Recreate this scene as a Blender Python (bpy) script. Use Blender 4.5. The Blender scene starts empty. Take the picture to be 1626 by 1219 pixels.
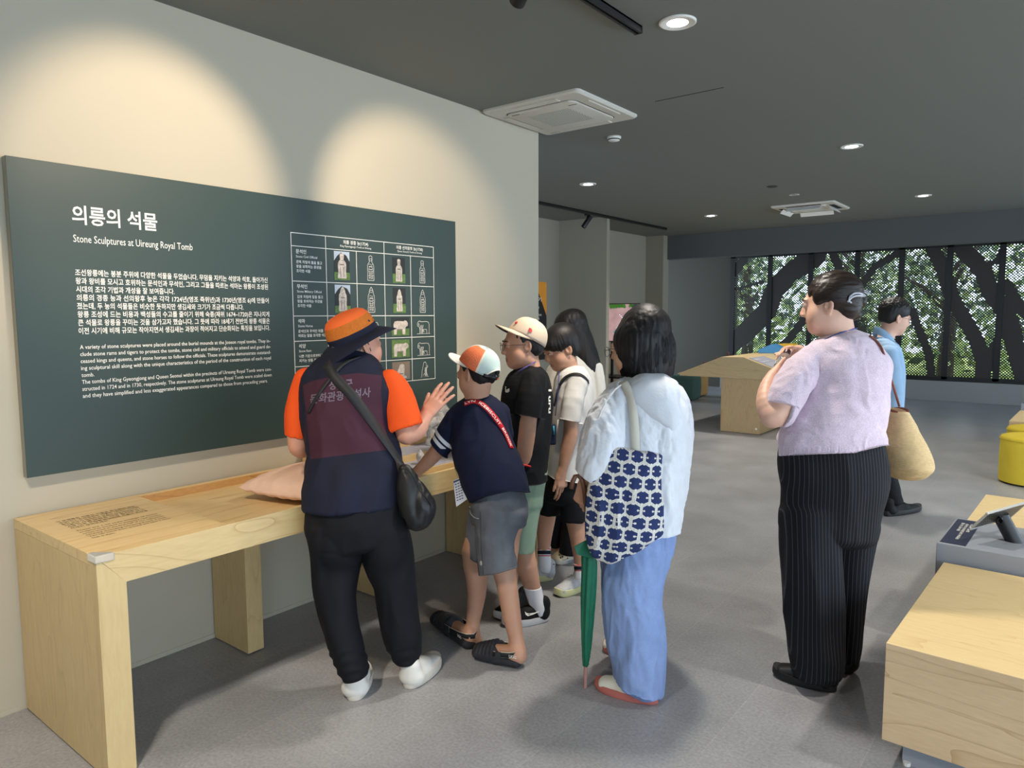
import bpy, math, random
import numpy as np
from mathutils import Vector, Matrix
random.seed(7)
SC = bpy.context.scene
COL = SC.collection

# ---------------------------------------------------------------- camera
YAW, PITCH, ROLL, FPX = math.radians(38.1565), math.radians(5.4037), math.radians(-0.2215), 1141.6
EYE = np.array([0.0, 0.0, 1.5])
_cy, _sy, _cp, _sp = math.cos(YAW), math.sin(YAW), math.cos(PITCH), math.sin(PITCH)
FWD = np.array([-_sy*_cp, _cy*_cp, -_sp])
_r0 = np.array([_cy, _sy, 0.0]); _u0 = np.cross(_r0, FWD)
RGT = math.cos(ROLL)*_r0 + math.sin(ROLL)*_u0
UPV = -math.sin(ROLL)*_r0 + math.cos(ROLL)*_u0
FH = np.array([-_sy, _cy, 0.0])            # horizontal forward
RH = np.array([_cy, _sy, 0.0])             # horizontal right
ZUP = np.array([0.0, 0.0, 1.0])
cam_d = bpy.data.cameras.new('camera'); cam = bpy.data.objects.new('camera', cam_d); COL.objects.link(cam)
cam_d.sensor_fit = 'HORIZONTAL'; cam_d.sensor_width = 36.0; cam_d.lens = FPX*36.0/1626.0
cam_d.clip_start = 0.05; cam_d.clip_end = 200
cam.matrix_world = Matrix(((RGT[0], UPV[0], -FWD[0], EYE[0]), (RGT[1], UPV[1], -FWD[1], EYE[1]), (RGT[2], UPV[2], -FWD[2], EYE[2]), (0, 0, 0, 1)))
SC.camera = cam

# ---------------------------------------------------------------- world, exposure
SC.view_settings.view_transform = 'Standard'
SC.view_settings.look = 'None'
SC.view_settings.gamma = 1.0
SC.view_settings.use_curve_mapping = False
SC.view_settings.exposure = 0.32
world = bpy.data.worlds.new('daylight'); SC.world = world; world.use_nodes = True
wn = world.node_tree.nodes; wn.clear()
w_out = wn.new('ShaderNodeOutputWorld'); w_bg = wn.new('ShaderNodeBackground')
w_bg.inputs['Color'].default_value = (0.70, 0.85, 1.0, 1); w_bg.inputs['Strength'].default_value = 4.3
world.node_tree.links.new(w_bg.outputs[0], w_out.inputs[0])

# ---------------------------------------------------------------- measured points
def ray(x, y):
    return FWD + (x-813)/FPX*RGT - (y-609.5)/FPX*UPV
def at(x, y, t):                            # the point seen at a pixel, t metres in front of the lens
    return EYE + ray(x, y)*t
def on_z(x, y, z=0.0):
    d = ray(x, y); return EYE + d*((z-EYE[2])/d[2])
def on_x(x, y, X):
    d = ray(x, y); return EYE + d*(X/d[0])
def on_y(x, y, Y):
    d = ray(x, y); return EYE + d*(Y/d[1])

# ---------------------------------------------------------------- materials
def new_mat(name):
    m = bpy.data.materials.new(name); m.use_nodes = True
    nt = m.node_tree; b = nt.nodes['Principled BSDF']
    return m, nt, b
def N(nt, kind, **kw):
    n = nt.nodes.new(kind)
    for k, v in kw.items(): setattr(n, k, v)
    return n
def L(nt, a, b): nt.links.new(a, b)
def plain(name, col, rough=0.6, metal=0.0, spec=0.5, bump=0.0, bscale=200.0, noise=0.0, nscale=8.0):
    m, nt, b = new_mat(name)
    b.inputs['Base Color'].default_value = (*col, 1); b.inputs['Roughness'].default_value = rough
    b.inputs['Metallic'].default_value = metal; b.inputs['Specular IOR Level'].default_value = spec
    if bump or noise:
        tc = N(nt, 'ShaderNodeTexCoord')
    if noise:
        n = N(nt, 'ShaderNodeTexNoise'); n.inputs['Scale'].default_value = nscale; n.inputs['Detail'].default_value = 4
        L(nt, tc.outputs['Object'], n.inputs['Vector'])
        r = N(nt, 'ShaderNodeMapRange'); r.inputs['To Min'].default_value = 1-noise; r.inputs['To Max'].default_value = 1+noise
        r.inputs['From Min'].default_value = 0.3; r.inputs['From Max'].default_value = 0.7
        L(nt, n.outputs['Fac'], r.inputs['Value'])
        h = N(nt, 'ShaderNodeHueSaturation'); h.inputs['Color'].default_value = (*col, 1)
        L(nt, r.outputs[0], h.inputs['Value']); L(nt, h.outputs[0], b.inputs['Base Color'])
    if bump:
        n2 = N(nt, 'ShaderNodeTexNoise'); n2.inputs['Scale'].default_value = bscale; n2.inputs['Detail'].default_value = 2
        L(nt, tc.outputs['Object'], n2.inputs['Vector'])
        bp = N(nt, 'ShaderNodeBump'); bp.inputs['Strength'].default_value = bump; bp.inputs['Distance'].default_value = 0.002
        L(nt, n2.outputs['Fac'], bp.inputs['Height']); L(nt, bp.outputs[0], b.inputs['Normal'])
    return m
def wood(name, c1, c2, axis='X', scale=1.0, rough=0.42, seed=0.0, contrast=1.0):
    """light maple veneer: wavy cathedral grain that runs along the given axis"""
    m, nt, b = new_mat(name)
    tc = N(nt, 'ShaderNodeTexCoord'); mp = N(nt, 'ShaderNodeMapping')
    s = {'X': (0.35, 2.2, 2.2), 'Y': (2.2, 0.35, 2.2), 'Z': (2.2, 2.2, 0.35)}[axis]
    mp.inputs['Scale'].default_value = [v*scale for v in s]; mp.inputs['Location'].default_value = (seed, seed*1.7, seed*0.6)
    L(nt, tc.outputs['Object'], mp.inputs['Vector'])
    n = N(nt, 'ShaderNodeTexNoise'); n.inputs['Scale'].default_value = 1.6; n.inputs['Detail'].default_value = 2.5; n.inputs['Distortion'].default_value = 0.5
    L(nt, mp.outputs[0], n.inputs['Vector'])
    mul = N(nt, 'ShaderNodeMath', operation='MULTIPLY'); mul.inputs[1].default_value = 9.0; L(nt, n.outputs['Fac'], mul.inputs[0])
    fr = N(nt, 'ShaderNodeMath', operation='FRACT'); L(nt, mul.outputs[0], fr.inputs[0])
    pw = N(nt, 'ShaderNodeMath', operation='POWER'); pw.inputs[1].default_value = 14.0; L(nt, fr.outputs[0], pw.inputs[0])
    f = N(nt, 'ShaderNodeTexNoise'); f.inputs['Scale'].default_value = 30; f.inputs['Detail'].default_value = 3; L(nt, mp.outputs[0], f.inputs['Vector'])
    a1 = N(nt, 'ShaderNodeMath', operation='MULTIPLY_ADD'); a1.inputs[1].default_value = 0.45*contrast; L(nt, pw.outputs[0], a1.inputs[0])
    a2 = N(nt, 'ShaderNodeMath', operation='MULTIPLY'); a2.inputs[1].default_value = 0.42; L(nt, f.outputs['Fac'], a2.inputs[0]); L(nt, a2.outputs[0], a1.inputs[2])
    big = N(nt, 'ShaderNodeTexNoise'); big.inputs['Scale'].default_value = 0.9; L(nt, mp.outputs[0], big.inputs['Vector'])
    a3 = N(nt, 'ShaderNodeMath', operation='MULTIPLY_ADD'); a3.inputs[1].default_value = 0.35; L(nt, big.outputs['Fac'], a3.inputs[0]); L(nt, a1.outputs[0], a3.inputs[2])
    mx = N(nt, 'ShaderNodeMix', data_type='RGBA'); mx.inputs['A'].default_value = (*c1, 1); mx.inputs['B'].default_value = (*c2, 1)
    mr = N(nt, 'ShaderNodeMapRange'); mr.inputs['From Min'].default_value = 0.25; mr.inputs['From Max'].default_value = 0.95; L(nt, a3.outputs[0], mr.inputs['Value'])
    L(nt, mr.outputs[0], mx.inputs['Factor']); L(nt, mx.outputs['Result'], b.inputs['Base Color'])
    b.inputs['Roughness'].default_value = rough
    return m
def emit(name, col, strength):
    m, nt, b = new_mat(name)
    b.inputs['Base Color'].default_value = (*col, 1)
    b.inputs['Emission Color'].default_value = (*col, 1); b.inputs['Emission Strength'].default_value = strength
    return m
def srgb(r, g, b):
    f = lambda c: (c/255/12.92) if c/255 <= 0.04045 else ((c/255+0.055)/1.055)**2.4
    return (f(r), f(g), f(b))

# ---------------------------------------------------------------- mesh tools
class MB:
    """collects faces and links them as one mesh object"""
    def __init__(s): s.v = []; s.f = []; s.m = []
    def add(s, vs, fs, mi=0):
        o = len(s.v); s.v += [tuple(map(float, p)) for p in vs]; s.f += [tuple(i+o for i in q) for q in fs]; s.m += [mi]*len(fs); return s
    def box(s, lo, hi, mi=0, M=None):
        x0, y0, z0 = lo; x1, y1, z1 = hi
        vs = [(x0, y0, z0), (x1, y0, z0), (x1, y1, z0), (x0, y1, z0), (x0, y0, z1), (x1, y0, z1), (x1, y1, z1), (x0, y1, z1)]
        if M is not None: vs = [tuple(M @ Vector(p)) for p in vs]
        return s.add(vs, [(3, 2, 1, 0), (4, 5, 6, 7), (0, 1, 5, 4), (1, 2, 6, 5), (2, 3, 7, 6), (3, 0, 4, 7)], mi)
    def prism(s, poly, a, b, mi=0):
        """poly: list of 3-D points (flat), extruded by the vector from a to b"""
        n = len(poly); d = np.array(b, float)-np.array(a, float)
        vs = [np.array(p, float) for p in poly]+[np.array(p, float)+d for p in poly]
        return s.add(vs, [tuple(range(n))[::-1], tuple(range(n, 2*n))]+[(i, (i+1) % n, n+(i+1) % n, n+i) for i in range(n)], mi)
    def rings(s, rings, cap0=True, cap1=True, mi=0):
        n = len(rings[0]); o = []
        for q in rings: o += list(q)
        fs = []
        for k in range(len(rings)-1):
            for i in range(n):
                j = (i+1) % n; fs.append((k*n+i, k*n+j, (k+1)*n+j, (k+1)*n+i))
        if cap0: fs.append(tuple(range(n))[::-1])
        if cap1: fs.append(tuple(range((len(rings)-1)*n, len(rings)*n)))
        return s.add(o, fs, mi)
    def lathe(s, c, prof, n=32, mi=0, axis=(0, 0, 1), cap=True):
        ax = np.array(axis, float); ax /= np.linalg.norm(ax)
        a = np.cross(ax, (0, 1, 0) if abs(ax[1]) < .9 else (1, 0, 0)); a /= np.linalg.norm(a); b = np.cross(ax, a)
        c = np.array(c, float)
        R = [[c+ax*h+r*(math.cos(2*math.pi*i/n)*a+math.sin(2*math.pi*i/n)*b) for i in range(n)] for r, h in prof]
        return s.rings(R, cap, cap, mi)
    def tube(s, pts, r, n=8, mi=0, closed=False):
        pts = [np.array(p, float) for p in pts]; rs = r if hasattr(r, '__len__') else [r]*len(pts)
        R = []; up = None
        for i, p in enumerate(pts):
            if closed: d = pts[(i+1) % len(pts)]-pts[i-1]
            else: d = pts[min(i+1, len(pts)-1)]-pts[max(i-1, 0)]
            d = d/(np.linalg.norm(d)+1e-9)
            if up is None: up = np.array((0, 0, 1.0)) if abs(d[2]) < .9 else np.array((1.0, 0, 0))
            a = np.cross(d, up); a /= np.linalg.norm(a)+1e-9; up = np.cross(a, d)
            R.append([p+rs[i]*(math.cos(2*math.pi*k/n)*a+math.sin(2*math.pi*k/n)*up) for k in range(n)])
        if closed: R.append(R[0])
        return s.rings(R, not closed, not closed, mi)
    def ribbon(s, pts, nrm, w, th=0.002, mi=0):
        """flat strap through pts; nrm = outward normals"""
        R = []
        for i, p in enumerate(pts):
            d = np.array(pts[min(i+1, len(pts)-1)])-np.array(pts[max(i-1, 0)]); d = d/(np.linalg.norm(d)+1e-9)
            nn = np.array(nrm[i] if hasattr(nrm[0], '__len__') else nrm, float); nn = nn-d*(nn@d); nn /= np.linalg.norm(nn)+1e-9
            a = np.cross(d, nn); p = np.array(p, float); ww = w[i] if hasattr(w, '__len__') else w
            R.append([p-a*ww/2, p+a*ww/2, p+a*ww/2+nn*th, p-a*ww/2+nn*th])
        return s.rings(R, True, True, mi)
    def build(s, name, mats, parent=None, smooth=False, bevel=0.0, segs=2, loc=None, sharp=None):
        me = bpy.data.meshes.new(name); me.from_pydata(s.v, [], s.f); me.validate(); me.update()
        ms = mats if isinstance(mats, (list, tuple)) else [mats]
        for m in ms: me.materials.append(m)
        if len(ms) > 1 and len(me.polygons) == len(s.m): me.polygons.foreach_set('material_index', s.m)
        me.polygons.foreach_set('use_smooth', [smooth]*len(me.polygons))
        if smooth and sharp: me.set_sharp_from_angle(angle=math.radians(sharp))
        o = bpy.data.objects.new(name, me); COL.objects.link(o)
        if parent is not None: o.parent = parent
        if loc is not None: o.location = loc
        if bevel:
            b = o.modifiers.new('edge', 'BEVEL'); b.width = bevel; b.segments = segs; b.limit_method = 'ANGLE'; b.angle_limit = math.radians(40)
        return o
def tag(o, label=None, cat=None, group=None, kind=None):
    if label: o['label'] = label
    if cat: o['category'] = cat
    if group: o['group'] = group
    if kind: o['kind'] = kind
    return o
def struct(o): o['kind'] = 'structure'; return o
def thing(name, label, cat, loc=(0, 0, 0), rz=0.0, group=None):
    o = bpy.data.objects.new(name, None); COL.objects.link(o); o.empty_display_size = 0.1
    o.location = loc; o.rotation_euler = (0, 0, rz); return tag(o, label, cat, group)
_dg = None
def text_mesh(body, size=1.0, bold=0.0, res=2):
    """vertices and faces of a line of lettering, laid flat from the origin"""
    c = bpy.data.curves.new('line', 'FONT'); c.body = body; c.size = size; c.resolution_u = res; c.offset = bold
    o = bpy.data.objects.new('line', c); COL.objects.link(o)
    dg = bpy.context.evaluated_depsgraph_get()
    me = bpy.data.meshes.new_from_object(o.evaluated_get(dg))
    v = np.array([tuple(p.co) for p in me.vertices]) if len(me.vertices) else np.zeros((0, 3)); f = [tuple(p.vertices) for p in me.polygons]
    bpy.data.objects.remove(o); bpy.data.curves.remove(c); bpy.data.meshes.remove(me)
    return v, f
def text_on(mb, body, org, right, up, height, width=None, bold=0.0, mi=0, off=0.0008, align='L', warp=None, capref='H'):
    """a line of lettering on a plane: org = left end of the base line, height = letter height, width = length of the line"""
    v, f = text_mesh(body, 1.0, bold)
    if not len(v): return
    h = 0.73 if all(ord(c) < 0x1100 or c in '–' for c in body) else 0.84
    s = height/h; w = v[:, 0].max()-v[:, 0].min(); sx = (width/w) if width else s
    X = (v[:, 0]-v[:, 0].min())*sx; Y = v[:, 1]*s
    if align == 'C': X -= w*sx/2
    right = np.array(right, float); up = np.array(up, float); nn = np.cross(right, up)
    if warp is not None: P = [warp(x, y) for x, y in zip(X, Y)]
    else: P = [np.array(org)+right*x+up*y+nn*off for x, y in zip(X, Y)]
    mb.add(P, f, mi)
# ================================================================ lamps of the place
def spot(name, loc, aim, power, col, size_deg, blend, radius=0.03):
    d = bpy.data.lights.new(name, 'SPOT'); o = bpy.data.objects.new(name, d); COL.objects.link(o)
    d.energy = power; d.color = col; d.spot_size = math.radians(size_deg); d.spot_blend = blend; d.shadow_soft_size = radius
    o.location = loc; v = Vector(aim)-Vector(loc); o.rotation_euler = v.to_track_quat('-Z', 'Y').to_euler(); return o
WARM = (1.0, 0.80, 0.58); NEUT = (1.0, 0.93, 0.82)
DOWNLIGHTS = [(-1.50, 3.13), (-1.48, 6.22), (-3.96, 6.29), (-3.93, 9.30), (-1.44, 9.27), (1.0, 3.13), (1.0, 6.22), (-1.50, 0.04), (1.0, 0.04)]
CEIL = 2.82
# ================================================================ structure
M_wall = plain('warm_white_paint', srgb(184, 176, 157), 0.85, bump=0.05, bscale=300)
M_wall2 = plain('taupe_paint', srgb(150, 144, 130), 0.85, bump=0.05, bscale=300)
M_far = plain('dimmed_taupe_paint', srgb(72, 69, 61), 0.85, bump=0.05, bscale=300)  # taupe darkened so the far wall's dim backlit shade sits in its colour
M_ceil = plain('charcoal_paint', srgb(116, 118, 113), 0.8)
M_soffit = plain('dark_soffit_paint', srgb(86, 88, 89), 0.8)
M_low = plain('grey_sill_paint', srgb(150, 150, 148), 0.7)
M_black = plain('black_metal', srgb(24, 25, 28), 0.45)
M_blackplastic = plain('black_plastic', srgb(18, 18, 20), 0.35)
M_white = plain('white_plastic', srgb(228, 226, 220), 0.45)
M_offwhite = plain('off_white_plastic', srgb(205, 202, 192), 0.5)
M_ink = plain('white_ink', srgb(240, 238, 230), 0.6)
M_green = plain('deep_green_board', srgb(44, 62, 58), 0.5)
M_darkgap = plain('dark_gap', srgb(20, 20, 20), 0.9)

def floor_mat():
    m, nt, b = new_mat('grey_vinyl_tile')
    tc = N(nt, 'ShaderNodeTexCoord'); mp = N(nt, 'ShaderNodeMapping'); L(nt, tc.outputs['Object'], mp.inputs['Vector'])
    mp.inputs['Rotation'].default_value = (0, 0, math.radians(90)); mp.inputs['Location'].default_value = (-1.225+0.0, -2.66, 0)
    br = N(nt, 'ShaderNodeTexBrick'); br.offset = 0.5; br.squash = 1
    br.inputs['Scale'].default_value = 1.0; br.inputs['Brick Width'].default_value = 0.9; br.inputs['Row Height'].default_value = 0.45
    br.inputs['Mortar Size'].default_value = 0.0010; br.inputs['Mortar Smooth'].default_value = 0.1
    br.inputs['Color1'].default_value = (*srgb(146, 147, 150), 1); br.inputs['Color2'].default_value = (*srgb(152, 152, 155), 1)
    br.inputs['Mortar'].default_value = (*srgb(166, 166, 168), 1)
    L(nt, mp.outputs[0], br.inputs['Vector'])
    n = N(nt, 'ShaderNodeTexNoise'); n.inputs['Scale'].default_value = 2.2; n.inputs['Detail'].default_value = 6; n.inputs['Roughness'].default_value = 0.6
    L(nt, tc.outputs['Object'], n.inputs['Vector'])
    n2 = N(nt, 'ShaderNodeTexNoise'); n2.inputs['Scale'].default_value = 90; n2.inputs['Detail'].default_value = 3; L(nt, tc.outputs['Object'], n2.inputs['Vector'])
    ad = N(nt, 'ShaderNodeMath', operation='ADD'); L(nt, n.outputs['Fac'], ad.inputs[0]); L(nt, n2.outputs['Fac'], ad.inputs[1])
    r = N(nt, 'ShaderNodeMapRange'); r.inputs['From Min'].default_value = 0.7; r.inputs['From Max'].default_value = 1.3; r.inputs['To Min'].default_value = 0.78; r.inputs['To Max'].default_value = 1.22
    L(nt, ad.outputs[0], r.inputs['Value'])
    h = N(nt, 'ShaderNodeHueSaturation'); L(nt, br.outputs['Color'], h.inputs['Color']); L(nt, r.outputs[0], h.inputs['Value'])
    L(nt, h.outputs[0], b.inputs['Base Color'])
    rr = N(nt, 'ShaderNodeMapRange'); rr.inputs['To Min'].default_value = 0.28; rr.inputs['To Max'].default_value = 0.44; L(nt, n.outputs['Fac'], rr.inputs['Value']); L(nt, rr.outputs[0], b.inputs['Roughness'])
    bp = N(nt, 'ShaderNodeBump'); bp.inputs['Strength'].default_value = 0.25; bp.inputs['Distance'].default_value = 0.001
    L(nt, n2.outputs['Fac'], bp.inputs['Height']); L(nt, bp.outputs[0], b.inputs['Normal'])
    b.inputs['Specular IOR Level'].default_value = 0.4
    return m
M_floor = floor_mat()
XR, YB = 4.4, -3.2                         # glazed sides of the room, right and behind
struct(MB().box((-9, YB, -0.15), (XR, 14.6, 0)).build('floor', M_floor))
struct(MB().box((-9, YB, CEIL), (XR, 14.6, CEIL+0.2)).build('ceiling', M_ceil))
# ceiling access-panel seam
s_ = MB().box((-2.141, 4.168, CEIL-0.0015), (-1.70, 4.174, CEIL+0.001)); struct(s_.build('trim_1', M_darkgap))
struct(MB().box((-3.317, YB, 0), (-3.117, 4.285, CEIL)).build('wall_left', M_wall))
struct(MB().box((-3.117, YB, 0), (-3.114, 4.285, 0.02)).build('baseboard_left', M_wall))
# alcove walls behind the partition
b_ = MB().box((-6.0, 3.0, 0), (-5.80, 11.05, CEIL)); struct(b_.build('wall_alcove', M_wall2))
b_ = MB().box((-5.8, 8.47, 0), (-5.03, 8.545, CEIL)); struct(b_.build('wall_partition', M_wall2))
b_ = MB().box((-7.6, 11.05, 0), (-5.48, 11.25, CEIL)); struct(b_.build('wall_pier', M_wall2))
struct(MB().box((-5.48, 11.2, 2.43), (XR, 11.4, CEIL)).build('wall_header', M_soffit))
SX0, SX1, SZ0, SZ1, SY = -5.59, 1.32, 0.376, 2.69, 14.42
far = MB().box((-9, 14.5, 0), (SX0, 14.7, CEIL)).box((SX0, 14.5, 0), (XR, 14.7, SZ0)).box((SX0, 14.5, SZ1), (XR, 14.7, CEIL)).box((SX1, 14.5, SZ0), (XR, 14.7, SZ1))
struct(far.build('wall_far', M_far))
struct(MB().box((SX0-0.2, 14.36, 0), (XR, 14.5, SZ0-0.03)).build('trim_2', M_low))
# glazed walls behind and right of the camera: posts and rails only
g = MB()
for y in np.arange(YB, 12.9, 1.9): g.box((XR-0.05, y-0.03, 0), (XR+0.05, y+0.03, CEIL))
g.box((XR-0.05, YB, 0), (XR+0.05, 12.8, 0.12)); g.box((XR-0.05, YB, 2.5), (XR+0.05, 12.8, CEIL))
struct(g.build('window_2', M_soffit))
struct(MB().box((-3.117, YB-0.2, 0), (2.3, YB, CEIL)).build('wall_rear', M_wall))
struct(MB().box((XR, 12.8, 0), (XR+0.2, 14.7, CEIL)).build('wall_right', M_wall2))
g = MB()
for x in (3.3,): g.box((x-0.03, YB-0.05, 0), (x+0.03, YB+0.05, CEIL))
g.box((2.3, YB-0.05, 0), (XR, YB+0.05, 0.12)); g.box((2.3, YB-0.05, 2.5), (XR, YB+0.05, CEIL))
struct(g.build('window_3', M_soffit))

# ================================================================ perforated screen in front of the far window
def crop(x, y): return on_y(1160+x/3.489, 380+y/3.489, SY)
M_screen = plain('bronze_black_sheet', srgb(48, 44, 41), 0.5)
TR = []
for pts, w in [([(-20, 600), (90, 510), (200, 395), (250, 270), (330, 185), (470, 95)], 108), ([(270, 610), (350, 520), (440, 400)], 40), ([(100, 70), (20, 190)], 46),
               ([(940, 70), (800, 150), (715, 270)], 34), ([(1120, 50), (1180, 170), (1225, 320), (1290, 430), (1365, 560), (1400, 680), (1400, 800)], 62),
               ([(1005, 400), (1060, 540), (1100, 640), (1112, 750)], 36), ([(1285, 50), (1400, 175), (1440, 290), (1500, 370), (1545, 450), (1570, 560), (1600, 680), (1640, 790)], 72),
               ([(1370, 160), (1480, 118), (1512, 50)], 26), ([(1530, 250), (1600, 380), (1700, 470)], 50), ([(1490, 530), (1440, 620), (1440, 710)], 28),
               ([(30, 275), (180, 235)], 16), ([(1720, 40), (1780, 300), (1900, 560), (1930, 800)], 80), ([(2300, 40), (2100, 300), (2050, 800)], 90), ([(560, 60), (640, 250), (620, 420), (560, 700)], 40)]:
    q = [crop(*p) for p in pts]; TR.append((np.array([(p[0], p[2]) for p in q]), w/3.489/80.0/2))
def trunk(x, z):
    for P, hw in TR:
        for a, b in zip(P[:-1], P[1:]):
            d = b-a; t = min(1, max(0, ((x-a[0])*d[0]+(z-a[1])*d[1])/(d@d)))
            if (x-a[0]-d[0]*t)**2+(z-a[1]-d[1]*t)**2 < hw*hw: return True
    return False
scr = thing('perforated_screen', 'black perforated metal window screen with a tree-trunk pattern across the far wall', 'screen', (0, 0, 0))
edges = [SX0, -4.84, -4.07, -3.25, -2.52, -1.785, -1.04, -0.28, 0.48, SX1]
c8 = [(math.cos(math.pi/4*k), math.sin(math.pi/4*k)) for k in range(8)]
for i in range(len(edges)-1):
    x0, x1 = edges[i]+0.035, edges[i+1]-0.035
    mb = MB(); p = 0.046; nx = int(round((x1-x0)/p)); px = (x1-x0)/nx; z0, z1 = SZ0+0.04, SZ1-0.04; nz = int(round((z1-z0)/p)); pz = (z1-z0)/nz
    for r in range(2*nz+1):
        for c in range(nx+1):
            cx = x0+px*(c+(0.5 if r % 2 else 0)); cz = z0+pz*r/2
            if cx > x1+1e-6: continue
            dx, dz = px/2, pz/2
            if trunk(cx, cz) or (r in (0, 2*nz)) or abs(cx-x0) < 1e-6 or abs(cx-x1) < 1e-6:
                mb.add([(cx-dx, SY, cz), (cx, SY, cz-dz), (cx+dx, SY, cz), (cx, SY, cz+dz)], [(0, 1, 2, 3)]); continue
            out = [(cx+dx, cz), (cx+dx/2, cz+dz/2), (cx, cz+dz), (cx-dx/2, cz+dz/2), (cx-dx, cz), (cx-dx/2, cz-dz/2), (cx, cz-dz), (cx+dx/2, cz-dz/2)]
            rad = 0.0108
            vs = [(q[0], SY, q[1]) for q in out]+[(cx+rad*a, SY, cz+rad*b) for a, b in c8]
            mb.add(vs, [(k, (k+1) % 8, 8+(k+1) % 8, 8+k) for k in range(8)])
    mb.build('perforated_panel', M_screen, scr)
fr = MB()
for x in edges: fr.box((x-0.045, SY-0.02, SZ0), (x+0.045, SY+0.03, SZ1))
fr.box((edges[0]-0.045, SY-0.02, SZ0-0.03), (edges[-1]+0.045, SY+0.03, SZ0+0.045)); fr.box((edges[0]-0.045, SY-0.02, SZ1-0.045), (edges[-1]+0.045, SY+0.03, SZ1+0.01))
fr.build('screen_frame', M_black, scr)

# ---------------------------------------------------------------- garden beyond the window
M_lawn = plain('lawn', srgb(150, 165, 70), 0.9, noise=0.3, nscale=3)
M_bark = plain('bark', srgb(70, 60, 50), 0.9, noise=0.3, nscale=6)
M_leaf = [plain('leaf_light', srgb(196, 212, 140), 0.6), plain('leaf_mid', srgb(136, 158, 118), 0.6), plain('leaf_dark', srgb(58, 78, 66), 0.6)]
struct(MB().box((-14, 14.7, -0.3), (8, 34, -0.12)).build('ground_garden', M_lawn))
rt = random.Random(3)
TL = ['slender tree outside the far window, behind the first screen panels', 'leafy tree outside the window behind the raised hair bun', 'broad tree outside the window just past the man in blue', 'tall tree outside the window toward the yellow stools', 'farthest tree outside, beyond the last screen panels']
for i, (x, y, h) in enumerate([(-6.3, 17.2, 4.6), (-4.1, 18.6, 5.2), (-2.1, 16.9, 4.8), (0.0, 19.9, 5.0), (2.0, 18.0, 4.6)]):
    t = thing('garden_tree', TL[i], 'tree', (x, y, -0.12), 0, 'trees in the garden outside')
    mb = MB(); mb.tube([(0, 0, 0), (0.05, 0, h*.3), (-0.05, 0.05, h*.55), (0.1, 0, h*.8)], [0.16, 0.13, 0.10, 0.05])
    for k in range(5):
        a = rt.uniform(0, 6.28); mb.tube([(0, 0, h*(.35+.08*k)), (math.cos(a)*.5, math.sin(a)*.4, h*(.45+.08*k)), (math.cos(a)*1.0, math.sin(a)*.7, h*(.5+.1*k))], [0.06, 0.04, 0.02])
    mb.build('trunk', M_bark, t, True)
    lf = MB()
    for k in range(110):
        c = np.array([rt.gauss(0, .75), rt.gauss(0, .5), rt.uniform(h*.22, h*1.0)])
        for j in range(26):
            q = c+np.array([rt.gauss(0, .22) for _ in range(3)]); a = np.array([rt.gauss(0, 1) for _ in range(3)]); a /= np.linalg.norm(a); b = np.cross(a, [rt.gauss(0, 1) for _ in range(3)]); b /= np.linalg.norm(b)
            s = rt.uniform(.05, .1); lf.add([q-a*s, q-b*s*.45, q+a*s, q+b*s*.45], [(0, 1, 2, 3)], (k*7+j) % 3 if j % 3 else k % 3)
    lf.build('foliage', M_leaf, t)
hd = MB()
for k in range(6000):
    q = np.array([rt.uniform(-11, 6.5), rt.uniform(21.8, 24), abs(rt.gauss(0, .8)) if k % 3 == 0 else rt.uniform(0, 6.5)*rt.uniform(.6, 1)]); a = np.array([rt.gauss(0, 1) for _ in range(3)]); a /= np.linalg.norm(a); b = np.cross(a, [rt.gauss(0, 1) for _ in range(3)]); b /= np.linalg.norm(b)
    s = rt.uniform(.10, .24); hd.add([q-a*s, q-b*s*.5, q+a*s, q+b*s*.5], [(0, 1, 2, 3)], k % 3)
tag(hd.build('garden_hedge', M_leaf), 'dense leafy thicket at the back of the garden outside the far window', 'hedge', kind='stuff')

# ================================================================ ceiling fittings
M_led = emit('lamp_face', (1.0, 0.97, 0.9), 14.0)
DL = ['large bright round ceiling downlight nearest the track end', 'round downlight in the middle of the ceiling above the woman in pink', 'round downlight left of the smaller air conditioner, near the alcove', 'small round downlight above the far taupe wall', 'small round downlight right of the far air conditioner',
      'round ceiling downlight over the right-hand wooden bench', 'round ceiling downlight over the yellow stools', 'round ceiling downlight nearest the rear wall, in line with the large bright one', 'round ceiling downlight nearest the rear glazing on the bench side']
for i, (x, y) in enumerate(DOWNLIGHTS):
    t = thing('ceiling_downlight', DL[i], 'ceiling light', (x, y, CEIL), 0, 'round recessed downlights')
    MB().lathe((0, 0, 0), [(0.072, 0.0), (0.084, 0.0), (0.084, -0.006), (0.076, -0.010), (0.070, -0.006)], 40).build('trim_ring', M_white, t, True)
    MB().lathe((0, 0, 0), [(0.001, -0.004), (0.071, -0.004), (0.071, -0.0055), (0.001, -0.007)], 40).build('lamp_face', M_led, t, True)
    spot('downlight_lamp', (x, y, CEIL-0.03), (x, y, 0), 125, NEUT, 118, 0.7, 0.08)
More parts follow.
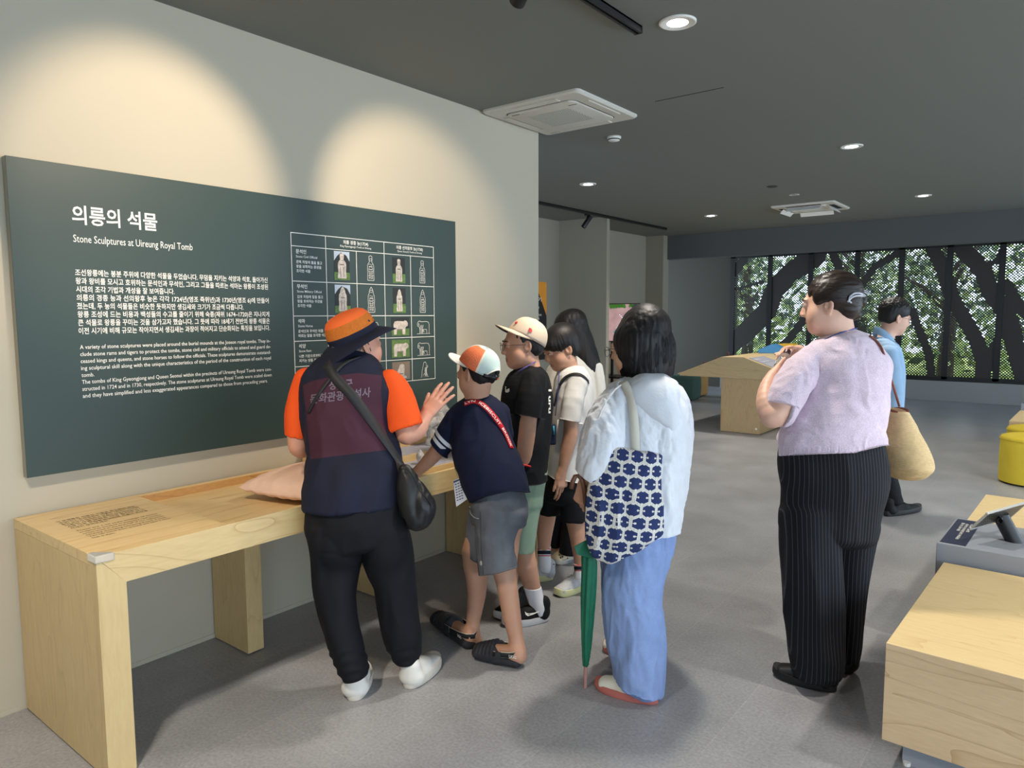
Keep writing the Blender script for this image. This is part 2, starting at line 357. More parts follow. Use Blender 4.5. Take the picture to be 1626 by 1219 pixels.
# smoke detector and blank rings
t = thing('smoke_detector', 'small white smoke detector on the ceiling beside the large air conditioner', 'smoke detector', (-2.785, 4.781, CEIL))
MB().lathe((0, 0, 0), [(0.052, 0), (0.052, -0.012), (0.045, -0.018), (0.040, -0.03), (0.001, -0.034)], 28).build('housing', M_white, t, True)
MB().lathe((0, 0, -0.0185), [(0.0455, 0), (0.046, -0.004), (0.0425, -0.006), (0.042, 0)], 28).build('vent_ring', M_darkgap, t, True)
for (x, y), lb in (((-2.566, 7.625), 'dark recessed sprinkler ring in front of the far air conditioner'), ((-2.546, 8.293), 'pale recessed sprinkler ring closest to the far air conditioner')):
    t = thing('ceiling_sprinkler', lb, 'sprinkler', (x, y, CEIL), 0, 'sprinkler rings')
    MB().lathe((0, 0, 0), [(0.055, 0), (0.055, -0.004), (0.042, -0.005), (0.042, 0)], 28).build('escutcheon_ring', M_blackplastic if y < 8 else M_offwhite, t, True)
    MB().lathe((0, 0, 0), [(0.042, -0.001), (0.03, -0.003), (0.001, -0.003)], 24).build('cover_plate', M_ceil if y > 8 else M_soffit, t, True)
# air conditioners
def rrect(w, d, r, n=6):
    o = []
    for cx, cy, a0 in ((w-r, d-r, 0), (-w+r, d-r, 90), (-w+r, -d+r, 180), (w-r, -d+r, 270)):
        for k in range(n+1): a = math.radians(a0+90*k/n); o.append((cx+r*math.cos(a), cy+r*math.sin(a)))
    return o
def aircon(label, cx, cy, open_flaps):
    t = thing('ceiling_air_conditioner', label, 'air conditioner', (cx, cy, CEIL), 0, 'cassette air conditioners')
    hw = 0.37
    mb = MB()
    ringsv = [[(x, y, z) for x, y in rrect(w, w, r)] for w, r, z in ((hw, .03, 0), (hw, .03, -0.012), (hw-.012, .03, -0.022), (hw-.02, .03, -0.022))]
    mb.rings(ringsv); mb.build('panel', M_offwhite, t, True, sharp=30)
    if not open_flaps:
        mb = MB(); mb.rings([[(x, y, z) for x, y in rrect(w, w, .05)] for w, z in ((.262, -0.0215), (.262, -0.030), (.256, -0.033))]); fp = mb.build('inlet_panel', M_offwhite, t, True, sharp=30)
        mb = MB(); mb.rings([[(x, y, z) for x, y in rrect(w, w, .055)] for w, z in ((.268, -0.0205), (.268, -0.0225))]); mb.build('slot', M_darkgap, t)
        mb = MB()
        for a in range(22):
            for b in range(18):
                x = -.165+.33*(a+.5+.5*(b % 2))/22.5; y = -.155+.31*(b+.5)/18
                mb.box((x-.0048, y-.0058, -0.0338), (x+.0048, y+.0058, -0.0326))
        mb.build('grille', plain('grille_grey', srgb(168, 170, 162), .7), fp)  # grille perforation marked in an even pale grey
        for k in range(4):
            a = k*math.pi/2; R_ = Matrix.Rotation(a, 4, 'Z'); mb = MB(); mb.box((-.19, .280, -0.0275), (.19, .335, -0.0215), M=R_); mb.build('louver', M_offwhite, t, bevel=.003)
        mb = MB()
        for k in range(5): mb.box((-.30+.016*k, .318, -0.0238), (-.294+.016*k, .324, -0.0225))
        mb.build('indicator', M_blackplastic, t)
        MB().box((.19, -.2, -0.0342), (.25, -.194, -0.0326)).build('latch_mark', M_darkgap, t); MB().box((-.22, -.24, -0.0342), (-.16, -.234, -0.0326)).build('latch_mark', M_darkgap, t)
    else:
        mb = MB(); mb.rings([[(x, y, z) for x, y in rrect(w, w, .03)] for w, z in ((.24, -0.0215), (.24, -0.028), (.235, -0.030))]); fp = mb.build('inlet_panel', M_white, t, True, sharp=30)
        mb = MB()
        for a in range(16): mb.box((-.19, -.19+.38*a/16, -0.031), (.19, -.19+.38*a/16+.010, -0.0298))
        mb.build('grille', M_offwhite, fp)
        for k in range(4):
            R_ = Matrix.Rotation(k*math.pi/2, 4, 'Z'); mb = MB(); mb.box((-.20, .262, -0.0235), (.20, .325, -0.0215), M=R_); mb.build('air_outlet', M_darkgap, t)
            F_ = R_ @ Matrix.Translation((0, .262, -0.03)) @ Matrix.Rotation(math.radians(-48), 4, 'X'); mb = MB(); mb.box((-.20, 0, -.003), (.20, .06, .003), M=F_); mb.build('louver', M_white, t, bevel=.002)
    return t
aircon('large white ceiling air conditioner with closed flaps beside the wall end', -2.735, 4.008, False)
aircon('smaller white air conditioner with open flaps far back on the ceiling', -2.67, 9.35, True)
# lighting tracks with spotlights
def track_light(label, x, y0, y1):
    t = thing('lighting_track', label, 'lighting track', (x, y0, CEIL), 0, 'black lighting tracks')
    l = y1-y0
    MB().box((-.018, 0, -.032), (-.006, l, 0)).box((.006, 0, -.032), (.018, l, 0)).box((-.018, 0, -.008), (.018, l, 0)).build('rail', M_black, t)
    MB().box((-.019, l-.004, -.033), (.019, l+.004, 0)).build('end_cap', M_blackplastic, t)
track_light('black lighting track in front of the green board wall', -1.665, 0.0, 3.07)
track_light('long black lighting track on the ceiling of the alcove', -5.0, 6.0, 10.15)
M_lens = plain('lamp_lens', srgb(200, 210, 225), 0.15)
def track_head(label, x, y, aim, L_=0.13, power=0, col=WARM, ang=50):
    t = thing('track_spotlight', label, 'spotlight', (x, y, CEIL-.033), 0, 'black cylinder spotlights')
    d = np.array(aim, float)-np.array((x, y, CEIL-.12)); d /= np.linalg.norm(d)
    MB().box((-.016, -.04, -.022), (.016, .04, 0)).build('adapter', M_blackplastic, t, bevel=.003)
    MB().tube([(0, 0, -.02), (0, 0, -.085)], .008).build('stem', M_black, t, True)
    c = np.array((0, 0, -.088))
    MB().lathe(c-d*L_*.45, [(.001, 0), (.026, 0), (.031, .006), (.031, L_), (.027, L_), (.026, L_-.015)], 28, axis=d, cap=False).build('lamp_housing', M_black, t, True, sharp=40)
    MB().lathe(c-d*L_*.45, [(.001, L_-.016), (.026, L_-.016), (.026, L_-.012), (.001, L_-.012)], 28, axis=d).build('lamp_lens', M_lens, t, True, sharp=40)
    if power:
        p = np.array((x, y, CEIL-.033))+c+d*(L_*.55+.012); spot('spotlight_lamp', p, p+d, power, col, ang, .6, .02)
    return t
track_head('black spotlight hanging from the alcove track', -5.0, 7.93, (-5.75, 7.2, 1.2), .17, 38, WARM, 60)
track_head('black spotlight at the top edge, aimed at the chart end of the board', -1.665, 2.20, (-3.117, 3.00, 2.0), .13, 88, WARM, 52)
track_head('spotlight with a visible round lens, aimed at the title end of the board', -1.665, 1.62, (-3.117, 1.52, 2.04), .13, 88, WARM, 54)
spot('spotlight_lamp', (-1.665, .35, 2.66), (-2.75, 1.45, .75), 75, WARM, 60, .6, .02)
spot('spotlight_lamp', (-1.665, 2.9, 2.66), (-2.75, 2.9, .75), 40, WARM, 60, .6, .02)
# ================================================================ green text board on the left wall
BX = -3.077; BY0, BY1, BZ0, BZ1 = 0.964, 3.353, 0.900, 2.084
board = thing('information_board', 'wide dark green wall board with white Korean and English text and a chart', 'information board', (-3.117, (BY0+BY1)/2, BZ0))
O_ = Vector((-3.117, (BY0+BY1)/2, BZ0))
M_bside = plain('board_edge', srgb(150, 146, 132), 0.6)
def loc_of(p): return (p[0]-O_.x, p[1]-O_.y, p[2]-O_.z)
mb = MB(); mb.box(loc_of((-3.1155, BY0, BZ0)), loc_of((BX-.004, BY1, BZ1))); mb.build('board_core', M_bside, board)
mb = MB(); mb.box(loc_of((BX-.004, BY0, BZ0)), loc_of((BX, BY1, BZ1))); mb.build('board_face', M_green, board)
RB, UB = (0, 1, 0), (0, 0, 1)
def bline(mb, s, y, z, h, y1=None, bold=0.0, align='L'):
    text_on(mb, s, loc_of((BX, y, z)), RB, UB, h, (y1-y) if y1 else None, bold, align=align)
mb = MB(); bline(mb, '의릉의 석물', 1.172, 1.868, .066, 1.500, .018); mb.build('title_lettering', M_ink, board)
mb = MB(); bline(mb, 'Stone Sculptures at Uireung Royal Tomb', 1.172, 1.792, .030, 1.650, .0); mb.build('subtitle_lettering', M_ink, board)
KOR = [('조선왕릉에는 봉분 주위에 다양한 석물을 두었습니다. 무덤을 지키는 석양과 석호, 돌아가신', 2.017), ('왕과 왕비를 모시고 호위하는 문석인과 무석인, 그리고 그들을 따르는 석마는 왕릉이 조성된', 2.018),
       ('시대의 조각 기법과 개성을 잘 보여줍니다.', 1.560), ('의릉의 경종 능과 선의왕후 능은 각각 1724년(영조 즉위년)과 1730년(영조 6)에 만들어', 2.019), ('졌는데, 두 능의 석물들은 비슷한 듯하지만 생김새와 크기가 조금씩 다릅니다.', 1.885),
       ('왕릉 조성에 드는 비용과 백성들의 수고를 줄이기 위해 숙종(재위 1674–1720)은 지나치게', 2.020), ('큰 석물로 왕릉을 꾸미는 것을 삼가고자 했습니다. 그 뜻에 따라 18세기 전반의 왕릉 석물은', 2.021), ('이전 시기에 비해 규모는 작아지면서 생김새는 과장이 적어지고 단순화되는 특징을 보입니다.', 2.021)]
mb = MB()
for i, (s, y1) in enumerate(KOR): bline(mb, s, 1.171, 1.665-i*.0325, .0235, y1, .012)
mb.build('korean_lettering', M_ink, board)
ENG = [('A variety of stone sculptures were placed around the burial mounds at the Joseon royal tombs. They in-', 2.020), ('clude stone rams and tigers to protect the tombs, stone civil and military officials to attend and guard de-', 2.021), ('ceased kings and queens, and stone horses to follow the officials. These sculptures demonstrate outstand-', 2.021),
       ('ing sculptural skill along with the unique characteristics of the period of the construction of each royal', 2.021), ('tomb.', 1.219), ('The tombs of King Gyeongjong and Queen Seonui within the precincts of Uireung Royal Tomb were con-', 2.021), ('structed in 1724 and in 1730, respectively. The stone sculptures at Uireung Royal Tomb were scaled down', 2.021), ('and they have simplified and less exaggerated appearances compared to those from preceding years.', 1.998)]
mb = MB()
for i, (s, y1) in enumerate(ENG): bline(mb, s, 1.172, 1.377-i*.0275, .0165, y1, .004)
mb.build('english_lettering', M_ink, board)
# chart
ROWS = [1.914, 1.850, 1.677, 1.504, 1.378, 1.250, 1.122]; COLS = [2.156, 2.364, 2.564, 2.762, 2.964, 3.155]
mb = MB(); lw = .0016
for k, z in enumerate(ROWS): mb.box(loc_of((BX, COLS[0]-lw, z-lw)), loc_of((BX+.0008, COLS[-1]+lw, z+lw)))
for k, y in enumerate(COLS): mb.box(loc_of((BX, y-lw, ROWS[-1])), loc_of((BX+.0008, y+lw, ROWS[0] if k not in (2, 4) else ROWS[1])))
mb.build('chart_ruling', M_ink, board)
mb = MB()
for s, e, yc in (('의릉 경종 능(1724)', "King Gyeongjong's Tomb at Uireung", 2.563), ('의릉 선의왕후 능(1730)', "Queen Seonui's Tomb at Uireung", 2.960)):
    bline(mb, s, yc, 1.884, .0185, None, .012, 'C'); bline(mb, e, yc, 1.8665, .0105, None, .003, 'C'); mb.build('heading_lettering', M_ink, board); mb = MB()
TX = [('문석인', 'Stone Civil Official', ['관복 차림에 홀을 들고', '왕을 보좌하는 문관을', '조각한 석물']), ('무석인', 'Stone Military Official', ['갑옷 차림에 칼을 들고', '왕을 호위하는 무관을', '조각한 석물']), ('석마', 'Stone Horse', ['문석인과 무석인 뒤를', '따르는 말을 조각한 석물']), ('석양', 'Stone Ram', ['나쁜 기운으로부터 봉분을', '지키는 양을 조각한 석물']), ('석호', 'Stone Tiger', ['나쁜 기운으로부터 봉분을', '지키는 호랑이를 조각한 석물'])]
for i, (a, b, c) in enumerate(TX):
    z = ROWS[i+1]-.038; bline(mb, a, 2.182, z+.004, .0195, None, .012); bline(mb, b, 2.182, z-.018, .0125, None, .003)
    for j, s in enumerate(c): bline(mb, s, 2.182, z-.045-j*.0225, .0145, None, .010)
    mb.build('chart_lettering', M_ink, board); mb = MB()
M_pdark = plain('print_dark', srgb(32, 38, 36), .6); M_pgrass = plain('print_grass', srgb(86, 116, 58), .6, noise=.3, nscale=60); M_pstone = plain('print_stone', srgb(190, 180, 170), .6, noise=.28, nscale=45)
M_psky = plain('print_sky', srgb(178, 190, 205), .6); M_pearth = plain('print_earth', srgb(128, 112, 96), .6); M_pshade = plain('print_stone_dark', srgb(120, 112, 104), .6)
def civil(): return [(-.30, 0), (.30, 0), (.34, .04), (.30, .30), (.33, .5), (.30, .62), (.20, .70), (.13, .73), (.14, .80), (.16, .84), (.15, .97), (.0, 1), (-.15, .97), (-.16, .84), (-.14, .80), (-.13, .73), (-.20, .70), (-.30, .62), (-.33, .5), (-.30, .30), (-.34, .04)]
def military(): return [(-.32, 0), (.32, 0), (.35, .12), (.30, .28), (.33, .48), (.31, .66), (.22, .74), (.19, .84), (.10, .94), (0, 1), (-.10, .94), (-.19, .84), (-.22, .74), (-.31, .66), (-.33, .48), (-.30, .28), (-.35, .12)]
def beast(): return [(-.46, 0), (-.28, 0), (-.26, .30), (.12, .30), (.14, 0), (.32, 0), (.34, .45), (.40, .52), (.50, .55), (.52, .72), (.44, .88), (.30, .92), (.22, .86), (-.20, .88), (-.40, .84), (-.48, .66)]
def tiger(): return [(-.40, 0), (.42, 0), (.40, .14), (.22, .20), (.26, .6), (.24, .9), (.10, 1), (-.10, .95), (-.20, .7), (-.36, .4)]
def photo(name, y0, y1, z0, z1, bg, ground, fig, fw, fh, gz=.28, sky=None, flip=False):
    H = z1-z0; W = y1-y0
    bk = MB().box(loc_of((BX, y0, z0)), loc_of((BX+.0012, y1, z1))).build('photo_print', bg, board)
    e = BX+.0012
    MB().box(loc_of((e, y0, z0)), loc_of((e+.0004, y1, z0+H*gz))).build('ground', ground, bk).parent = bk
    if sky:
        mb = MB(); zs = z1-H*.2; pts = [(y0, z1), (y1, z1), (y1, zs-.02), (y1-W*.2, zs+.01), (y0+W*.45, z1-.006), (y0+W*.2, zs+.005), (y0, zs-.02)]
        mb.prism([loc_of((e, a, b)) for a, b in pts][::-1], (0, 0, 0), (.0003, 0, 0)); mb.build('sky', sky, bk)
    yc = (y0+y1)/2; P = [(yc+x*fw*(-1 if flip else 1), z0+H*.06+z*fh) for x, z in fig]
    P = P if not flip else P[::-1]
    mb = MB(); mb.prism([loc_of((e+.0004, a, b)) for a, b in P], (0, 0, 0), (.0006, 0, 0)); mb.build('stone_figure', M_pstone, bk)
    mb = MB(); f = e+.0011
    if len(fig) in (21, 17):
        for sx in (-.12, .12): mb.box(loc_of((f, yc+sx*fw-.002, z0+H*.06+fh*.05)), loc_of((f+.0003, yc+sx*fw+.002, z0+H*.06+fh*.45)))
        mb.box(loc_of((f, yc-.16*fw, z0+H*.06+fh*.52)), loc_of((f+.0003, yc+.16*fw, z0+H*.06+fh*.57))); mb.box(loc_of((f, yc-.1*fw, z0+H*.06+fh*.855)), loc_of((f+.0003, yc+.1*fw, z0+H*.06+fh*.87)))
        mb.box(loc_of((f, yc-.12*fw, z0+H*.06+fh*.70)), loc_of((f+.0003, yc+.12*fw, z0+H*.06+fh*.715)))
    else:
        mb.box(loc_of((f, yc-.25*fw, z0+H*.06+fh*.28)), loc_of((f+.0003, yc+.14*fw, z0+H*.06+fh*.36)))
    mb.build('carving_mark', M_pshade, bk)
    return bk
photo('a', 2.414, 2.516, 1.692, 1.842, M_pdark, M_pgrass, civil(), .085, .132, .27, M_psky)
photo('a', 2.414, 2.516, 1.520, 1.667, M_pdark, M_pgrass, military(), .080, .130, .25, M_psky)
photo('a', 2.822, 2.920, 1.690, 1.834, M_pdark, M_pgrass, civil(), .075, .128, .36)
photo('a', 2.822, 2.920, 1.520, 1.663, M_pdark, M_pgrass, military(), .068, .128, .36)
photo('a', 2.398, 2.530, 1.392, 1.490, M_pdark, M_pgrass, beast(), .105, .078, .4)
photo('a', 2.806, 2.944, 1.390, 1.494, M_pdark, M_pgrass, beast(), .112, .088, .38)
photo('a', 2.398, 2.530, 1.262, 1.365, M_pgrass, M_pgrass, beast(), .108, .080, .3)
photo('a', 2.806, 2.944, 1.264, 1.366, M_pgrass, M_pgrass, beast(), .115, .084, .3)
photo('a', 2.398, 2.530, 1.135, 1.238, M_pearth, M_pshade, tiger(), .09, .085, .35)
photo('a', 2.806, 2.944, 1.135, 1.238, M_pearth, M_pshade, tiger(), .10, .085, .35)
def outline(mb, P, closed=True, w=.0011):
    n = len(P)
    for i in range(n if closed else n-1):
        a = np.array(P[i]); b = np.array(P[(i+1) % n]); d = b-a; l = np.linalg.norm(d)
        if l < 1e-6: continue
        d /= l; q = np.array((-d[1], d[0]))*w; a = a-d*w*.6; b = b+d*w*.6
        mb.add([loc_of((BX+.0010, *p)) for p in (a-q, b-q, b+q, a+q)], [(0, 1, 2, 3)])
rd = random.Random(5)
def drawing(yc, z0, fig, fw, fh, flip=False):
    mb = MB(); s = -1 if flip else 1
    outline(mb, [(yc+s*x*fw, z0+z*fh) for x, z in fig])
    if len(fig) in (21, 17):
        for k in range(7):
            z = z0+fh*(.1+.09*k); hw = fw*(.2+.08*math.sin(k*2.1)); outline(mb, [(yc-hw, z), (yc-hw*.3, z+fh*.03*math.cos(k)), (yc+hw*.4, z-fh*.02), (yc+hw, z+fh*.02)], False, .0007)
        for sx in (-.2, -.07, .1, .22): outline(mb, [(yc+sx*fw, z0+fh*.05), (yc+sx*fw*.7, z0+fh*.25), (yc+sx*fw*1.1, z0+fh*.42)], False, .0007)
        outline(mb, [(yc-fw*.11, z0+fh*.79), (yc+fw*.11, z0+fh*.79), (yc+fw*.10, z0+fh*.88), (yc-fw*.10, z0+fh*.88)], True, .0007); outline(mb, [(yc-fw*.16, z0+fh*.45), (yc+fw*.16, z0+fh*.45), (yc+fw*.16, z0+fh*.57), (yc-fw*.16, z0+fh*.57)], True, .0009)
    else:
        for k in range(5):
            x = yc+fw*s*(.05+.06*k); outline(mb, [(x, z0+fh*.05), (x+fw*.05, z0+fh*.2), (x-fw*.03, z0+fh*.38), (x+fw*.04, z0+fh*.62)], False, .0008)
        outline(mb, [(yc-fw*.15, z0+fh*.1), (yc-fw*.05, z0+fh*.25), (yc+fw*.08, z0+fh*.12)], False, .0008)
        outline(mb, [(yc+s*fw*.36, z0+fh*.6), (yc+s*fw*.46, z0+fh*.66), (yc+s*fw*.40, z0+fh*.78)], True, .0008)
        outline(mb, [(yc-fw*.55, z0), (yc+fw*.55, z0)], False, .0009)
    mb.build('line_drawing', M_ink, board)
for z0, fg, fw, fh in ((1.697, civil(), .07, .135), (1.523, military(), .07, .138)):
    drawing(2.662, z0, fg, fw, fh); drawing(3.058, z0, fg, fw*.95, fh*.97)
for z0 in (1.397, 1.268): drawing(2.662, z0, beast(), .098, .082, True); drawing(3.062, z0, beast(), .098, .082, True)
drawing(2.662, 1.138, tiger(), .06, .09); drawing(3.065, 1.138, tiger(), .06, .09)

# ================================================================ long maple display table along the wall
M_woodT = wood('maple_top', srgb(226, 199, 146), srgb(190, 150, 98), 'Y', 1.0, .38, 0.3)
M_woodA = wood('maple_apron', srgb(222, 196, 142), srgb(186, 148, 98), 'Y', 1.3, .42, 2.1)
M_woodV = wood('maple_leg', srgb(214, 188, 136), srgb(178, 142, 96), 'Z', 1.2, .42, 4.4, .5)
M_ply = wood('plywood_edge', srgb(206, 160, 100), srgb(150, 100, 56), 'Y', 3.0, .5, 1.0)
TZ, TXF, TY0, TY1 = .75, -2.389, .919, 3.35; TB = -3.103
tab = thing('display_table', 'long maple display table with slab legs under the green board', 'table', (TB, TY0, 0))
def tl(x, y, z): return (x-TB, y-TY0, z)
def tbox(lo, hi): return MB().box(tl(*lo), tl(*hi))
tbox((TB, TY0, TZ-.036), (TXF-.022, 1.365, TZ)).build('table_top', M_woodT, tab)                     # flush panel with the printed text
tbox((TB+.028, 1.365, TZ-.075), (TXF-.022, TY1, TZ-.035)).build('tray_floor', M_woodT, tab)
tbox((TB, 1.365, TZ-.10), (TB+.028, TY1, TZ)).build('back_rail', M_woodT, tab)
tbox((TB+.028, 1.366, TZ-.035), (TB+.031, TY1, TZ-.002)).build('rail_facing', M_ply, tab)
mb = MB(); mb.prism([tl(TXF, TY0, TZ), tl(TXF, TY0+.088, TZ-.105), tl(TXF, TY1-.088, TZ-.105), tl(TXF, TY1, TZ)], (0, 0, 0), (-.022, 0, 0)); mb.build('apron', M_woodA, tab)
def endleg(y0, y1, s):
    mb = MB(); mb.box(tl(TB, y0, 0.006), tl(TXF-.022, y1, TZ-.037))
    o, i = (y0, y1) if s < 0 else (y1, y0)
    mb.prism([tl(TXF-.022, o, .006), tl(TXF-.022, i, .006), tl(TXF-.022, i, TZ-.105), tl(TXF-.022, o, TZ-.002)], (0, 0, 0), (.022, 0, 0)); mb.build('end_panel', M_woodV, tab)
endleg(TY0, TY0+.088, -1); endleg(TY1-.088, TY1, 1)
for y in (1.69, 2.478): tbox((-3.105, y, .006), (-2.827, y+.078, TZ-.04)).build('leg', M_woodV, tab)
M_guard = new_mat('clear_soft_plastic'); M_guard[2].inputs['Base Color'].default_value = (.9, .86, .82, 1); M_guard[2].inputs['Transmission Weight'].default_value = .6; M_guard[2].inputs['Roughness'].default_value = .25; M_guard = M_guard[0]
mb = MB(); mb.prism([tl(TXF+.004, TY0-.004, TZ+.003), tl(TXF+.004, TY0+.055, TZ+.003), tl(TXF-.008, TY0+.055, TZ+.003), tl(TXF-.055, TY0+.012, TZ+.003), tl(TXF-.055, TY0-.004, TZ+.003)], (0, 0, 0), (0, 0, -.024)); mb.build('corner_guard', M_guard, tab, bevel=.003)
# printed text on the flush panel
M_printink = plain('dark_print', srgb(60, 48, 36), .7)
mb = MB()
KT = ['이 모형들은 의릉의 석물을 축소하여 만든', '것입니다. 조선왕릉의 석물은 18세기 전반에', '들어 규모가 작아지고 모습이 단순해졌습니다.', '의릉의 석물 모형을 직접 움직여 보고', '서로 다른 모습을 비교하며 석물의 특징을', '자세히 살펴보세요.']
ET = ['These are 1:10 scale models of stone', 'sculptures located in Joseon royal tombs', 'constructed in the first half of the eighteenth', 'century including Uireung Royal Tomb.', 'You can move them around and take a close', 'look at them.']
for i, s in enumerate(KT): text_on(mb, s, tl(-2.915+i*.026, .997, TZ), (0, 1, 0), (-1, 0, 0), .0165, (.283 if i < 5 else .13), .004)
mb.build('korean_print', M_printink, tab); mb = MB()
for i, s in enumerate(ET): text_on(mb, s, tl(-2.735+i*.026, .997, TZ), (0, 1, 0), (-1, 0, 0), .0135, (.283 if i < 5 else .075), .002)
mb.build('english_print', M_printink, tab)
# stepped ledges with caption strips on the right half
M_label = plain('grey_label', srgb(166, 164, 178), .5)
for k, (xf, z) in enumerate(((-2.455, TZ+.014), (-2.645, TZ+.048), (-2.835, TZ+.082))):
    xb = xf-.19 if k < 2 else TB+.0005
    st = tbox((xb if k < 2 else xb, 2.20, TZ-.034), (xf, TY1-.10, z)).build('display_step', M_woodA, tab, bevel=.0015)
    lb = tbox((max(xb, xf-.185)+.004, 2.205, z+.0003), (xf-.006, TY1-.105, z+.002)).build('caption_strip', M_label, st)
    mb = MB()
    for y in (2.26, 2.62, 2.96):
        text_on(mb, ('문석인 Stone Civil Official', '무석인 Stone Military Official', '석마 Stone Horse')[k], tl(xf-.055, y, z+.0022), (0, 1, 0), (-1, 0, 0), .016, .24, .003); text_on(mb, '관복 차림에 홀을 들고 왕을 보좌하는', tl(xf-.025, y, z+.0022), (0, 1, 0), (-1, 0, 0), .012, .26, .003)
    mb.build('caption_lettering', M_ink, lb)
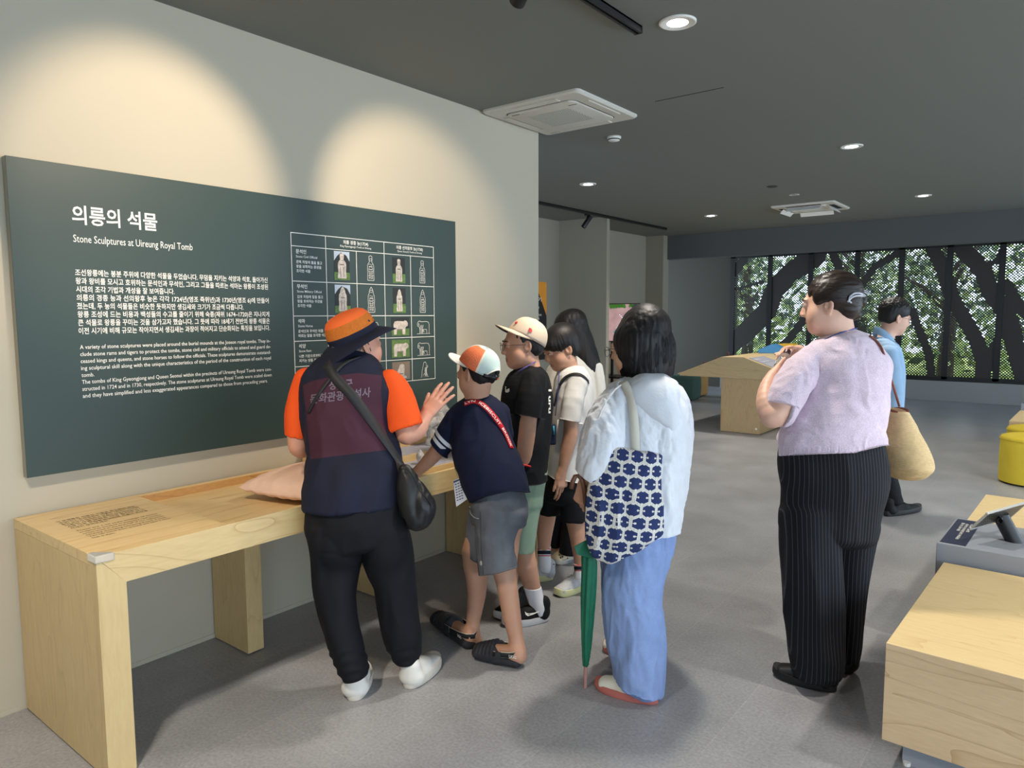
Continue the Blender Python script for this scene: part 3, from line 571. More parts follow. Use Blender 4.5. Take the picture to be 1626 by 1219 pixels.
# ================================================================ implicit-surface modelling: bodies, garments, hair
class Vol:
    """a field of soft-joined tapered limbs and ellipsoids, turned into one continuous surface"""
    def __init__(s, h): s.h = h; s.ops = []
    # each op: (kind, bbox lo, hi, k, data)
    def seg(s, a, b, ra, rb=None, k=0.02, axis=None, mode='u', flat=(0, 0), cz=1.0):
        """tapered limb; ra/rb radius or (rx, ry); axis = direction of rx"""
        rb = ra if rb is None else rb
        ra = np.array(ra if hasattr(ra, '__len__') else (ra, ra), float); rb = np.array(rb if hasattr(rb, '__len__') else (rb, rb), float)
        a = np.array(a, float); b = np.array(b, float); m = max(ra.max(), rb.max())+k+s.h*2
        s.ops.append(('seg', np.minimum(a, b)-m, np.maximum(a, b)+m, k, (a, b, ra, rb, axis, flat, cz), mode)); return s
    def ell(s, c, r, R=None, k=0.02, mode='u'):
        c = np.array(c, float); r = np.array(r, float); R = np.eye(3) if R is None else np.array(R, float)
        ext = np.sqrt(((R*r)**2).sum(1))+k+s.h*2
        s.ops.append(('ell', c-ext, c+ext, k, (c, r, R), mode)); return s
    def plane(s, p, n):
        """cut away everything on the side the normal points to"""
        s.ops.append(('pl', None, None, 0, (np.array(p, float), np.array(n, float)/np.linalg.norm(n)), 'cut')); return s
    def sweep(s, rows, k=0.02, sub=3, mode='u', flat=(0, 0), cz=.4):
        """rows: (centre, rx, ry); smooth tube of elliptic sections, rx along the camera's right"""
        C = np.array([r[0] for r in rows], float); R = np.array([[r[1], r[2]] for r in rows], float)
        n = len(rows)
        if sub > 1 and n > 2:
            CC, RR = [], []
            for i in range(n-1):
                p = [C[max(i-1, 0)], C[i], C[i+1], C[min(i+2, n-1)]]; q = [R[max(i-1, 0)], R[i], R[i+1], R[min(i+2, n-1)]]
                for j in range(sub):
                    t = j/sub; w = (-.5*t+t*t-.5*t**3, 1-2.5*t*t+1.5*t**3, .5*t+2*t*t-1.5*t**3, -.5*t*t+.5*t**3)
                    CC.append(sum(a*b for a, b in zip(w, p))); RR.append(sum(a*b for a, b in zip(w, q)))
            CC.append(C[-1]); RR.append(R[-1]); C, R = np.array(CC), np.array(RR)
        for i in range(len(C)-1): s.seg(C[i], C[i+1], R[i], R[i+1], k if i == 0 else min(k, .0015), axis=RGT, mode=mode, cz=cz, flat=(flat[0] and i == 0, flat[1] and i == len(C)-2))
        return s
    def mesh(s, smooth=2):
        h = s.h; us = [o for o in s.ops if o[5] == 'u']
        lo = np.min([o[1] for o in us], 0)-h*2; hi = np.max([o[2] for o in us], 0)+h*2
        n = np.ceil((hi-lo)/h).astype(int)+1
        F = np.full(n, 1.0, np.float32)
        ax = [(lo[i]+h*np.arange(n[i])).astype(np.float32) for i in range(3)]
        for kind, l, u, k, d, mode in s.ops:
            if kind == 'pl':
                p, nn = d
                D = (ax[0][:, None, None]-p[0])*nn[0]+(ax[1][None, :, None]-p[1])*nn[1]+(ax[2][None, None, :]-p[2])*nn[2]
                F = np.maximum(F, D.astype(np.float32)); continue
            i0 = np.clip(np.floor((l-lo)/h).astype(int), 0, n-1); i1 = np.clip(np.ceil((u-lo)/h).astype(int)+1, 0, n)
            if (i1 <= i0).any(): continue
            X = ax[0][i0[0]:i1[0], None, None]; Y = ax[1][None, i0[1]:i1[1], None]; Z = ax[2][None, None, i0[2]:i1[2]]
            if kind == 'seg':
                a, b, ra, rb, axis, flat, cz = d; ab = b-a; L2 = float(ab@ab)+1e-12
                px, py, pz = X-a[0], Y-a[1], Z-a[2]
                t = np.clip((px*ab[0]+py*ab[1]+pz*ab[2])/L2, 0, 1)
                qx, qy, qz = px-t*ab[0], py-t*ab[1], pz-t*ab[2]
                if axis is None:
                    r = ra[0]+(rb[0]-ra[0])*t; D = np.sqrt(qx*qx+qy*qy+qz*qz)-r
                else:
                    dn = ab/math.sqrt(L2); A = np.array(axis, float); A = A-dn*(A@dn); A /= np.linalg.norm(A)+1e-9; B = np.cross(dn, A)
                    rx = ra[0]+(rb[0]-ra[0])*t; ry = ra[1]+(rb[1]-ra[1])*t; rz = np.minimum(rx, ry)*cz
                    u_ = qx*A[0]+qy*A[1]+qz*A[2]; v_ = qx*B[0]+qy*B[1]+qz*B[2]; w_ = qx*dn[0]+qy*dn[1]+qz*dn[2]
                    k0 = np.sqrt((u_/rx)**2+(v_/ry)**2+(w_/rz)**2); k1 = np.sqrt((u_/rx**2)**2+(v_/ry**2)**2+(w_/rz**2)**2)+1e-9
                    D = k0*(k0-1)/k1; D = np.where(k0 < .3, -rz*.7, D)
                if flat[0] or flat[1]:
                    g_ = (px*ab[0]+py*ab[1]+pz*ab[2])/math.sqrt(L2)
                    if flat[0]: D = np.maximum(D, -g_)
                    if flat[1]: D = np.maximum(D, g_-math.sqrt(L2))
            else:
                c, r, R = d
                px, py, pz = X-c[0], Y-c[1], Z-c[2]
                q = [px*R[0, j]+py*R[1, j]+pz*R[2, j] for j in range(3)]
                k0 = np.sqrt((q[0]/r[0])**2+(q[1]/r[1])**2+(q[2]/r[2])**2); k1 = np.sqrt((q[0]/r[0]**2)**2+(q[1]/r[1]**2)**2+(q[2]/r[2]**2)**2)+1e-9
                D = k0*(k0-1)/k1; D = np.where(k0 < .3, -min(r)*.7, D)
            G = F[i0[0]:i1[0], i0[1]:i1[1], i0[2]:i1[2]]
            if mode == 'u':
                if k > 0:
                    hh = np.clip(.5+.5*(G-D)/k, 0, 1); F[i0[0]:i1[0], i0[1]:i1[1], i0[2]:i1[2]] = G+(D-G)*hh-k*hh*(1-hh)
                else: F[i0[0]:i1[0], i0[1]:i1[1], i0[2]:i1[2]] = np.minimum(G, D)
            else:
                if k > 0:
                    hh = np.clip(.5-.5*(G+D)/k, 0, 1); F[i0[0]:i1[0], i0[1]:i1[1], i0[2]:i1[2]] = G+(-D-G)*hh+k*hh*(1-hh)
                else: F[i0[0]:i1[0], i0[1]:i1[1], i0[2]:i1[2]] = np.maximum(G, -D)
        return surface_net(F, lo, h, smooth)
def surface_net(F, lo, h, smooth=2):
    S = F < 0; nx, ny, nz = F.shape
    cnt = np.zeros((nx-1, ny-1, nz-1), np.int8)
    for dx in (0, 1):
        for dy in (0, 1):
            for dz in (0, 1): cnt += S[dx:nx-1+dx, dy:ny-1+dy, dz:nz-1+dz]
    act = (cnt > 0) & (cnt < 8); I, J, K = np.nonzero(act); n = len(I)
    idx = np.full(act.shape, -1, np.int32); idx[I, J, K] = np.arange(n)
    P = np.zeros((n, 3)); W = np.zeros(n)
    cs = [(0, 0, 0), (1, 0, 0), (0, 1, 0), (1, 1, 0), (0, 0, 1), (1, 0, 1), (0, 1, 1), (1, 1, 1)]
    val = [F[I+c[0], J+c[1], K+c[2]].astype(np.float64) for c in cs]
    for a in range(8):
        for b in range(a+1, 8):
            dd = [cs[b][i]-cs[a][i] for i in range(3)]
            if sum(map(abs, dd)) != 1: continue
            m = (val[a] < 0) != (val[b] < 0); t = np.where(m, val[a]/(val[a]-val[b]+1e-20), 0)
            for i in range(3): P[:, i] += np.where(m, cs[a][i]+t*dd[i], 0)
            W += m
    P = P/W[:, None]+np.stack([I, J, K], 1); P = lo+P*h
    Q = []
    for axn in range(3):
        sl0 = [slice(None)]*3; sl1 = [slice(None)]*3; sl0[axn] = slice(0, -1); sl1[axn] = slice(1, None)
        c = S[tuple(sl0)] != S[tuple(sl1)]; inside = S[tuple(sl0)]
        o1, o2 = (axn+1) % 3, (axn+2) % 3
        g = np.array(np.nonzero(c)); ok = (g[o1] > 0) & (g[o2] > 0) & (g[o1] < F.shape[o1]-1) & (g[o2] < F.shape[o2]-1); g = g[:, ok]
        def cell(d1, d2):
            q = g.copy(); q[o1] -= d1; q[o2] -= d2; return idx[q[0], q[1], q[2]]
        quad = np.stack([cell(1, 1), cell(0, 1), cell(0, 0), cell(1, 0)], 1); ins = inside[g[0], g[1], g[2]]
        quad[~ins] = quad[~ins][:, ::-1]; Q.append(quad)
    Q = np.concatenate(Q)
    for _ in range(smooth): P = relax(P, Q, .5)
    return P, Q
def relax(P, Q, w):
    A = np.zeros_like(P); c = np.zeros(len(P))
    for i in range(4):
        for j in ((i+1) % 4, (i-1) % 4): np.add.at(A, Q[:, i], P[Q[:, j]]); np.add.at(c, Q[:, i], 1)
    return P+(A/np.maximum(c, 1)[:, None]-P)*w
def normals(P, Q):
    n = np.cross(P[Q[:, 2]]-P[Q[:, 0]], P[Q[:, 3]]-P[Q[:, 1]]); A = np.zeros_like(P)
    for i in range(4): np.add.at(A, Q[:, i], n)
    return A/(np.linalg.norm(A, axis=1)[:, None]+1e-12)
def vnoise(p, seed=0):
    """smooth value noise in -1..1"""
    p = np.asarray(p, float); i = np.floor(p).astype(np.int64); f = p-i; f = f*f*(3-2*f); o = np.zeros(len(p))
    for dx in (0, 1):
        for dy in (0, 1):
            for dz in (0, 1):
                q = ((i[:, 0]+dx)*374761393+(i[:, 1]+dy)*668265263+(i[:, 2]+dz)*2147483647+seed*974711) & 0xFFFFFFFF
                q = ((q ^ (q >> 13))*1274126177) & 0xFFFFFFFF; q = (q ^ (q >> 16)) & 0xFFFF
                o += q/32767.5*(f[:, 0] if dx else 1-f[:, 0])*(f[:, 1] if dy else 1-f[:, 1])*(f[:, 2] if dz else 1-f[:, 2])
    return o-1
def cam_coords(P):
    """points as (right, forward, up) of the room seen along the view's heading"""
    d = P-EYE; return np.stack([d@RH, d@FH, P[:, 2]], 1)
def folds(P, Q, amp, fx, fz, seed=0, ridge=True, mask=None):
    """soft creases: fx across, fz along the height"""
    c = cam_coords(P)*np.array((fx, fx, fz)); c = c+0.6*np.stack([vnoise(c*.7, seed+5), vnoise(c*.7, seed+6), vnoise(c*.7, seed+7)], 1)
    v = vnoise(c, seed)*.65+vnoise(c*2.1, seed+1)*.35
    if ridge: v = (1-np.abs(v)*2.2)
    d = amp*v
    if mask is not None: d = d*mask
    return P+normals(P, Q)*d[:, None]
def to_obj(name, PQ, mats, parent=None, attrs=None, origin=None, mat_idx=None):
    P, Q = PQ; me = bpy.data.meshes.new(name)
    O = np.zeros(3) if origin is None else np.array(origin, float)
    V = P-O
    me.vertices.add(len(V)); me.vertices.foreach_set('co', V.astype(np.float32).ravel())
    me.loops.add(len(Q)*4); me.loops.foreach_set('vertex_index', Q.astype(np.int32).ravel())
    me.polygons.add(len(Q)); me.polygons.foreach_set('loop_start', np.arange(0, len(Q)*4, 4, dtype=np.int32)); me.polygons.foreach_set('loop_total', np.full(len(Q), 4, np.int32))
    me.polygons.foreach_set('use_smooth', np.ones(len(Q), bool))
    for m in (mats if isinstance(mats, (list, tuple)) else [mats]): me.materials.append(m)
    if mat_idx is not None: me.polygons.foreach_set('material_index', mat_idx.astype(np.int32))
    me.update(calc_edges=True)
    for k, v in (attrs or {}).items():
        a = me.attributes.new(k, 'FLOAT', 'POINT'); a.data.foreach_set('value', np.asarray(v, np.float32))
    o = bpy.data.objects.new(name, me); COL.objects.link(o)
    o.location = Vector(O)
    if parent is not None:
        o.parent = parent; o.location = Vector(O)-wloc(parent)
    return o
def wloc(o):
    v = Vector((0, 0, 0))
    while o is not None: v = v+o.location; o = o.parent
    return v
def put(mb, name, mats, parent, smooth=True, bevel=0.0, sharp=None):
    """link a mesh collected in room coordinates under its parent"""
    o = mb.build(name, mats, None, smooth, bevel, sharp=sharp); o.parent = parent; o.location = -wloc(parent); return o
def px(t): return t/FPX                      # metres per pixel at distance t
def rows(*R):
    """(x left, x right, y, t, half depth) -> sweep rows"""
    return [(at((a+b)/2, y, t), abs(b-a)/2*px(t), d) for a, b, y, t, d in R]
def limb(v, R, k=.02, sub=3):
    """R: (x, y, t, radius in pixels[, depth radius in pixels])"""
    v.sweep([(at(q[0], q[1], q[2]), q[3]*px(q[2]), (q[4] if len(q) > 4 else q[3])*px(q[2])) for q in R], k, sub, cz=.9)
def face_frame(yaw, pitch=0, roll=0):
    """head axes: yaw 0 looks at the camera, 90 to the left of the picture, 180 away; columns right, forward, up of the head"""
    y = math.radians(yaw); f = -FH*math.cos(y)-RH*math.sin(y); u = ZUP.copy(); r = np.cross(f, u)
    p = math.radians(pitch); f, u = f*math.cos(p)-u*math.sin(p), u*math.cos(p)+f*math.sin(p)
    q = math.radians(roll); r, u = r*math.cos(q)+u*math.sin(q), u*math.cos(q)-r*math.sin(q)
    return np.stack([r, f, u], 1)
def head(v, c, R, s=1.0, jaw=1.0, chub=0.0):
    """head about the ear-level centre c; R columns = right, forward, up"""
    c = np.array(c, float); W = lambda x, y, z: c+R@(np.array((x, y, z))*s)
    E = lambda p, r, k=.012, mode='u', RR=None: v.ell(W(*p), np.array(r)*s, R if RR is None else RR, k*s, mode)
    E((0, -.018, .040), (.074, .094, .084), 0)
    E((0, .022, -.02), (.063, .070, .088), .03)
    E((0, .048, -.088), (.036*jaw, .034, .026), .03)
    for sx in (-1, 1):
        E((sx*(.038+chub*.3), .040, -.045), (.028+chub, .034, .036+chub), .025)      # cheeks
        E((sx*.046, .0, -.065), (.018+chub*.6, .03, .03), .03)                         # jaw corners
        E((sx*.031, .098, .004), (.017, .014, .010), .012, 's')                         # eye sockets
        E((sx*.031, .0815, .003), (.0145, .0125, .0115), .004)                          # lids over the eye
    E((0, .083, .024), (.045, .012, .010), .015)                                       # brow
    v.seg(W(0, .088, .006), W(0, .1005, -.029), .008*s, .0115*s, .012*s)                 # nose
    for sx in (-1, 1): E((sx*.012, .094, -.033), (.008, .010, .0075), .006)
    E((0, .079, -.0605), (.021, .0125, .0060), .005); E((0, .077, -.0730), (.018, .0125, .0068), .005)
    for sx in (-1, 1):                                                                # ears
        a = math.radians(sx*22); t = np.stack([R@np.array((math.cos(a), math.sin(a), 0)), R@np.array((-math.sin(a), math.cos(a), .12)), R@np.array((0, -.12, 1))], 1)
        E((sx*.077, -.008, -.006), (.008, .0195, .031), .006, 'u', t); E((sx*.083, -.004, .0), (.006, .010, .017), .005, 's', t)
        E((sx*.0745, .006, -.008), (.006, .006, .008), .005)
    return W
def neck(v, W, base, r, s=1.0, k=.03):
    v.seg(W(0, -.022, -.055), base, r, r*1.08, k)
def eyes(parent, W, R, s, squint=.8, which=(-1, 1)):
    for sx in which:
        mb = MB(); n = 12; c = W(sx*.031, .0835, .003); r = .0118*s
        mb.rings([[c+R@np.array((r*math.sin(th)*math.cos(2*math.pi*k/n)*1.15, r*math.cos(th), r*math.sin(th)*math.sin(2*math.pi*k/n)*.55*squint)) for k in range(n)] for th in [math.pi*.5*i/8 for i in range(1, 9)]])
        o = put(mb, 'eye', EYE_MAT, parent)
        mb = MB(); c2 = W(sx*.031, .0835+.0121, .0035)
        mb.rings([[c2+R@np.array((q*math.cos(2*math.pi*k/n), -dy, q*math.sin(2*math.pi*k/n)*.95*squint)) for k in range(n)] for q, dy in ((.0056*s, .0022), (.0048*s, .0006), (.002*s, .0001))]); put(mb, 'iris', IRIS_MAT, o)
        mb = MB(); mb.tube([W(sx*.031+x, .0945-abs(x)*.4, .0095*squint+.002-x*x*11) for x in (-.016, -.008, 0, .008, .016)], [.0006, .0012, .0014, .0012, .0006], 6); put(mb, 'eyelash', HAIR_BLACK, parent)
def brows(parent, W, s, col):
    for sx in (-1, 1):
        mb = MB(); mb.tube([W(sx*x, y, z) for x, y, z in ((.013, .0965, .0225), (.026, .0955, .0265), (.038, .089, .0265), (.047, .078, .022))], [.0022*s, .0030*s, .0026*s, .001*s], 6); put(mb, 'eyebrow', col, parent)
def hand(v, wrist, d, palm, s=1.0, curl=(20, 20, 20, 20), spread=(8, 2, -4, -11), thumb_side=1, thumb=(50, 20), k=.004, fat=1.0, lens=(.9, 1.0, .94, .76), bend=(1, 1.1, .7)):
    """wrist point, pointing direction, palm-facing direction; thumb_side: +1 thumb on cross(d, palm) side. fingers index..little"""
    d = np.array(d, float); d /= np.linalg.norm(d); n = np.array(palm, float); n = n-d*(n@d); n /= np.linalg.norm(n); a = np.cross(d, n)*thumb_side
    P = lambda x, y, z: wrist+(a*x+d*y+n*z)*s
    # palm
    v.seg(P(0, -.012, 0), P(.002, .03, 0), (.026*s, .019*s), (.034*s, .017*s), .015, axis=a)
    v.seg(P(.002, .03, 0), P(.0, .078, .0), (.034*s, .016*s), (.038*s, .0125*s), .008, axis=a)
    v.ell(P(.022, .028, .012), np.array((.018, .03, .014))*s, np.stack([a, d, n], 1), .012)      # ball of the thumb
    xs = (.0285, .0095, -.0095, -.027); ys = (.083, .088, .084, .074); rr = [q*fat for q in (.0086, .0090, .0084, .0074)]
    for i in range(4):
        sp = math.radians(spread[i]); p = P(xs[i], ys[i]-.012, 0); dirx = d*math.cos(sp)+a*math.sin(sp); ang = 0.0
        ls = np.array((.046, .027, .021))*lens[i]*s; r = rr[i]*s
        for j in range(3):
            ang += math.radians(curl[i])*bend[j]; q = dirx*math.cos(ang)+n*math.sin(ang)
            e = p+q*(ls[j]+(.012*s if j == 0 else 0)); v.seg(p, e, r, r*(.93 if j < 2 else .80), k); p = e; r *= .93
    th, tb = math.radians(thumb[0]), math.radians(thumb[1])
    p = P(.022, .018, .006); q = d*math.cos(th)+a*math.sin(th)*.9+n*math.sin(th)*.35; q /= np.linalg.norm(q)
    e = p+q*.042*s; v.seg(p, e, .0125*s, .0105*s, .008); q2 = q*math.cos(tb)+d*math.sin(tb)+n*math.sin(tb)*.2; q2 /= np.linalg.norm(q2); f = e+q2*.030*s; v.seg(e, f, .0102*s, .0094*s, .004); v.seg(f, f+q2*.021*s, .0094*s, .0078*s, .004)
    return P
# ---------------------------------------------------------------- skin, hair and cloth
def skin(name, col, lip=(.34, .11, .10)):
    m, nt, b = new_mat(name)
    at_ = N(nt, 'ShaderNodeAttribute'); at_.attribute_name = 'lip'
    tc = N(nt, 'ShaderNodeTexCoord'); n = N(nt, 'ShaderNodeTexNoise'); n.inputs['Scale'].default_value = 28; n.inputs['Detail'].default_value = 4; L(nt, tc.outputs['Object'], n.inputs['Vector'])
    mx0 = N(nt, 'ShaderNodeMix', data_type='RGBA'); mx0.inputs['A'].default_value = (*[c*.90 for c in col], 1); mx0.inputs['B'].default_value = (min(1, col[0]*1.08), col[1]*1.02, col[2]*.98, 1); L(nt, n.outputs['Fac'], mx0.inputs['Factor'])
    mx = N(nt, 'ShaderNodeMix', data_type='RGBA'); L(nt, mx0.outputs['Result'], mx.inputs['A']); mx.inputs['B'].default_value = (*lip, 1); L(nt, at_.outputs['Fac'], mx.inputs['Factor'])
    L(nt, mx.outputs['Result'], b.inputs['Base Color']); b.inputs['Roughness'].default_value = .52; b.inputs['Subsurface Weight'].default_value = .12; b.inputs['Subsurface Radius'].default_value = (.012, .005, .003); b.inputs['Subsurface Scale'].default_value = .5
    return m
SKIN_A = skin('light_skin', srgb(216, 168, 140)); SKIN_B = skin('tan_skin', srgb(196, 150, 124)); SKIN_C = skin('fair_skin', srgb(224, 180, 158)); SKIN_D = skin('ruddy_skin', srgb(214, 158, 134))
EYE_MAT = plain('eye_white', (.75, .72, .68), .2); IRIS_MAT = plain('dark_iris', (.012, .008, .006), .12)
def hair_mat(name, col, rough=.5, scale=(90, 90, 6), bump=.2):
    m, nt, b = new_mat(name); tc = N(nt, 'ShaderNodeTexCoord'); mp = N(nt, 'ShaderNodeMapping'); mp.inputs['Scale'].default_value = scale; L(nt, tc.outputs['Object'], mp.inputs['Vector'])
    n = N(nt, 'ShaderNodeTexNoise'); n.inputs['Scale'].default_value = 3.0; n.inputs['Detail'].default_value = 4; n.inputs['Distortion'].default_value = .6; L(nt, mp.outputs[0], n.inputs['Vector'])
    bp = N(nt, 'ShaderNodeBump'); bp.inputs['Strength'].default_value = bump; bp.inputs['Distance'].default_value = .004; L(nt, n.outputs['Fac'], bp.inputs['Height']); L(nt, bp.outputs[0], b.inputs['Normal'])
    mx = N(nt, 'ShaderNodeMix', data_type='RGBA'); mx.inputs['A'].default_value = (*[c*.5 for c in col], 1); mx.inputs['B'].default_value = (*[c*1.5 for c in col], 1); L(nt, n.outputs['Fac'], mx.inputs['Factor']); L(nt, mx.outputs['Result'], b.inputs['Base Color'])
    b.inputs['Roughness'].default_value = rough; b.inputs['Specular IOR Level'].default_value = .32
    return m
HAIR_BLACK = hair_mat('black_hair', (.011, .0095, .010)); HAIR_BROWN = hair_mat('dark_brown_hair', (.022, .014, .011), .36, (12, 12, 110), .4); HAIR_GREY = hair_mat('short_grey_hair', (.14, .12, .10), .6, (140, 140, 30), .4)
def cloth(name, col, rough=.85, weave=900, bump=.12, noise=.10, nscale=10, sheen=.0, heather=0.0):
    m, nt, b = new_mat(name); tc = N(nt, 'ShaderNodeTexCoord')
    n = N(nt, 'ShaderNodeTexNoise'); n.inputs['Scale'].default_value = nscale; n.inputs['Detail'].default_value = 5; L(nt, tc.outputs['Object'], n.inputs['Vector'])
    w = N(nt, 'ShaderNodeTexNoise'); w.inputs['Scale'].default_value = weave*.5; w.inputs['Detail'].default_value = 2; L(nt, tc.outputs['Object'], w.inputs['Vector'])
    r = N(nt, 'ShaderNodeMapRange'); r.inputs['From Min'].default_value = .3; r.inputs['From Max'].default_value = .7; r.inputs['To Min'].default_value = 1-noise; r.inputs['To Max'].default_value = 1+noise; L(nt, n.outputs['Fac'], r.inputs['Value'])
    r2 = N(nt, 'ShaderNodeMapRange'); r2.inputs['From Min'].default_value = .3; r2.inputs['From Max'].default_value = .7; r2.inputs['To Min'].default_value = 1-heather; r2.inputs['To Max'].default_value = 1+heather; L(nt, w.outputs['Fac'], r2.inputs['Value'])
    mu = N(nt, 'ShaderNodeMath', operation='MULTIPLY'); L(nt, r.outputs[0], mu.inputs[0]); L(nt, r2.outputs[0], mu.inputs[1])
    hs = N(nt, 'ShaderNodeHueSaturation'); hs.inputs['Color'].default_value = (*col, 1); L(nt, mu.outputs[0], hs.inputs['Value']); L(nt, hs.outputs[0], b.inputs['Base Color'])
    bp = N(nt, 'ShaderNodeBump'); bp.inputs['Strength'].default_value = bump; bp.inputs['Distance'].default_value = .002; L(nt, w.outputs['Fac'], bp.inputs['Height']); L(nt, bp.outputs[0], b.inputs['Normal'])
    b.inputs['Roughness'].default_value = rough; b.inputs['Specular IOR Level'].default_value = .25; b.inputs['Sheen Weight'].default_value = sheen
    return m
def attr_mix(m, attr, col, lo=.5, soft=.0):
    """paint a second dye where the attribute passes a threshold"""
    nt = m.node_tree; b = nt.nodes['Principled BSDF']; src = b.inputs['Base Color'].links[0].from_socket if b.inputs['Base Color'].links else None
    a = N(nt, 'ShaderNodeAttribute'); a.attribute_name = attr; g = N(nt, 'ShaderNodeMath', operation='GREATER_THAN'); g.inputs[1].default_value = lo; L(nt, a.outputs['Fac'], g.inputs[0])
    mx = N(nt, 'ShaderNodeMix', data_type='RGBA')
    if src: L(nt, src, mx.inputs['A'])
    else: mx.inputs['A'].default_value = b.inputs['Base Color'].default_value
    mx.inputs['B'].default_value = (*col, 1); L(nt, g.outputs[0], mx.inputs['Factor']); L(nt, mx.outputs['Result'], b.inputs['Base Color']); return m
def project_px(P):
    """picture coordinates of points, used to lay lettering and panels on cloth where the photo has them"""
    d = P-EYE; z = d@FWD; return 813+FPX*(d@RGT)/z, 609.5-FPX*(d@UPV)/z
class Surf:
    """finds the point of a surface under a picture position (seen from the lens), for straps, prints and seams that lie on cloth"""
    def __init__(s, PQs):
        from mathutils.bvhtree import BVHTree
        V, F, o = [], [], 0
        for P, Q in PQs: V += [tuple(p) for p in P]; F += [tuple(int(i)+o for i in q) for q in Q]; o += len(P)
        s.t = BVHTree.FromPolygons(V, F)
    def hit(s, x, y):
        d = ray(x, y); h = s.t.ray_cast(Vector(EYE), Vector(d).normalized())
        return (np.array(h[0]), np.array(h[1])) if h[0] is not None else (None, None)
    def path(s, pts, n=24, lift=.003, fallback=None):
        """points along a picture polyline, laid on the surface"""
        pts = np.array(pts, float); seg = np.r_[0, np.cumsum(np.linalg.norm(np.diff(pts, axis=0), axis=1))]; o, nn = [], []
        for u in np.linspace(0, seg[-1], n):
            x, y = np.interp(u, seg, pts[:, 0]), np.interp(u, seg, pts[:, 1]); p, m = s.hit(x, y)
            if p is None:
                if fallback is None: continue
                p = at(x, y, fallback); m = -FWD
            if m@FWD > 0: m = -m
            o.append(p+m*lift); nn.append(m)
        return o, nn
def smooth_path(o, it=3):
    o = [np.array(p) for p in o]
    for _ in range(it): o = [o[0]]+[(o[i-1]+o[i]*2+o[i+1])/4 for i in range(1, len(o)-1)]+[o[-1]]
    return o
def lips_attr(P, W, s):
    c = W(0, .1, -.0670); c2 = W(0, .12, -.0675); a = np.abs((P-c)@((W(1, 0, 0)-W(0, 0, 0))/s)); z = np.abs((P-c)@((W(0, 0, 1)-W(0, 0, 0))/s)); f = (P-c)@((W(0, 1, 0)-W(0, 0, 0))/s)
    return np.clip(1.4-np.maximum(a/(.021*s), z/(.0085*s))*1.0, 0, .85)*(f > -.026*s)
def local(mb, o):
    """shift a collected mesh into its parent's space"""
    L0 = np.array(o.location); mb.v = [tuple(np.array(p)-L0) for p in mb.v]; return mb
def person(name_pq, mat, label, W=None, s=1.0, origin=None):
    P, Q = name_pq; at_ = {'lip': lips_attr(P, W, s) if W is not None else np.zeros(len(P))}
    o = to_obj('person', (P, Q), mat, None, at_, origin); return tag(o, label, 'person')
def shoe(parent, heel, toe, t, length=None, w=.047, h=.075, sole=.028, mats=None, name='shoe', high=0.0, heel_w=1.0):
    """low shoe from heel point to toe point on the floor"""
    heel = np.array(heel, float); toe = np.array(toe, float)
    d = toe-heel; Ls = np.linalg.norm(d); d /= Ls; sd = np.cross(d, ZUP); sd /= np.linalg.norm(sd); up = np.cross(sd, d)
    X = lambda a, b, c: heel+d*a*Ls+sd*b+up*c
    v = Vol(.004)
    v.seg(X(.16, 0, .035), X(.48, 0, .040), (w*.80*heel_w, .034), (w*.86, .036), 0, axis=sd); v.seg(X(.48, 0, .040), X(.84, 0, .030), (w*.86, .036), (w*.88, .022), .02, axis=sd)
    v.seg(X(.14, 0, .05), X(.12, 0, h), (w*.74*heel_w, w*.8), (w*.64*heel_w, w*.72), .02, axis=sd); v.seg(X(.30, 0, h*.75), X(.52, 0, .056), (w*.55, .026), (w*.6, .02), .02, axis=sd)
    if high: v.seg(X(.12, 0, h), X(.12, 0, h+high), (w*.64, w*.7), (w*.62, w*.68), .01, axis=sd)
    v.plane(X(.5, 0, .012), -up)
    up_ = to_obj(name, v.mesh(2), mats[0], parent)
    z = np.array((0, 0, 0)); n = 28; prof = []
    for i in range(n):
        a = 2*math.pi*i/n; cx = .5+.5*math.cos(a); ww = w*(1.0+.10*math.sin((cx-.35)*3.0)); y = math.copysign(abs(math.sin(a))**.75, math.sin(a))*ww*(1 if cx > .3 else max(.82+.6*cx, min(1, .82*heel_w+.6*cx))); prof.append((cx*1.0, y))
    mb = MB(); mb.rings([[X(.01+.98*a if c else .02+.96*a, b*q, zz+(.012*max(0, (a-.78)/.22)**2)) for a, b in prof] for q, zz, c in ((.94, .001, 0), (1.0, .006, 1), (1.02, sole*.6, 1), (.98, sole, 0))])
    put(mb, 'sole', mats[1], up_, True, sharp=50)
    return up_, X
def hemcut(v, a, b, t, below=True, tilt=0.0):
    """flat cut of a garment along the picture line a-b; keeps what lies above it"""
    p, q = at(a[0], a[1], t), at(b[0], b[1], t); n = np.cross(q-p, FH+ZUP*tilt); n = n if n[2] < 0 else -n
    v.plane((p+q)/2, n if below else -n)
def hem_axis(v, a, b, t, axis):
    """cut a sleeve: plane through picture line a-b facing along the limb's axis"""
    p, q = at(a[0], a[1], t), at(b[0], b[1], t); l = (q-p)/np.linalg.norm(q-p); n = np.array(axis, float); n = n-l*(n@l); v.plane((p+q)/2, n)
def pxwarp(surf, x0, y0, ux, uy, vx, vy, lift=.0015, t=3.0):
    """lettering laid on cloth: text x runs along (ux, uy), text y along (vx, vy) in the picture"""
    def f(x, y):
        X, Y = x0+x*ux+y*vx, y0+x*uy+y*vy; p, n = surf.hit(X, Y)
        if p is None: return at(X, Y, t)
        return p-(ray(X, Y)/np.linalg.norm(ray(X, Y)))*lift
    return f
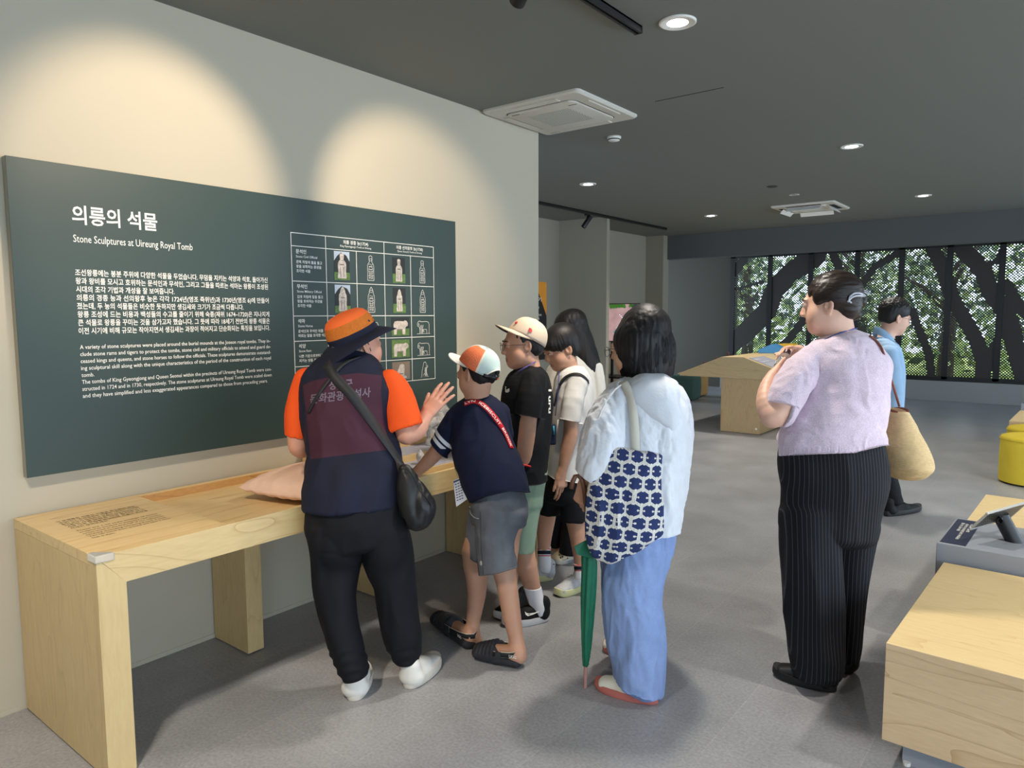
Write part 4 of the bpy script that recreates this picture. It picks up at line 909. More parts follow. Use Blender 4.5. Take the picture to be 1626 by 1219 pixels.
def strap_on(surf, pts, w, mat, name, parent, n=30, lift=.004, th=.003, fallback=None, smooth=4):
    o, nn = surf.path(pts, n, lift, fallback); o = smooth_path(o, smooth); nn = smooth_path(nn, 6)
    mb = MB(); mb.ribbon(o, nn, w, th); return put(mb, name, mat, parent), o, nn

def strands(P, Q, *terms):
    """hair grooves, fading out over the top of the crown"""
    n = normals(P, Q); f = 1-np.clip(n[:, 2]*1.15-.1, 0, 1)**1.5; d = 0
    for c, seed, amp in terms: d = d+amp*vnoise(c, seed)
    return P+n*(d*f)[:, None]
# ================================================================ the guide in the orange hat
def build_guide():
    T = 2.9; hc = at(567, 546, 2.99); R = face_frame(226, -16, 0); s = 1.0
    v = Vol(.0045)
    W = head(v, hc, R, s, 1.1, .006)
    neck(v, W, at(560, 585, 2.95), .058, s)
    v.sweep(rows((515, 600, 590, 2.95, .08), (492, 612, 640, 2.93, .10), (498, 620, 720, 2.90, .11), (494, 630, 800, 2.84, .10), (500, 632, 850, 2.84, .09)), .03, 2)
    limb(v, [(615, 605, 2.95, 17), (634, 650, 2.94, 18), (646, 690, 2.93, 16)], .02); limb(v, [(646, 688, 2.93, 16.5), (662, 684, 2.97, 14.5), (675, 664, 3.02, 9.5)], .015)
    limb(v, [(487, 610, 2.95, 17), (474, 665, 2.95, 17), (473, 700, 2.95, 16), (478, 712, 2.98, 15), (496, 708, 3.12, 12), (520, 702, 3.24, 9)], .02)
    wr = at(676, 661, 3.02); d = at(707, 618, 3.07)-wr
    hand(v, wr, d, FH*.9+RGT*.35-UPV*.1, 1.0, (8, 6, 6, 9), (7, 2, -3, -8), 1, (30, 8), lens=(.95, 1.05, 1.0, .84), fat=1.16)
    hand(v, at(521, 702, 3.25), FH-ZUP*.2, -ZUP, .9, (20, 20, 25, 30), thumb_side=1)
    for R_ in ([(533, 850, 2.87, 28), (535, 930, 2.85, 24), (548, 1000, 2.84, 20), (562, 1060, 2.84, 15), (563, 1095, 2.85, 11)], [(605, 850, 2.88, 28), (625, 930, 2.90, 24), (640, 1000, 2.93, 20), (646, 1045, 2.94, 15), (648, 1075, 2.945, 11)]): limb(v, R_, .03, 2)
    PQ = v.mesh(1); org = (PQ[0][:, 0].mean(), PQ[0][:, 1].mean(), 0.0)
    p = person(PQ, SKIN_D, 'person in orange and navy sun hat and maroon vest gesturing over the table', W, s, org)
    eyes(p, W, R, s)
    # trousers
    M = cloth('black_trousers', srgb(17, 18, 24), .75, 700, .1, .12, 6)
    v = Vol(.006)
    v.sweep(rows((486, 636, 795, 2.835, .115), (487, 643, 830, 2.835, .12), (492, 650, 858, 2.84, .11)), 0, 3)
    v.sweep(rows((488, 572, 835, 2.835, .105), (490, 577, 860, 2.835, .105), (496, 573, 890, 2.865, .10), (501, 565, 940, 2.855, .09), (511, 566, 982, 2.85, .085), (523, 576, 1019, 2.845, .08), (535, 582, 1046, 2.84, .078), (541, 584, 1060, 2.84, .075), (545, 583, 1068, 2.84, .07)), .012, 3)
    v.sweep(rows((572, 645, 835, 2.85, .11), (574, 650, 860, 2.86, .11), (580, 655, 890, 2.885, .10), (596, 658, 925, 2.90, .09), (603, 661, 972, 2.92, .085), (612, 668, 1010, 2.93, .08), (622, 668, 1030, 2.94, .075), (627, 664, 1046, 2.94, .065)), .012, 3)
    hemcut(v, (540, 1079), (585, 1068), 2.84) if False else None
    P, Q = v.mesh(2); P = folds(P, Q, .008, 10, 4.5, 3); X, Y = project_px(P)
    k = (Y > 1030)*1.0; P = P+normals(P, Q)*(k*.0025*np.sin(Y*.38+X*.1))[:, None]
    to_obj('trousers', (P, Q), M, p)
    # vest
    v = Vol(.0055)
    v.sweep(rows((528, 594, 568, 2.955, .07), (510, 610, 582, 2.952, .105), (490, 622, 600, 2.95, .128), (478, 625, 622, 2.945, .14), (480, 619, 655, 2.935, .145), (488, 622, 695, 2.915, .15), (492, 633, 722, 2.90, .15), (487, 637, 750, 2.87, .14), (483, 637, 785, 2.845, .135), (483, 634, 830, 2.83, .13)), 0, 4, flat=(1, 0))
    v.sweep(rows((536, 588, 563, 2.958, .064), (530, 592, 574, 2.955, .07)), .015, 1, flat=(1, 0))
    hemcut(v, (484, 815), (632, 808), 2.75)
    P, Q = v.mesh(2); P = folds(P, Q, .009, 8, 3, 11); VQ = (P, Q)
    X, Y = project_px(P)
    yoke = np.interp(X, [470, 495, 536, 570, 606, 640], [617, 605, 596, 592, 596, 606]); bot = np.interp(X, [480, 493, 605, 640], [731, 729, 715, 712])
    side = np.interp(Y, [590, 620, 660, 720], [607, 605, 608, 620]); lft = np.interp(Y, [600, 640, 730], [479, 484, 493])
    a = np.minimum(np.minimum(Y-yoke, bot-Y), np.minimum(side-X, X-lft))/20+.5
    nrm = normals(P, Q); a = np.where(nrm@FH > .1, 0, a)
    MV = attr_mix(cloth('navy_vest', srgb(26, 29, 48), .75, 800, .1, .1, 6), 'panel', srgb(66, 35, 50))
    vest = to_obj('vest', VQ, MV, p, {'panel': a})
    # shirt sleeves
    MO = cloth('orange_jersey', srgb(240, 88, 30), .8, 900, .1, .05, 8)
    v = Vol(.005); limb(v, [(618, 604, 2.95, 18), (626, 616, 2.95, 22), (634, 640, 2.945, 27), (645, 690, 2.935, 29)], 0); hem_axis(v, (619, 688), (671, 671), 2.935, at(650, 700, 2.935)-at(630, 630, 2.945))
    limb_c = Vol(.005); v.seg(at(642, 668, 2.938), at(648, 700, 2.935), .062, .066, .004, mode='s')
    P, Q = v.mesh(2); P = folds(P, Q, .005, 9, 6, 21); to_obj('shirt_sleeve', (P, Q), MO, p); SR = (P, Q)
    v = Vol(.005); limb(v, [(488, 602, 2.95, 20), (478, 630, 2.95, 18), (473, 662, 2.95, 20), (473, 700, 2.95, 18.5)], 0); hem_axis(v, (456, 692), (490, 698), 2.95, at(473, 700, 2.95)-at(475, 640, 2.95)); v.seg(at(473, 688, 2.95), at(473, 705, 2.95), .042, .043, .004, mode='s')
    P, Q = v.mesh(2); P = folds(P, Q, .005, 9, 6, 23); to_obj('shirt_sleeve', (P, Q), MO, p)
    # print on the back
    sf = Surf([VQ]); MP = plain('grey_print', srgb(112, 100, 116), .7)
    mb = MB(); text_on(mb, '문화관광해설사', (0, 0, 0), (1, 0, 0), (0, 0, 1), 14, 97, .02, warp=pxwarp(sf, 492, 640, .993, -.12, .05, -1, .002, 2.8))
    text_on(mb, '성북구', (0, 0, 0), (1, 0, 0), (0, 0, 1), 13, 38, .02, warp=pxwarp(sf, 522, 618, .99, -.12, .05, -1, .002, 2.8)); put(mb, 'back_lettering', MP, vest, False)
    # neck lanyard and strap
    ML = plain('black_webbing', srgb(30, 31, 34), .6, bump=.2, bscale=600)
    strap_on(sf, [(572, 567), (562, 570), (546, 577), (531, 594), (514, 615), (497, 642), (490, 656)], .013, ML, 'lanyard', p, 26, .004, .0025)
    # hair at the nape
    v = Vol(.004); E = lambda q, r: v.ell(W(*q), np.array(r)*s, R, .01)
    E((0, -.020, .034), (.0755, .0955, .080)); v.plane(W(0, 0, -.012), -R[:, 2]); v.plane(W(0, .03, 0), R[:, 1]); v.ell(W(0, -.055, -.02), (.066, .052, .05), R, .02)
    to_obj('hair', v.mesh(1), HAIR_GREY, p)
    # hat
    A = face_frame(226, -24, 5); c = W(0, -.006, .032); n = 64
    def ring(r, h, fx=1.0, wav=0.0, ph=0.0):
        o = []
        for i in range(n):
            a = 2*math.pi*i/n; x, y = r*math.cos(a)*.94, r*math.sin(a)*1.08
            o.append(c+A@np.array((x, y, h+wav*math.cos(2*a+ph))))
        return o
    MN = cloth('navy_hat_cloth', srgb(27, 31, 50), .8, 800, .12, .06); MOH = cloth('orange_hat_cloth', srgb(238, 110, 52), .75, 900, .12, .06)
    MM = cloth('orange_mesh', srgb(196, 110, 40), .8, 420, .8, .05, 40, heather=.15)
    mb = MB(); mb.rings([ring(.100, .0), ring(.102, .022), ring(.1005, .030)], False, False, 0); hat = put(mb, 'hat', MN, p)
    mb = MB(); mb.rings([ring(.1005, .030), ring(.097, .058), ring(.090, .076)], False, False); put(mb, 'mesh_band', MM, hat)
    mb = MB(); mb.rings([ring(.0905, .075), ring(.080, .092), ring(.060, .104), ring(.03, .110), ring(.002, .111)], False, True); put(mb, 'hat_crown', MOH, hat)
    mb = MB(); mb.rings([ring(.099, .004), ring(.118, -.004, wav=.005), ring(.142, -.014, wav=.011), ring(.167, -.030, wav=.016), ring(.1675, -.033, wav=.016), ring(.142, -.018, wav=.011), ring(.116, -.008, wav=.005), ring(.097, -.002)], False, False); put(mb, 'hat_brim', MN, hat)
    mb = MB(); q = c+A@np.array((.098*.80, .098*.5, .045)); mb.lathe(q, [(.001, .004), (.006, .004), (.0065, 0), (.004, -.003)], 14, axis=A@np.array((.85, .5, .25))); put(mb, 'eyelet', M_blackplastic, hat)
    mb = MB(); mb.tube(smooth_path([W(.083, .0, .03), W(.082, .006, -.02), W(.07, .015, -.06), W(.045, .03, -.115), W(.01, .05, -.135)]), .0022, 6); put(mb, 'chin_cord', M_blackplastic, hat)
    # shoes
    MW = cloth('white_leather', srgb(226, 222, 214), .5, 300, .05, .05); MS = plain('cream_sole', srgb(214, 206, 194), .6)
    MB_ = plain('pale_blue_panel', srgb(176, 206, 222), .4)
    for hl, d in (((562, 1115), FH*.26-RH*.02), ((646, 1095), FH*.24+RH*.095)):
        h = on_z(*hl); sh, X = shoe(p, h, h+d, 0, w=.052, h=.09, sole=.038, mats=(MW, MS), heel_w=1.25)
        mb = MB()
        for sy in (-.024, .024): mb.lathe(X(.055, sy, .066), [(.001, .004), (.010, .003), (.011, 0)], 12, axis=-(d/np.linalg.norm(d)))
        put(mb, 'heel_panel', MB_, sh)
    # crossbody bag
    MK = plain('black_nylon', srgb(20, 20, 23), .5, bump=.3, bscale=60, noise=.15, nscale=12)
    v = Vol(.005); v.sweep(rows((634, 650, 742, 2.79, .022), (632, 664, 765, 2.785, .04), (634, 682, 793, 2.785, .055), (637, 690, 808, 2.79, .058), (642, 684, 822, 2.79, .055), (648, 668, 834, 2.795, .045)), 0, 4)
    P, Q = v.mesh(2); P = folds(P, Q, .008, 22, 7, 31)
    bag = to_obj('crossbody_bag', (P, Q), MK, None, origin=at(660, 790, 2.785)); tag(bag, 'black nylon crossbody bag at the hip of the guide in orange', 'bag')
    sf2 = Surf([VQ, SR])
    st, o, nn = strap_on(sf2, [(520, 578), (523, 584), (531, 600), (557, 625), (581, 658), (608, 697), (622, 718), (632, 733), (640, 746)], .040, ML, 'strap', bag, 34, .006, .003, 2.785, 6)
    mb = MB(); mb.tube([at(636, 745, 2.735), at(645, 743, 2.735), at(652, 750, 2.735), at(663, 772, 2.725), at(684, 802, 2.74)], .0022, 6); put(mb, 'zipper', M_blackplastic, bag)
    return p
build_guide()
# ================================================================ the woman with the bobbed hair
def build_bob():
    hc = at(1008, 553, 2.97); R = face_frame(122, 6, 0); s = .98
    v = Vol(.0045); W = head(v, hc, R, s, .95, .002); neck(v, W, at(1030, 612, 2.98), .052, s)
    v.sweep(rows((990, 1065, 622, 2.97, .08), (978, 1074, 660, 2.96, .10), (980, 1076, 740, 2.96, .10), (975, 1072, 820, 2.96, .11), (972, 1060, 870, 2.96, .10)), .03, 2)
    limb(v, [(985, 632, 2.93, 16), (958, 700, 2.86, 14), (945, 750, 2.84, 13)], .02); limb(v, [(945, 748, 2.84, 13), (934, 762, 2.86, 12), (926, 771, 2.89, 9)], .015)
    limb(v, [(1072, 632, 3.0, 16), (1080, 700, 3.02, 14), (1072, 760, 3.08, 12), (1045, 790, 3.2, 9)], .02)
    wr = at(927, 770, 2.89); hand(v, wr, at(919, 800, 2.90)-wr, RGT*.6+FH*.6, .88, (38, 42, 48, 52), (4, 1, -2, -5), 1, (20, 40))
    hand(v, at(1044, 791, 3.21), -ZUP-RGT*.3, -FH, .85, (30, 30, 35, 40), thumb_side=-1)
    limb(v, [(1005, 860, 2.95, 26), (1006, 950, 2.90, 22), (1010, 1040, 2.85, 15), (1016, 1092, 2.84, 11)], .03, 2); limb(v, [(1018, 860, 3.02, 24), (1005, 950, 3.1, 20), (990, 1010, 3.17, 14), (984, 1036, 3.19, 10)], .03, 2)
    PQ = v.mesh(1); p = person(PQ, SKIN_A, 'person with bobbed black hair, white hooded jacket and wide blue trousers', W, s, (PQ[0][:, 0].mean(), PQ[0][:, 1].mean(), 0))
    eyes(p, W, R, s)
    # bobbed hair
    v = Vol(.004); C = at(1024, 545, 2.985); q = px(2.985)
    v.sweep([(at(1027, 505, 2.985), 24*q, .075), (at(1025, 520, 2.985), 37*q, .105), (at(1024, 545, 2.985), 45*q, .118), (at(1025, 567, 2.985), 46*q, .118), (at(1028, 584, 2.985), 42*q, .108), (at(1030, 600, 2.985), 36*q, .085)], 0, 4, cz=1); v.ell(W(0, -.018, .036), (.094, .104, .092), R, .02); v.ell(W(0, -.01, -.02), (.094, .075, .06), R, .02)
    v.ell(at(1026, 512, 2.985), (36*q, .10, 20*q), np.stack([RGT, FH, ZUP], 1), .03)
    v.ell(W(.0, .128, -.060), (.085, .062, .085), R, .010, 's')
    v.plane(at(1025, 597, 2.985), np.array(-ZUP+RGT*.02)); P, Q = v.mesh(2); c = cam_coords(P)
    P = strands(P, Q, (c*np.array((95, 95, 6)), 4, .0026), (c*np.array((230, 230, 12)), 9, .0014))
    hair = to_obj('hair', (P, Q), HAIR_BLACK, p)
    mb = MB(); rr = random.Random(2)
    for k in range(2600):                                                       # loose strands over the crown and at the tips
        a = rr.uniform(0, 2*math.pi); x0, y0 = 1030+rr.gauss(0, 4), 2.985
        u, w_ = math.cos(a), math.sin(a); pts = []
        top = at(1028+rr.gauss(0, 3), 494, 2.985)+FH*rr.gauss(0, .02); lean = rr.uniform(.985, 1.02); e = rr.uniform(.90, 1.0)
        for j in range(7):
            t = j/6*e; y = 494+t*103; rx = np.interp(y, [494, 505, 520, 545, 567, 584, 600], [6, 26, 38, 46, 47, 43, 38])*q*lean; ry = np.interp(y, [494, 505, 520, 545, 567, 584, 600], [.02, .075, .105, .119, .119, .109, .090])*lean
            pts.append(at(1025, y, 2.985)+RH*u*rx+FH*w_*ry)
        f = R[:, 1]; 
        if (pts[4]-W(0, 0, 0))@f > .066: continue
        mb.tube(pts, [.0007, .0011, .0012, .0012, .0012, .0010, .0005], 4)
    put(mb, 'loose_strands', HAIR_BLACK, hair)['kind'] = 'stuff'
    # glasses
    MG = plain('dark_metal_rim', srgb(70, 66, 64), .3, .8); g = MB()
    for sx in (-1, 1): g.tube([W(sx*.033, .118, -.004)+R@np.array((.024*math.cos(a), -.006*abs(math.cos(a)), .020*math.sin(a))) for a in np.linspace(0, 2*math.pi, 20, endpoint=False)], .0013, 6, closed=True); g.tube([W(sx*.056, .113, .002), W(sx*.073, .08, .006), W(sx*.080, .0, .004)], .0013, 6)
    g.tube([W(-.01, .117, 0), W(0, .121, .003), W(.01, .117, 0)], .0012, 6); put(g, 'glasses', MG, p)
    # trousers
    MB2 = cloth('blue_linen', srgb(134, 156, 202), .85, 500, .2, .07, 14, heather=.05)
    v = Vol(.006)
    v.sweep(rows((968, 1070, 800, 2.95, .13), (958, 1068, 850, 2.95, .13), (955, 1060, 880, 2.94, .13), (957, 1049, 921, 2.92, .12), (959, 1046, 955, 2.90, .115), (963, 1050, 985, 2.88, .115), (968, 1053, 1023, 2.865, .11), (975, 1053, 1060, 2.85, .105), (980, 1051, 1100, 2.84, .10)), 0, 4)
    v.sweep(rows((960, 1050, 880, 3.0, .12), (960, 1035, 950, 3.06, .11), (966, 1020, 1000, 3.10, .09), (972, 1012, 1035, 3.15, .085)), .03, 3)
    p1, p2 = at(975, 1078, 2.84), at(1050, 1112, 2.84); n = np.cross(p2-p1, FH*1.0+ZUP*-.2); n = n if n[2] < 0 else -n; pm = (p1+p2)/2
    P, Q = v.mesh(2); X, Y = project_px(P); yl = np.interp(X, [960, 975, 1000, 1021, 1052], [1060, 1078, 1099, 1108, 1111]); dpt = (P-EYE)@FWD
    P = folds(P, Q, .011, 13, 2.6, 41); P = folds(P, Q, .004, 30, 10, 43)
    vis = (Y > yl) & (dpt < 2.98); P[vis, 2] += ((Y-yl)[vis])*px(2.84)
    to_obj('trousers', (P, Q), MB2, p)
    # jacket
    MJ = cloth('white_seersucker', srgb(226, 229, 236), .8, 260, .5, .03, 20)
    v = Vol(.006)
    v.sweep(rows((1002, 1058, 607, 2.975, .066), (984, 1075, 619, 2.97, .11), (968, 1085, 640, 2.96, .14), (962, 1089, 670, 2.955, .15), (960, 1092, 710, 2.95, .155), (961, 1088, 755, 2.945, .155), (963, 1080, 806, 2.94, .15), (966, 1073, 850, 2.94, .145)), 0, 4, flat=(1, 0))
    n2 = len(v.ops); v.sweep([(at(*a), b*px(a[2]), c*px(a[2])) for a, b, c in (((985, 628, 2.93), 20, 26), ((968, 665, 2.90), 29, 34), ((956, 705, 2.86), 32, 36), ((945, 745, 2.83), 26, 30), ((938, 772, 2.83), 20, 24))], .03, 3, cz=.9)
    v.sweep([(at(*a), b*px(a[2]), b*px(a[2])) for a, b in (((1068, 632, 2.99), 20), ((1074, 690, 3.0), 22), ((1066, 750, 3.06), 20), ((1050, 775, 3.15), 17))], .03, 3, cz=.9)
    # one slanting hem for the body, one for the near sleeve
    P, Q = v.mesh(2); X, Y = project_px(P); 
    v2 = v; a1, a2 = at(919, 750, 2.83), at(961, 777, 2.83)
    P = folds(P, Q, .010, 9, 3.4, 51); P = folds(P, Q, .006, 24, 7, 53); P = folds(P, Q, .0025, 60, 30, 54)
    ld = (a2-a1)/np.linalg.norm(a2-a1); sleeve = (X < 966) & (Y > 735) & (((P-EYE)@FWD) < 2.93); nd = np.cross(ld, FH); nd = nd if nd[2] < 0 else -nd; dd = (P-a1)@nd; m = sleeve & (dd > 0); P[m] -= nd*dd[m][:, None]*.97
    hb = at(1060, 838, 2.94)[2]; hm = (P[:, 2] < hb) & (X > 955); P[hm, 2] = hb-(hb-P[hm, 2])*.03
    JQ = (P, Q); jacket = to_obj('jacket', JQ, MJ, p)
    # hood lying on the back
    v = Vol(.005); q = px(2.86)
    v.sweep([(at(1030, 609, 2.935), 30*q, .050), (at(1036, 619, 2.88), 42*q, .060), (at(1045, 632, 2.85), 38*q, .055), (at(1054, 650, 2.83), 28*q, .045), (at(1062, 667, 2.825), 16*q, .034), (at(1066, 680, 2.83), 6*q, .020)], 0, 4)
    v.ell(at(1018, 585, 2.975), (32*q, .085, 18*q), np.stack([RGT, FH, ZUP], 1), .01, 's')
    P, Q = v.mesh(2); P = folds(P, Q, .008, 12, 5, 61); HQ = (P, Q); hood = to_obj('hood', HQ, MJ, jacket)
    mb = MB(); mb.tube(smooth_path([at(986, 611, 2.84), at(978, 614, 2.83), at(968, 624, 2.82), at(960, 640, 2.80), at(953, 655, 2.79), at(950, 664, 2.79)]), .0032, 8); put(mb, 'drawstring', plain('white_cord', srgb(225, 225, 225), .7), jacket)
    mb = MB(); c = at(960, 636, 2.79); mb.lathe(c, [(.001, .006), (.007, .005), (.0085, 0), (.007, -.005), (.001, -.006)], 16, axis=-FWD); put(mb, 'cord_stopper', M_white, jacket)
    # shoes
    MC = cloth('cream_leather', srgb(226, 222, 208), .55, 300, .05, .04); MP = plain('pink_gum_sole', srgb(190, 108, 98), .6)
    shoe(p, on_z(1046, 1118), on_z(944, 1089), 0, w=.046, h=.07, sole=.030, mats=(MC, MP)); shoe(p, on_z(1010, 1040), on_z(957, 1030), 0, w=.046, h=.07, sole=.030, mats=(MC, MP))
    # ---- tote bag
    def lattice_mat():
        m, nt, b = new_mat('navy_hexagon_print'); a = N(nt, 'ShaderNodeAttribute'); a.attribute_name = 'u'; c = N(nt, 'ShaderNodeAttribute'); c.attribute_name = 'v'
        def M2(op, x, y=None, z=None):
            n_ = N(nt, 'ShaderNodeMath', operation=op)
            for i, val in enumerate((x, y, z)):
                if val is None: continue
                if isinstance(val, (int, float)): n_.inputs[i].default_value = val
                else: L(nt, val, n_.inputs[i])
            return n_.outputs[0]
        px_, py_ = a.outputs['Fac'], c.outputs['Fac']; S3 = math.sqrt(3)
        def cell(ox, oy):
            qx = M2('SUBTRACT', M2('FLOORED_MODULO', M2('ADD', px_, ox), 1.0), .5); qy = M2('SUBTRACT', M2('FLOORED_MODULO', M2('ADD', py_, oy), S3), S3/2); return qx, qy
        ax_, ay_ = cell(0, 0); bx_, by_ = cell(.5, S3/2)
        da = M2('ADD', M2('MULTIPLY', ax_, ax_), M2('MULTIPLY', ay_, ay_)); db = M2('ADD', M2('MULTIPLY', bx_, bx_), M2('MULTIPLY', by_, by_)); pick = M2('LESS_THAN', da, db)
        gx = M2('ADD', M2('MULTIPLY', ax_, pick), M2('MULTIPLY', bx_, M2('SUBTRACT', 1, pick))); gy = M2('ADD', M2('MULTIPLY', ay_, pick), M2('MULTIPLY', by_, M2('SUBTRACT', 1, pick)))
        X_, Y_ = M2('ABSOLUTE', gx), M2('ABSOLUTE', gy)
        hexd = M2('MAXIMUM', X_, M2('ADD', M2('MULTIPLY', X_, .5), M2('MULTIPLY', Y_, S3/2)))
        line = M2('GREATER_THAN', hexd, .405)
        # small hearts pointing in from the sides and stubs above and below
        hx = M2('SUBTRACT', X_, .285); heart = M2('LESS_THAN', M2('ADD', M2('MULTIPLY', hx, hx), M2('MULTIPLY', Y_, Y_)), .0046)
        stem = M2('MULTIPLY', M2('GREATER_THAN', X_, .3), M2('LESS_THAN', Y_, .022))
        stub = M2('MULTIPLY', M2('GREATER_THAN', Y_, .36), M2('LESS_THAN', X_, .075))
        tot = M2('MAXIMUM', M2('MAXIMUM', line, heart), M2('MAXIMUM', stem, stub))
        # stitched dashes down the middle of every band
        dash = M2('MULTIPLY', M2('GREATER_THAN', hexd, .458), M2('LESS_THAN', hexd, .476)); dsh = M2('MULTIPLY', dash, M2('GREATER_THAN', M2('FRACT', M2('MULTIPLY', M2('ADD', gx, gy), 14.0)), .5)); tot = M2('SUBTRACT', tot, M2('MULTIPLY', dsh, .8))
        mx = N(nt, 'ShaderNodeMix', data_type='RGBA'); mx.inputs['A'].default_value = (*srgb(36, 50, 98), 1); mx.inputs['B'].default_value = (*srgb(226, 222, 212), 1); L(nt, tot, mx.inputs['Factor'])
        tc = N(nt, 'ShaderNodeTexCoord'); w = N(nt, 'ShaderNodeTexNoise'); w.inputs['Scale'].default_value = 500; L(nt, tc.outputs['Object'], w.inputs['Vector']); bp = N(nt, 'ShaderNodeBump'); bp.inputs['Strength'].default_value = .3; bp.inputs['Distance'].default_value = .002; L(nt, w.outputs['Fac'], bp.inputs['Height']); L(nt, bp.outputs[0], b.inputs['Normal'])
        L(nt, mx.outputs['Result'], b.inputs['Base Color']); b.inputs['Roughness'].default_value = .9; return m
    q = px(2.76); v = Vol(.005)
    v.sweep(rows((975, 1053, 700, 2.79, .026), (970, 1052, 720, 2.785, .032), (950, 1051, 755, 2.775, .042), (931, 1051, 790, 2.765, .05), (928, 1051, 820, 2.765, .055), (930, 1051, 845, 2.765, .055), (938, 1049, 862, 2.77, .05), (962, 1036, 874, 2.77, .035)), 0, 4); p1, p2 = at(1003, 716, 2.78), at(1051, 723, 2.78); v.plane(p1, np.cross(p2-p1, -FH) if np.cross(p2-p1, -FH)[2] > 0 else np.cross(p2-p1, FH))
    P, Q = v.mesh(2); P = folds(P, Q, .009, 9, 4, 71); cc = cam_coords(P); n = normals(P, Q)
    base = cam_coords(np.array([at(990, 800, 2.765)]))[0]; u = (cc[:, 0]-base[0])+(cc[:, 1]-base[1])*.3*np.clip((n@RH)*1.2, -1, 1); w_ = cc[:, 2]-base[2]
    kk = 1/.056; th = math.radians(7)
    tote = to_obj('tote_bag', (P, Q), lattice_mat(), None, {'u': (u*math.cos(th)-w_*math.sin(th))*kk+20, 'v': (w_*math.cos(th)+u*math.sin(th))*kk+20}, origin=at(990, 800, 2.765)); tag(tote, 'navy tote bag with a cream hexagon print on the shoulder of the person in white', 'bag')
    TQ = (P, Q); sf = Surf([JQ, HQ]); MS = cloth('cream_webbing', srgb(222, 216, 200), .85, 900, .3, .03)
    strap_on(sf, [(988, 608), (993, 611), (1000, 622), (1005, 645), (1008, 675), (1009, 700), (1010, 722)], .034, MS, 'strap', tote, 26, .006, .003, 2.80, 5)
    # ---- umbrella
    um = thing('umbrella', 'rolled green umbrella held point down beside the person in white', 'umbrella', tuple(on_z(929, 1092)))
    MG2 = cloth('green_nylon', srgb(34, 104, 78), .5, 500, .1, .1, 20); v = Vol(.004); tt = lambda y: float(np.interp(y, [860, 1092], [2.84, 2.905]))
    v.sweep([(at(x, y, tt(y)), r*px(2.87), r*px(2.87)) for x, y, r in ((934, 872, 7), (935, 885, 11), (936, 900, 11.5), (934, 950, 11), (932, 1000, 9), (931, 1035, 6.5), (930, 1056, 4.2))], 0, 4)
    P, Q = v.mesh(1); X, Y = project_px(P); ang = np.arctan2((P-at(933, 950, 2.868))@FH, (P-at(933, 950, 2.868))@RH); P = P+normals(P, Q)*(.0032*np.sin(ang*8+Y*.03))[:, None]; to_obj('canopy', (P, Q), MG2, um)
    mb = MB(); mb.add([at(946, 862, 2.81), at(930, 858, 2.80), at(912, 868, 2.79), at(916, 880, 2.79), at(928, 884, 2.80), at(938, 886, 2.815), at(944, 880, 2.82)], [(0, 1, 2, 3, 4, 5, 6)]); o = put(mb, 'canopy_flap', MG2, um, False); md = o.modifiers.new('thickness', 'SOLIDIFY'); md.thickness = .004
    mb = MB(); mb.tube([at(930.3, 1052, 2.898), at(929, 1091.5, 2.9095)], [.0085, .0070], 12); put(mb, 'ferrule', plain('rose_tip', srgb(172, 128, 120), .5), um, sharp=50)
    mb = MB(); mb.tube([at(934, 876, 2.845), at(930, 800, 2.825), at(929, 770, 2.82)], .006, 10); put(mb, 'shaft', M_blackplastic, um)
    MHd = wood('brown_handle', srgb(120, 76, 52), srgb(84, 50, 34), 'Z', 4, .35); mb = MB(); mb.tube(smooth_path([at(930, 800, 2.825), at(929, 775, 2.82), at(926, 757, 2.82), at(919, 750, 2.82), at(912, 753, 2.82), at(908, 762, 2.82), at(907.5, 776, 2.82)], 2), .0095, 12); put(mb, 'handle', MHd, um)
    return p
build_bob()

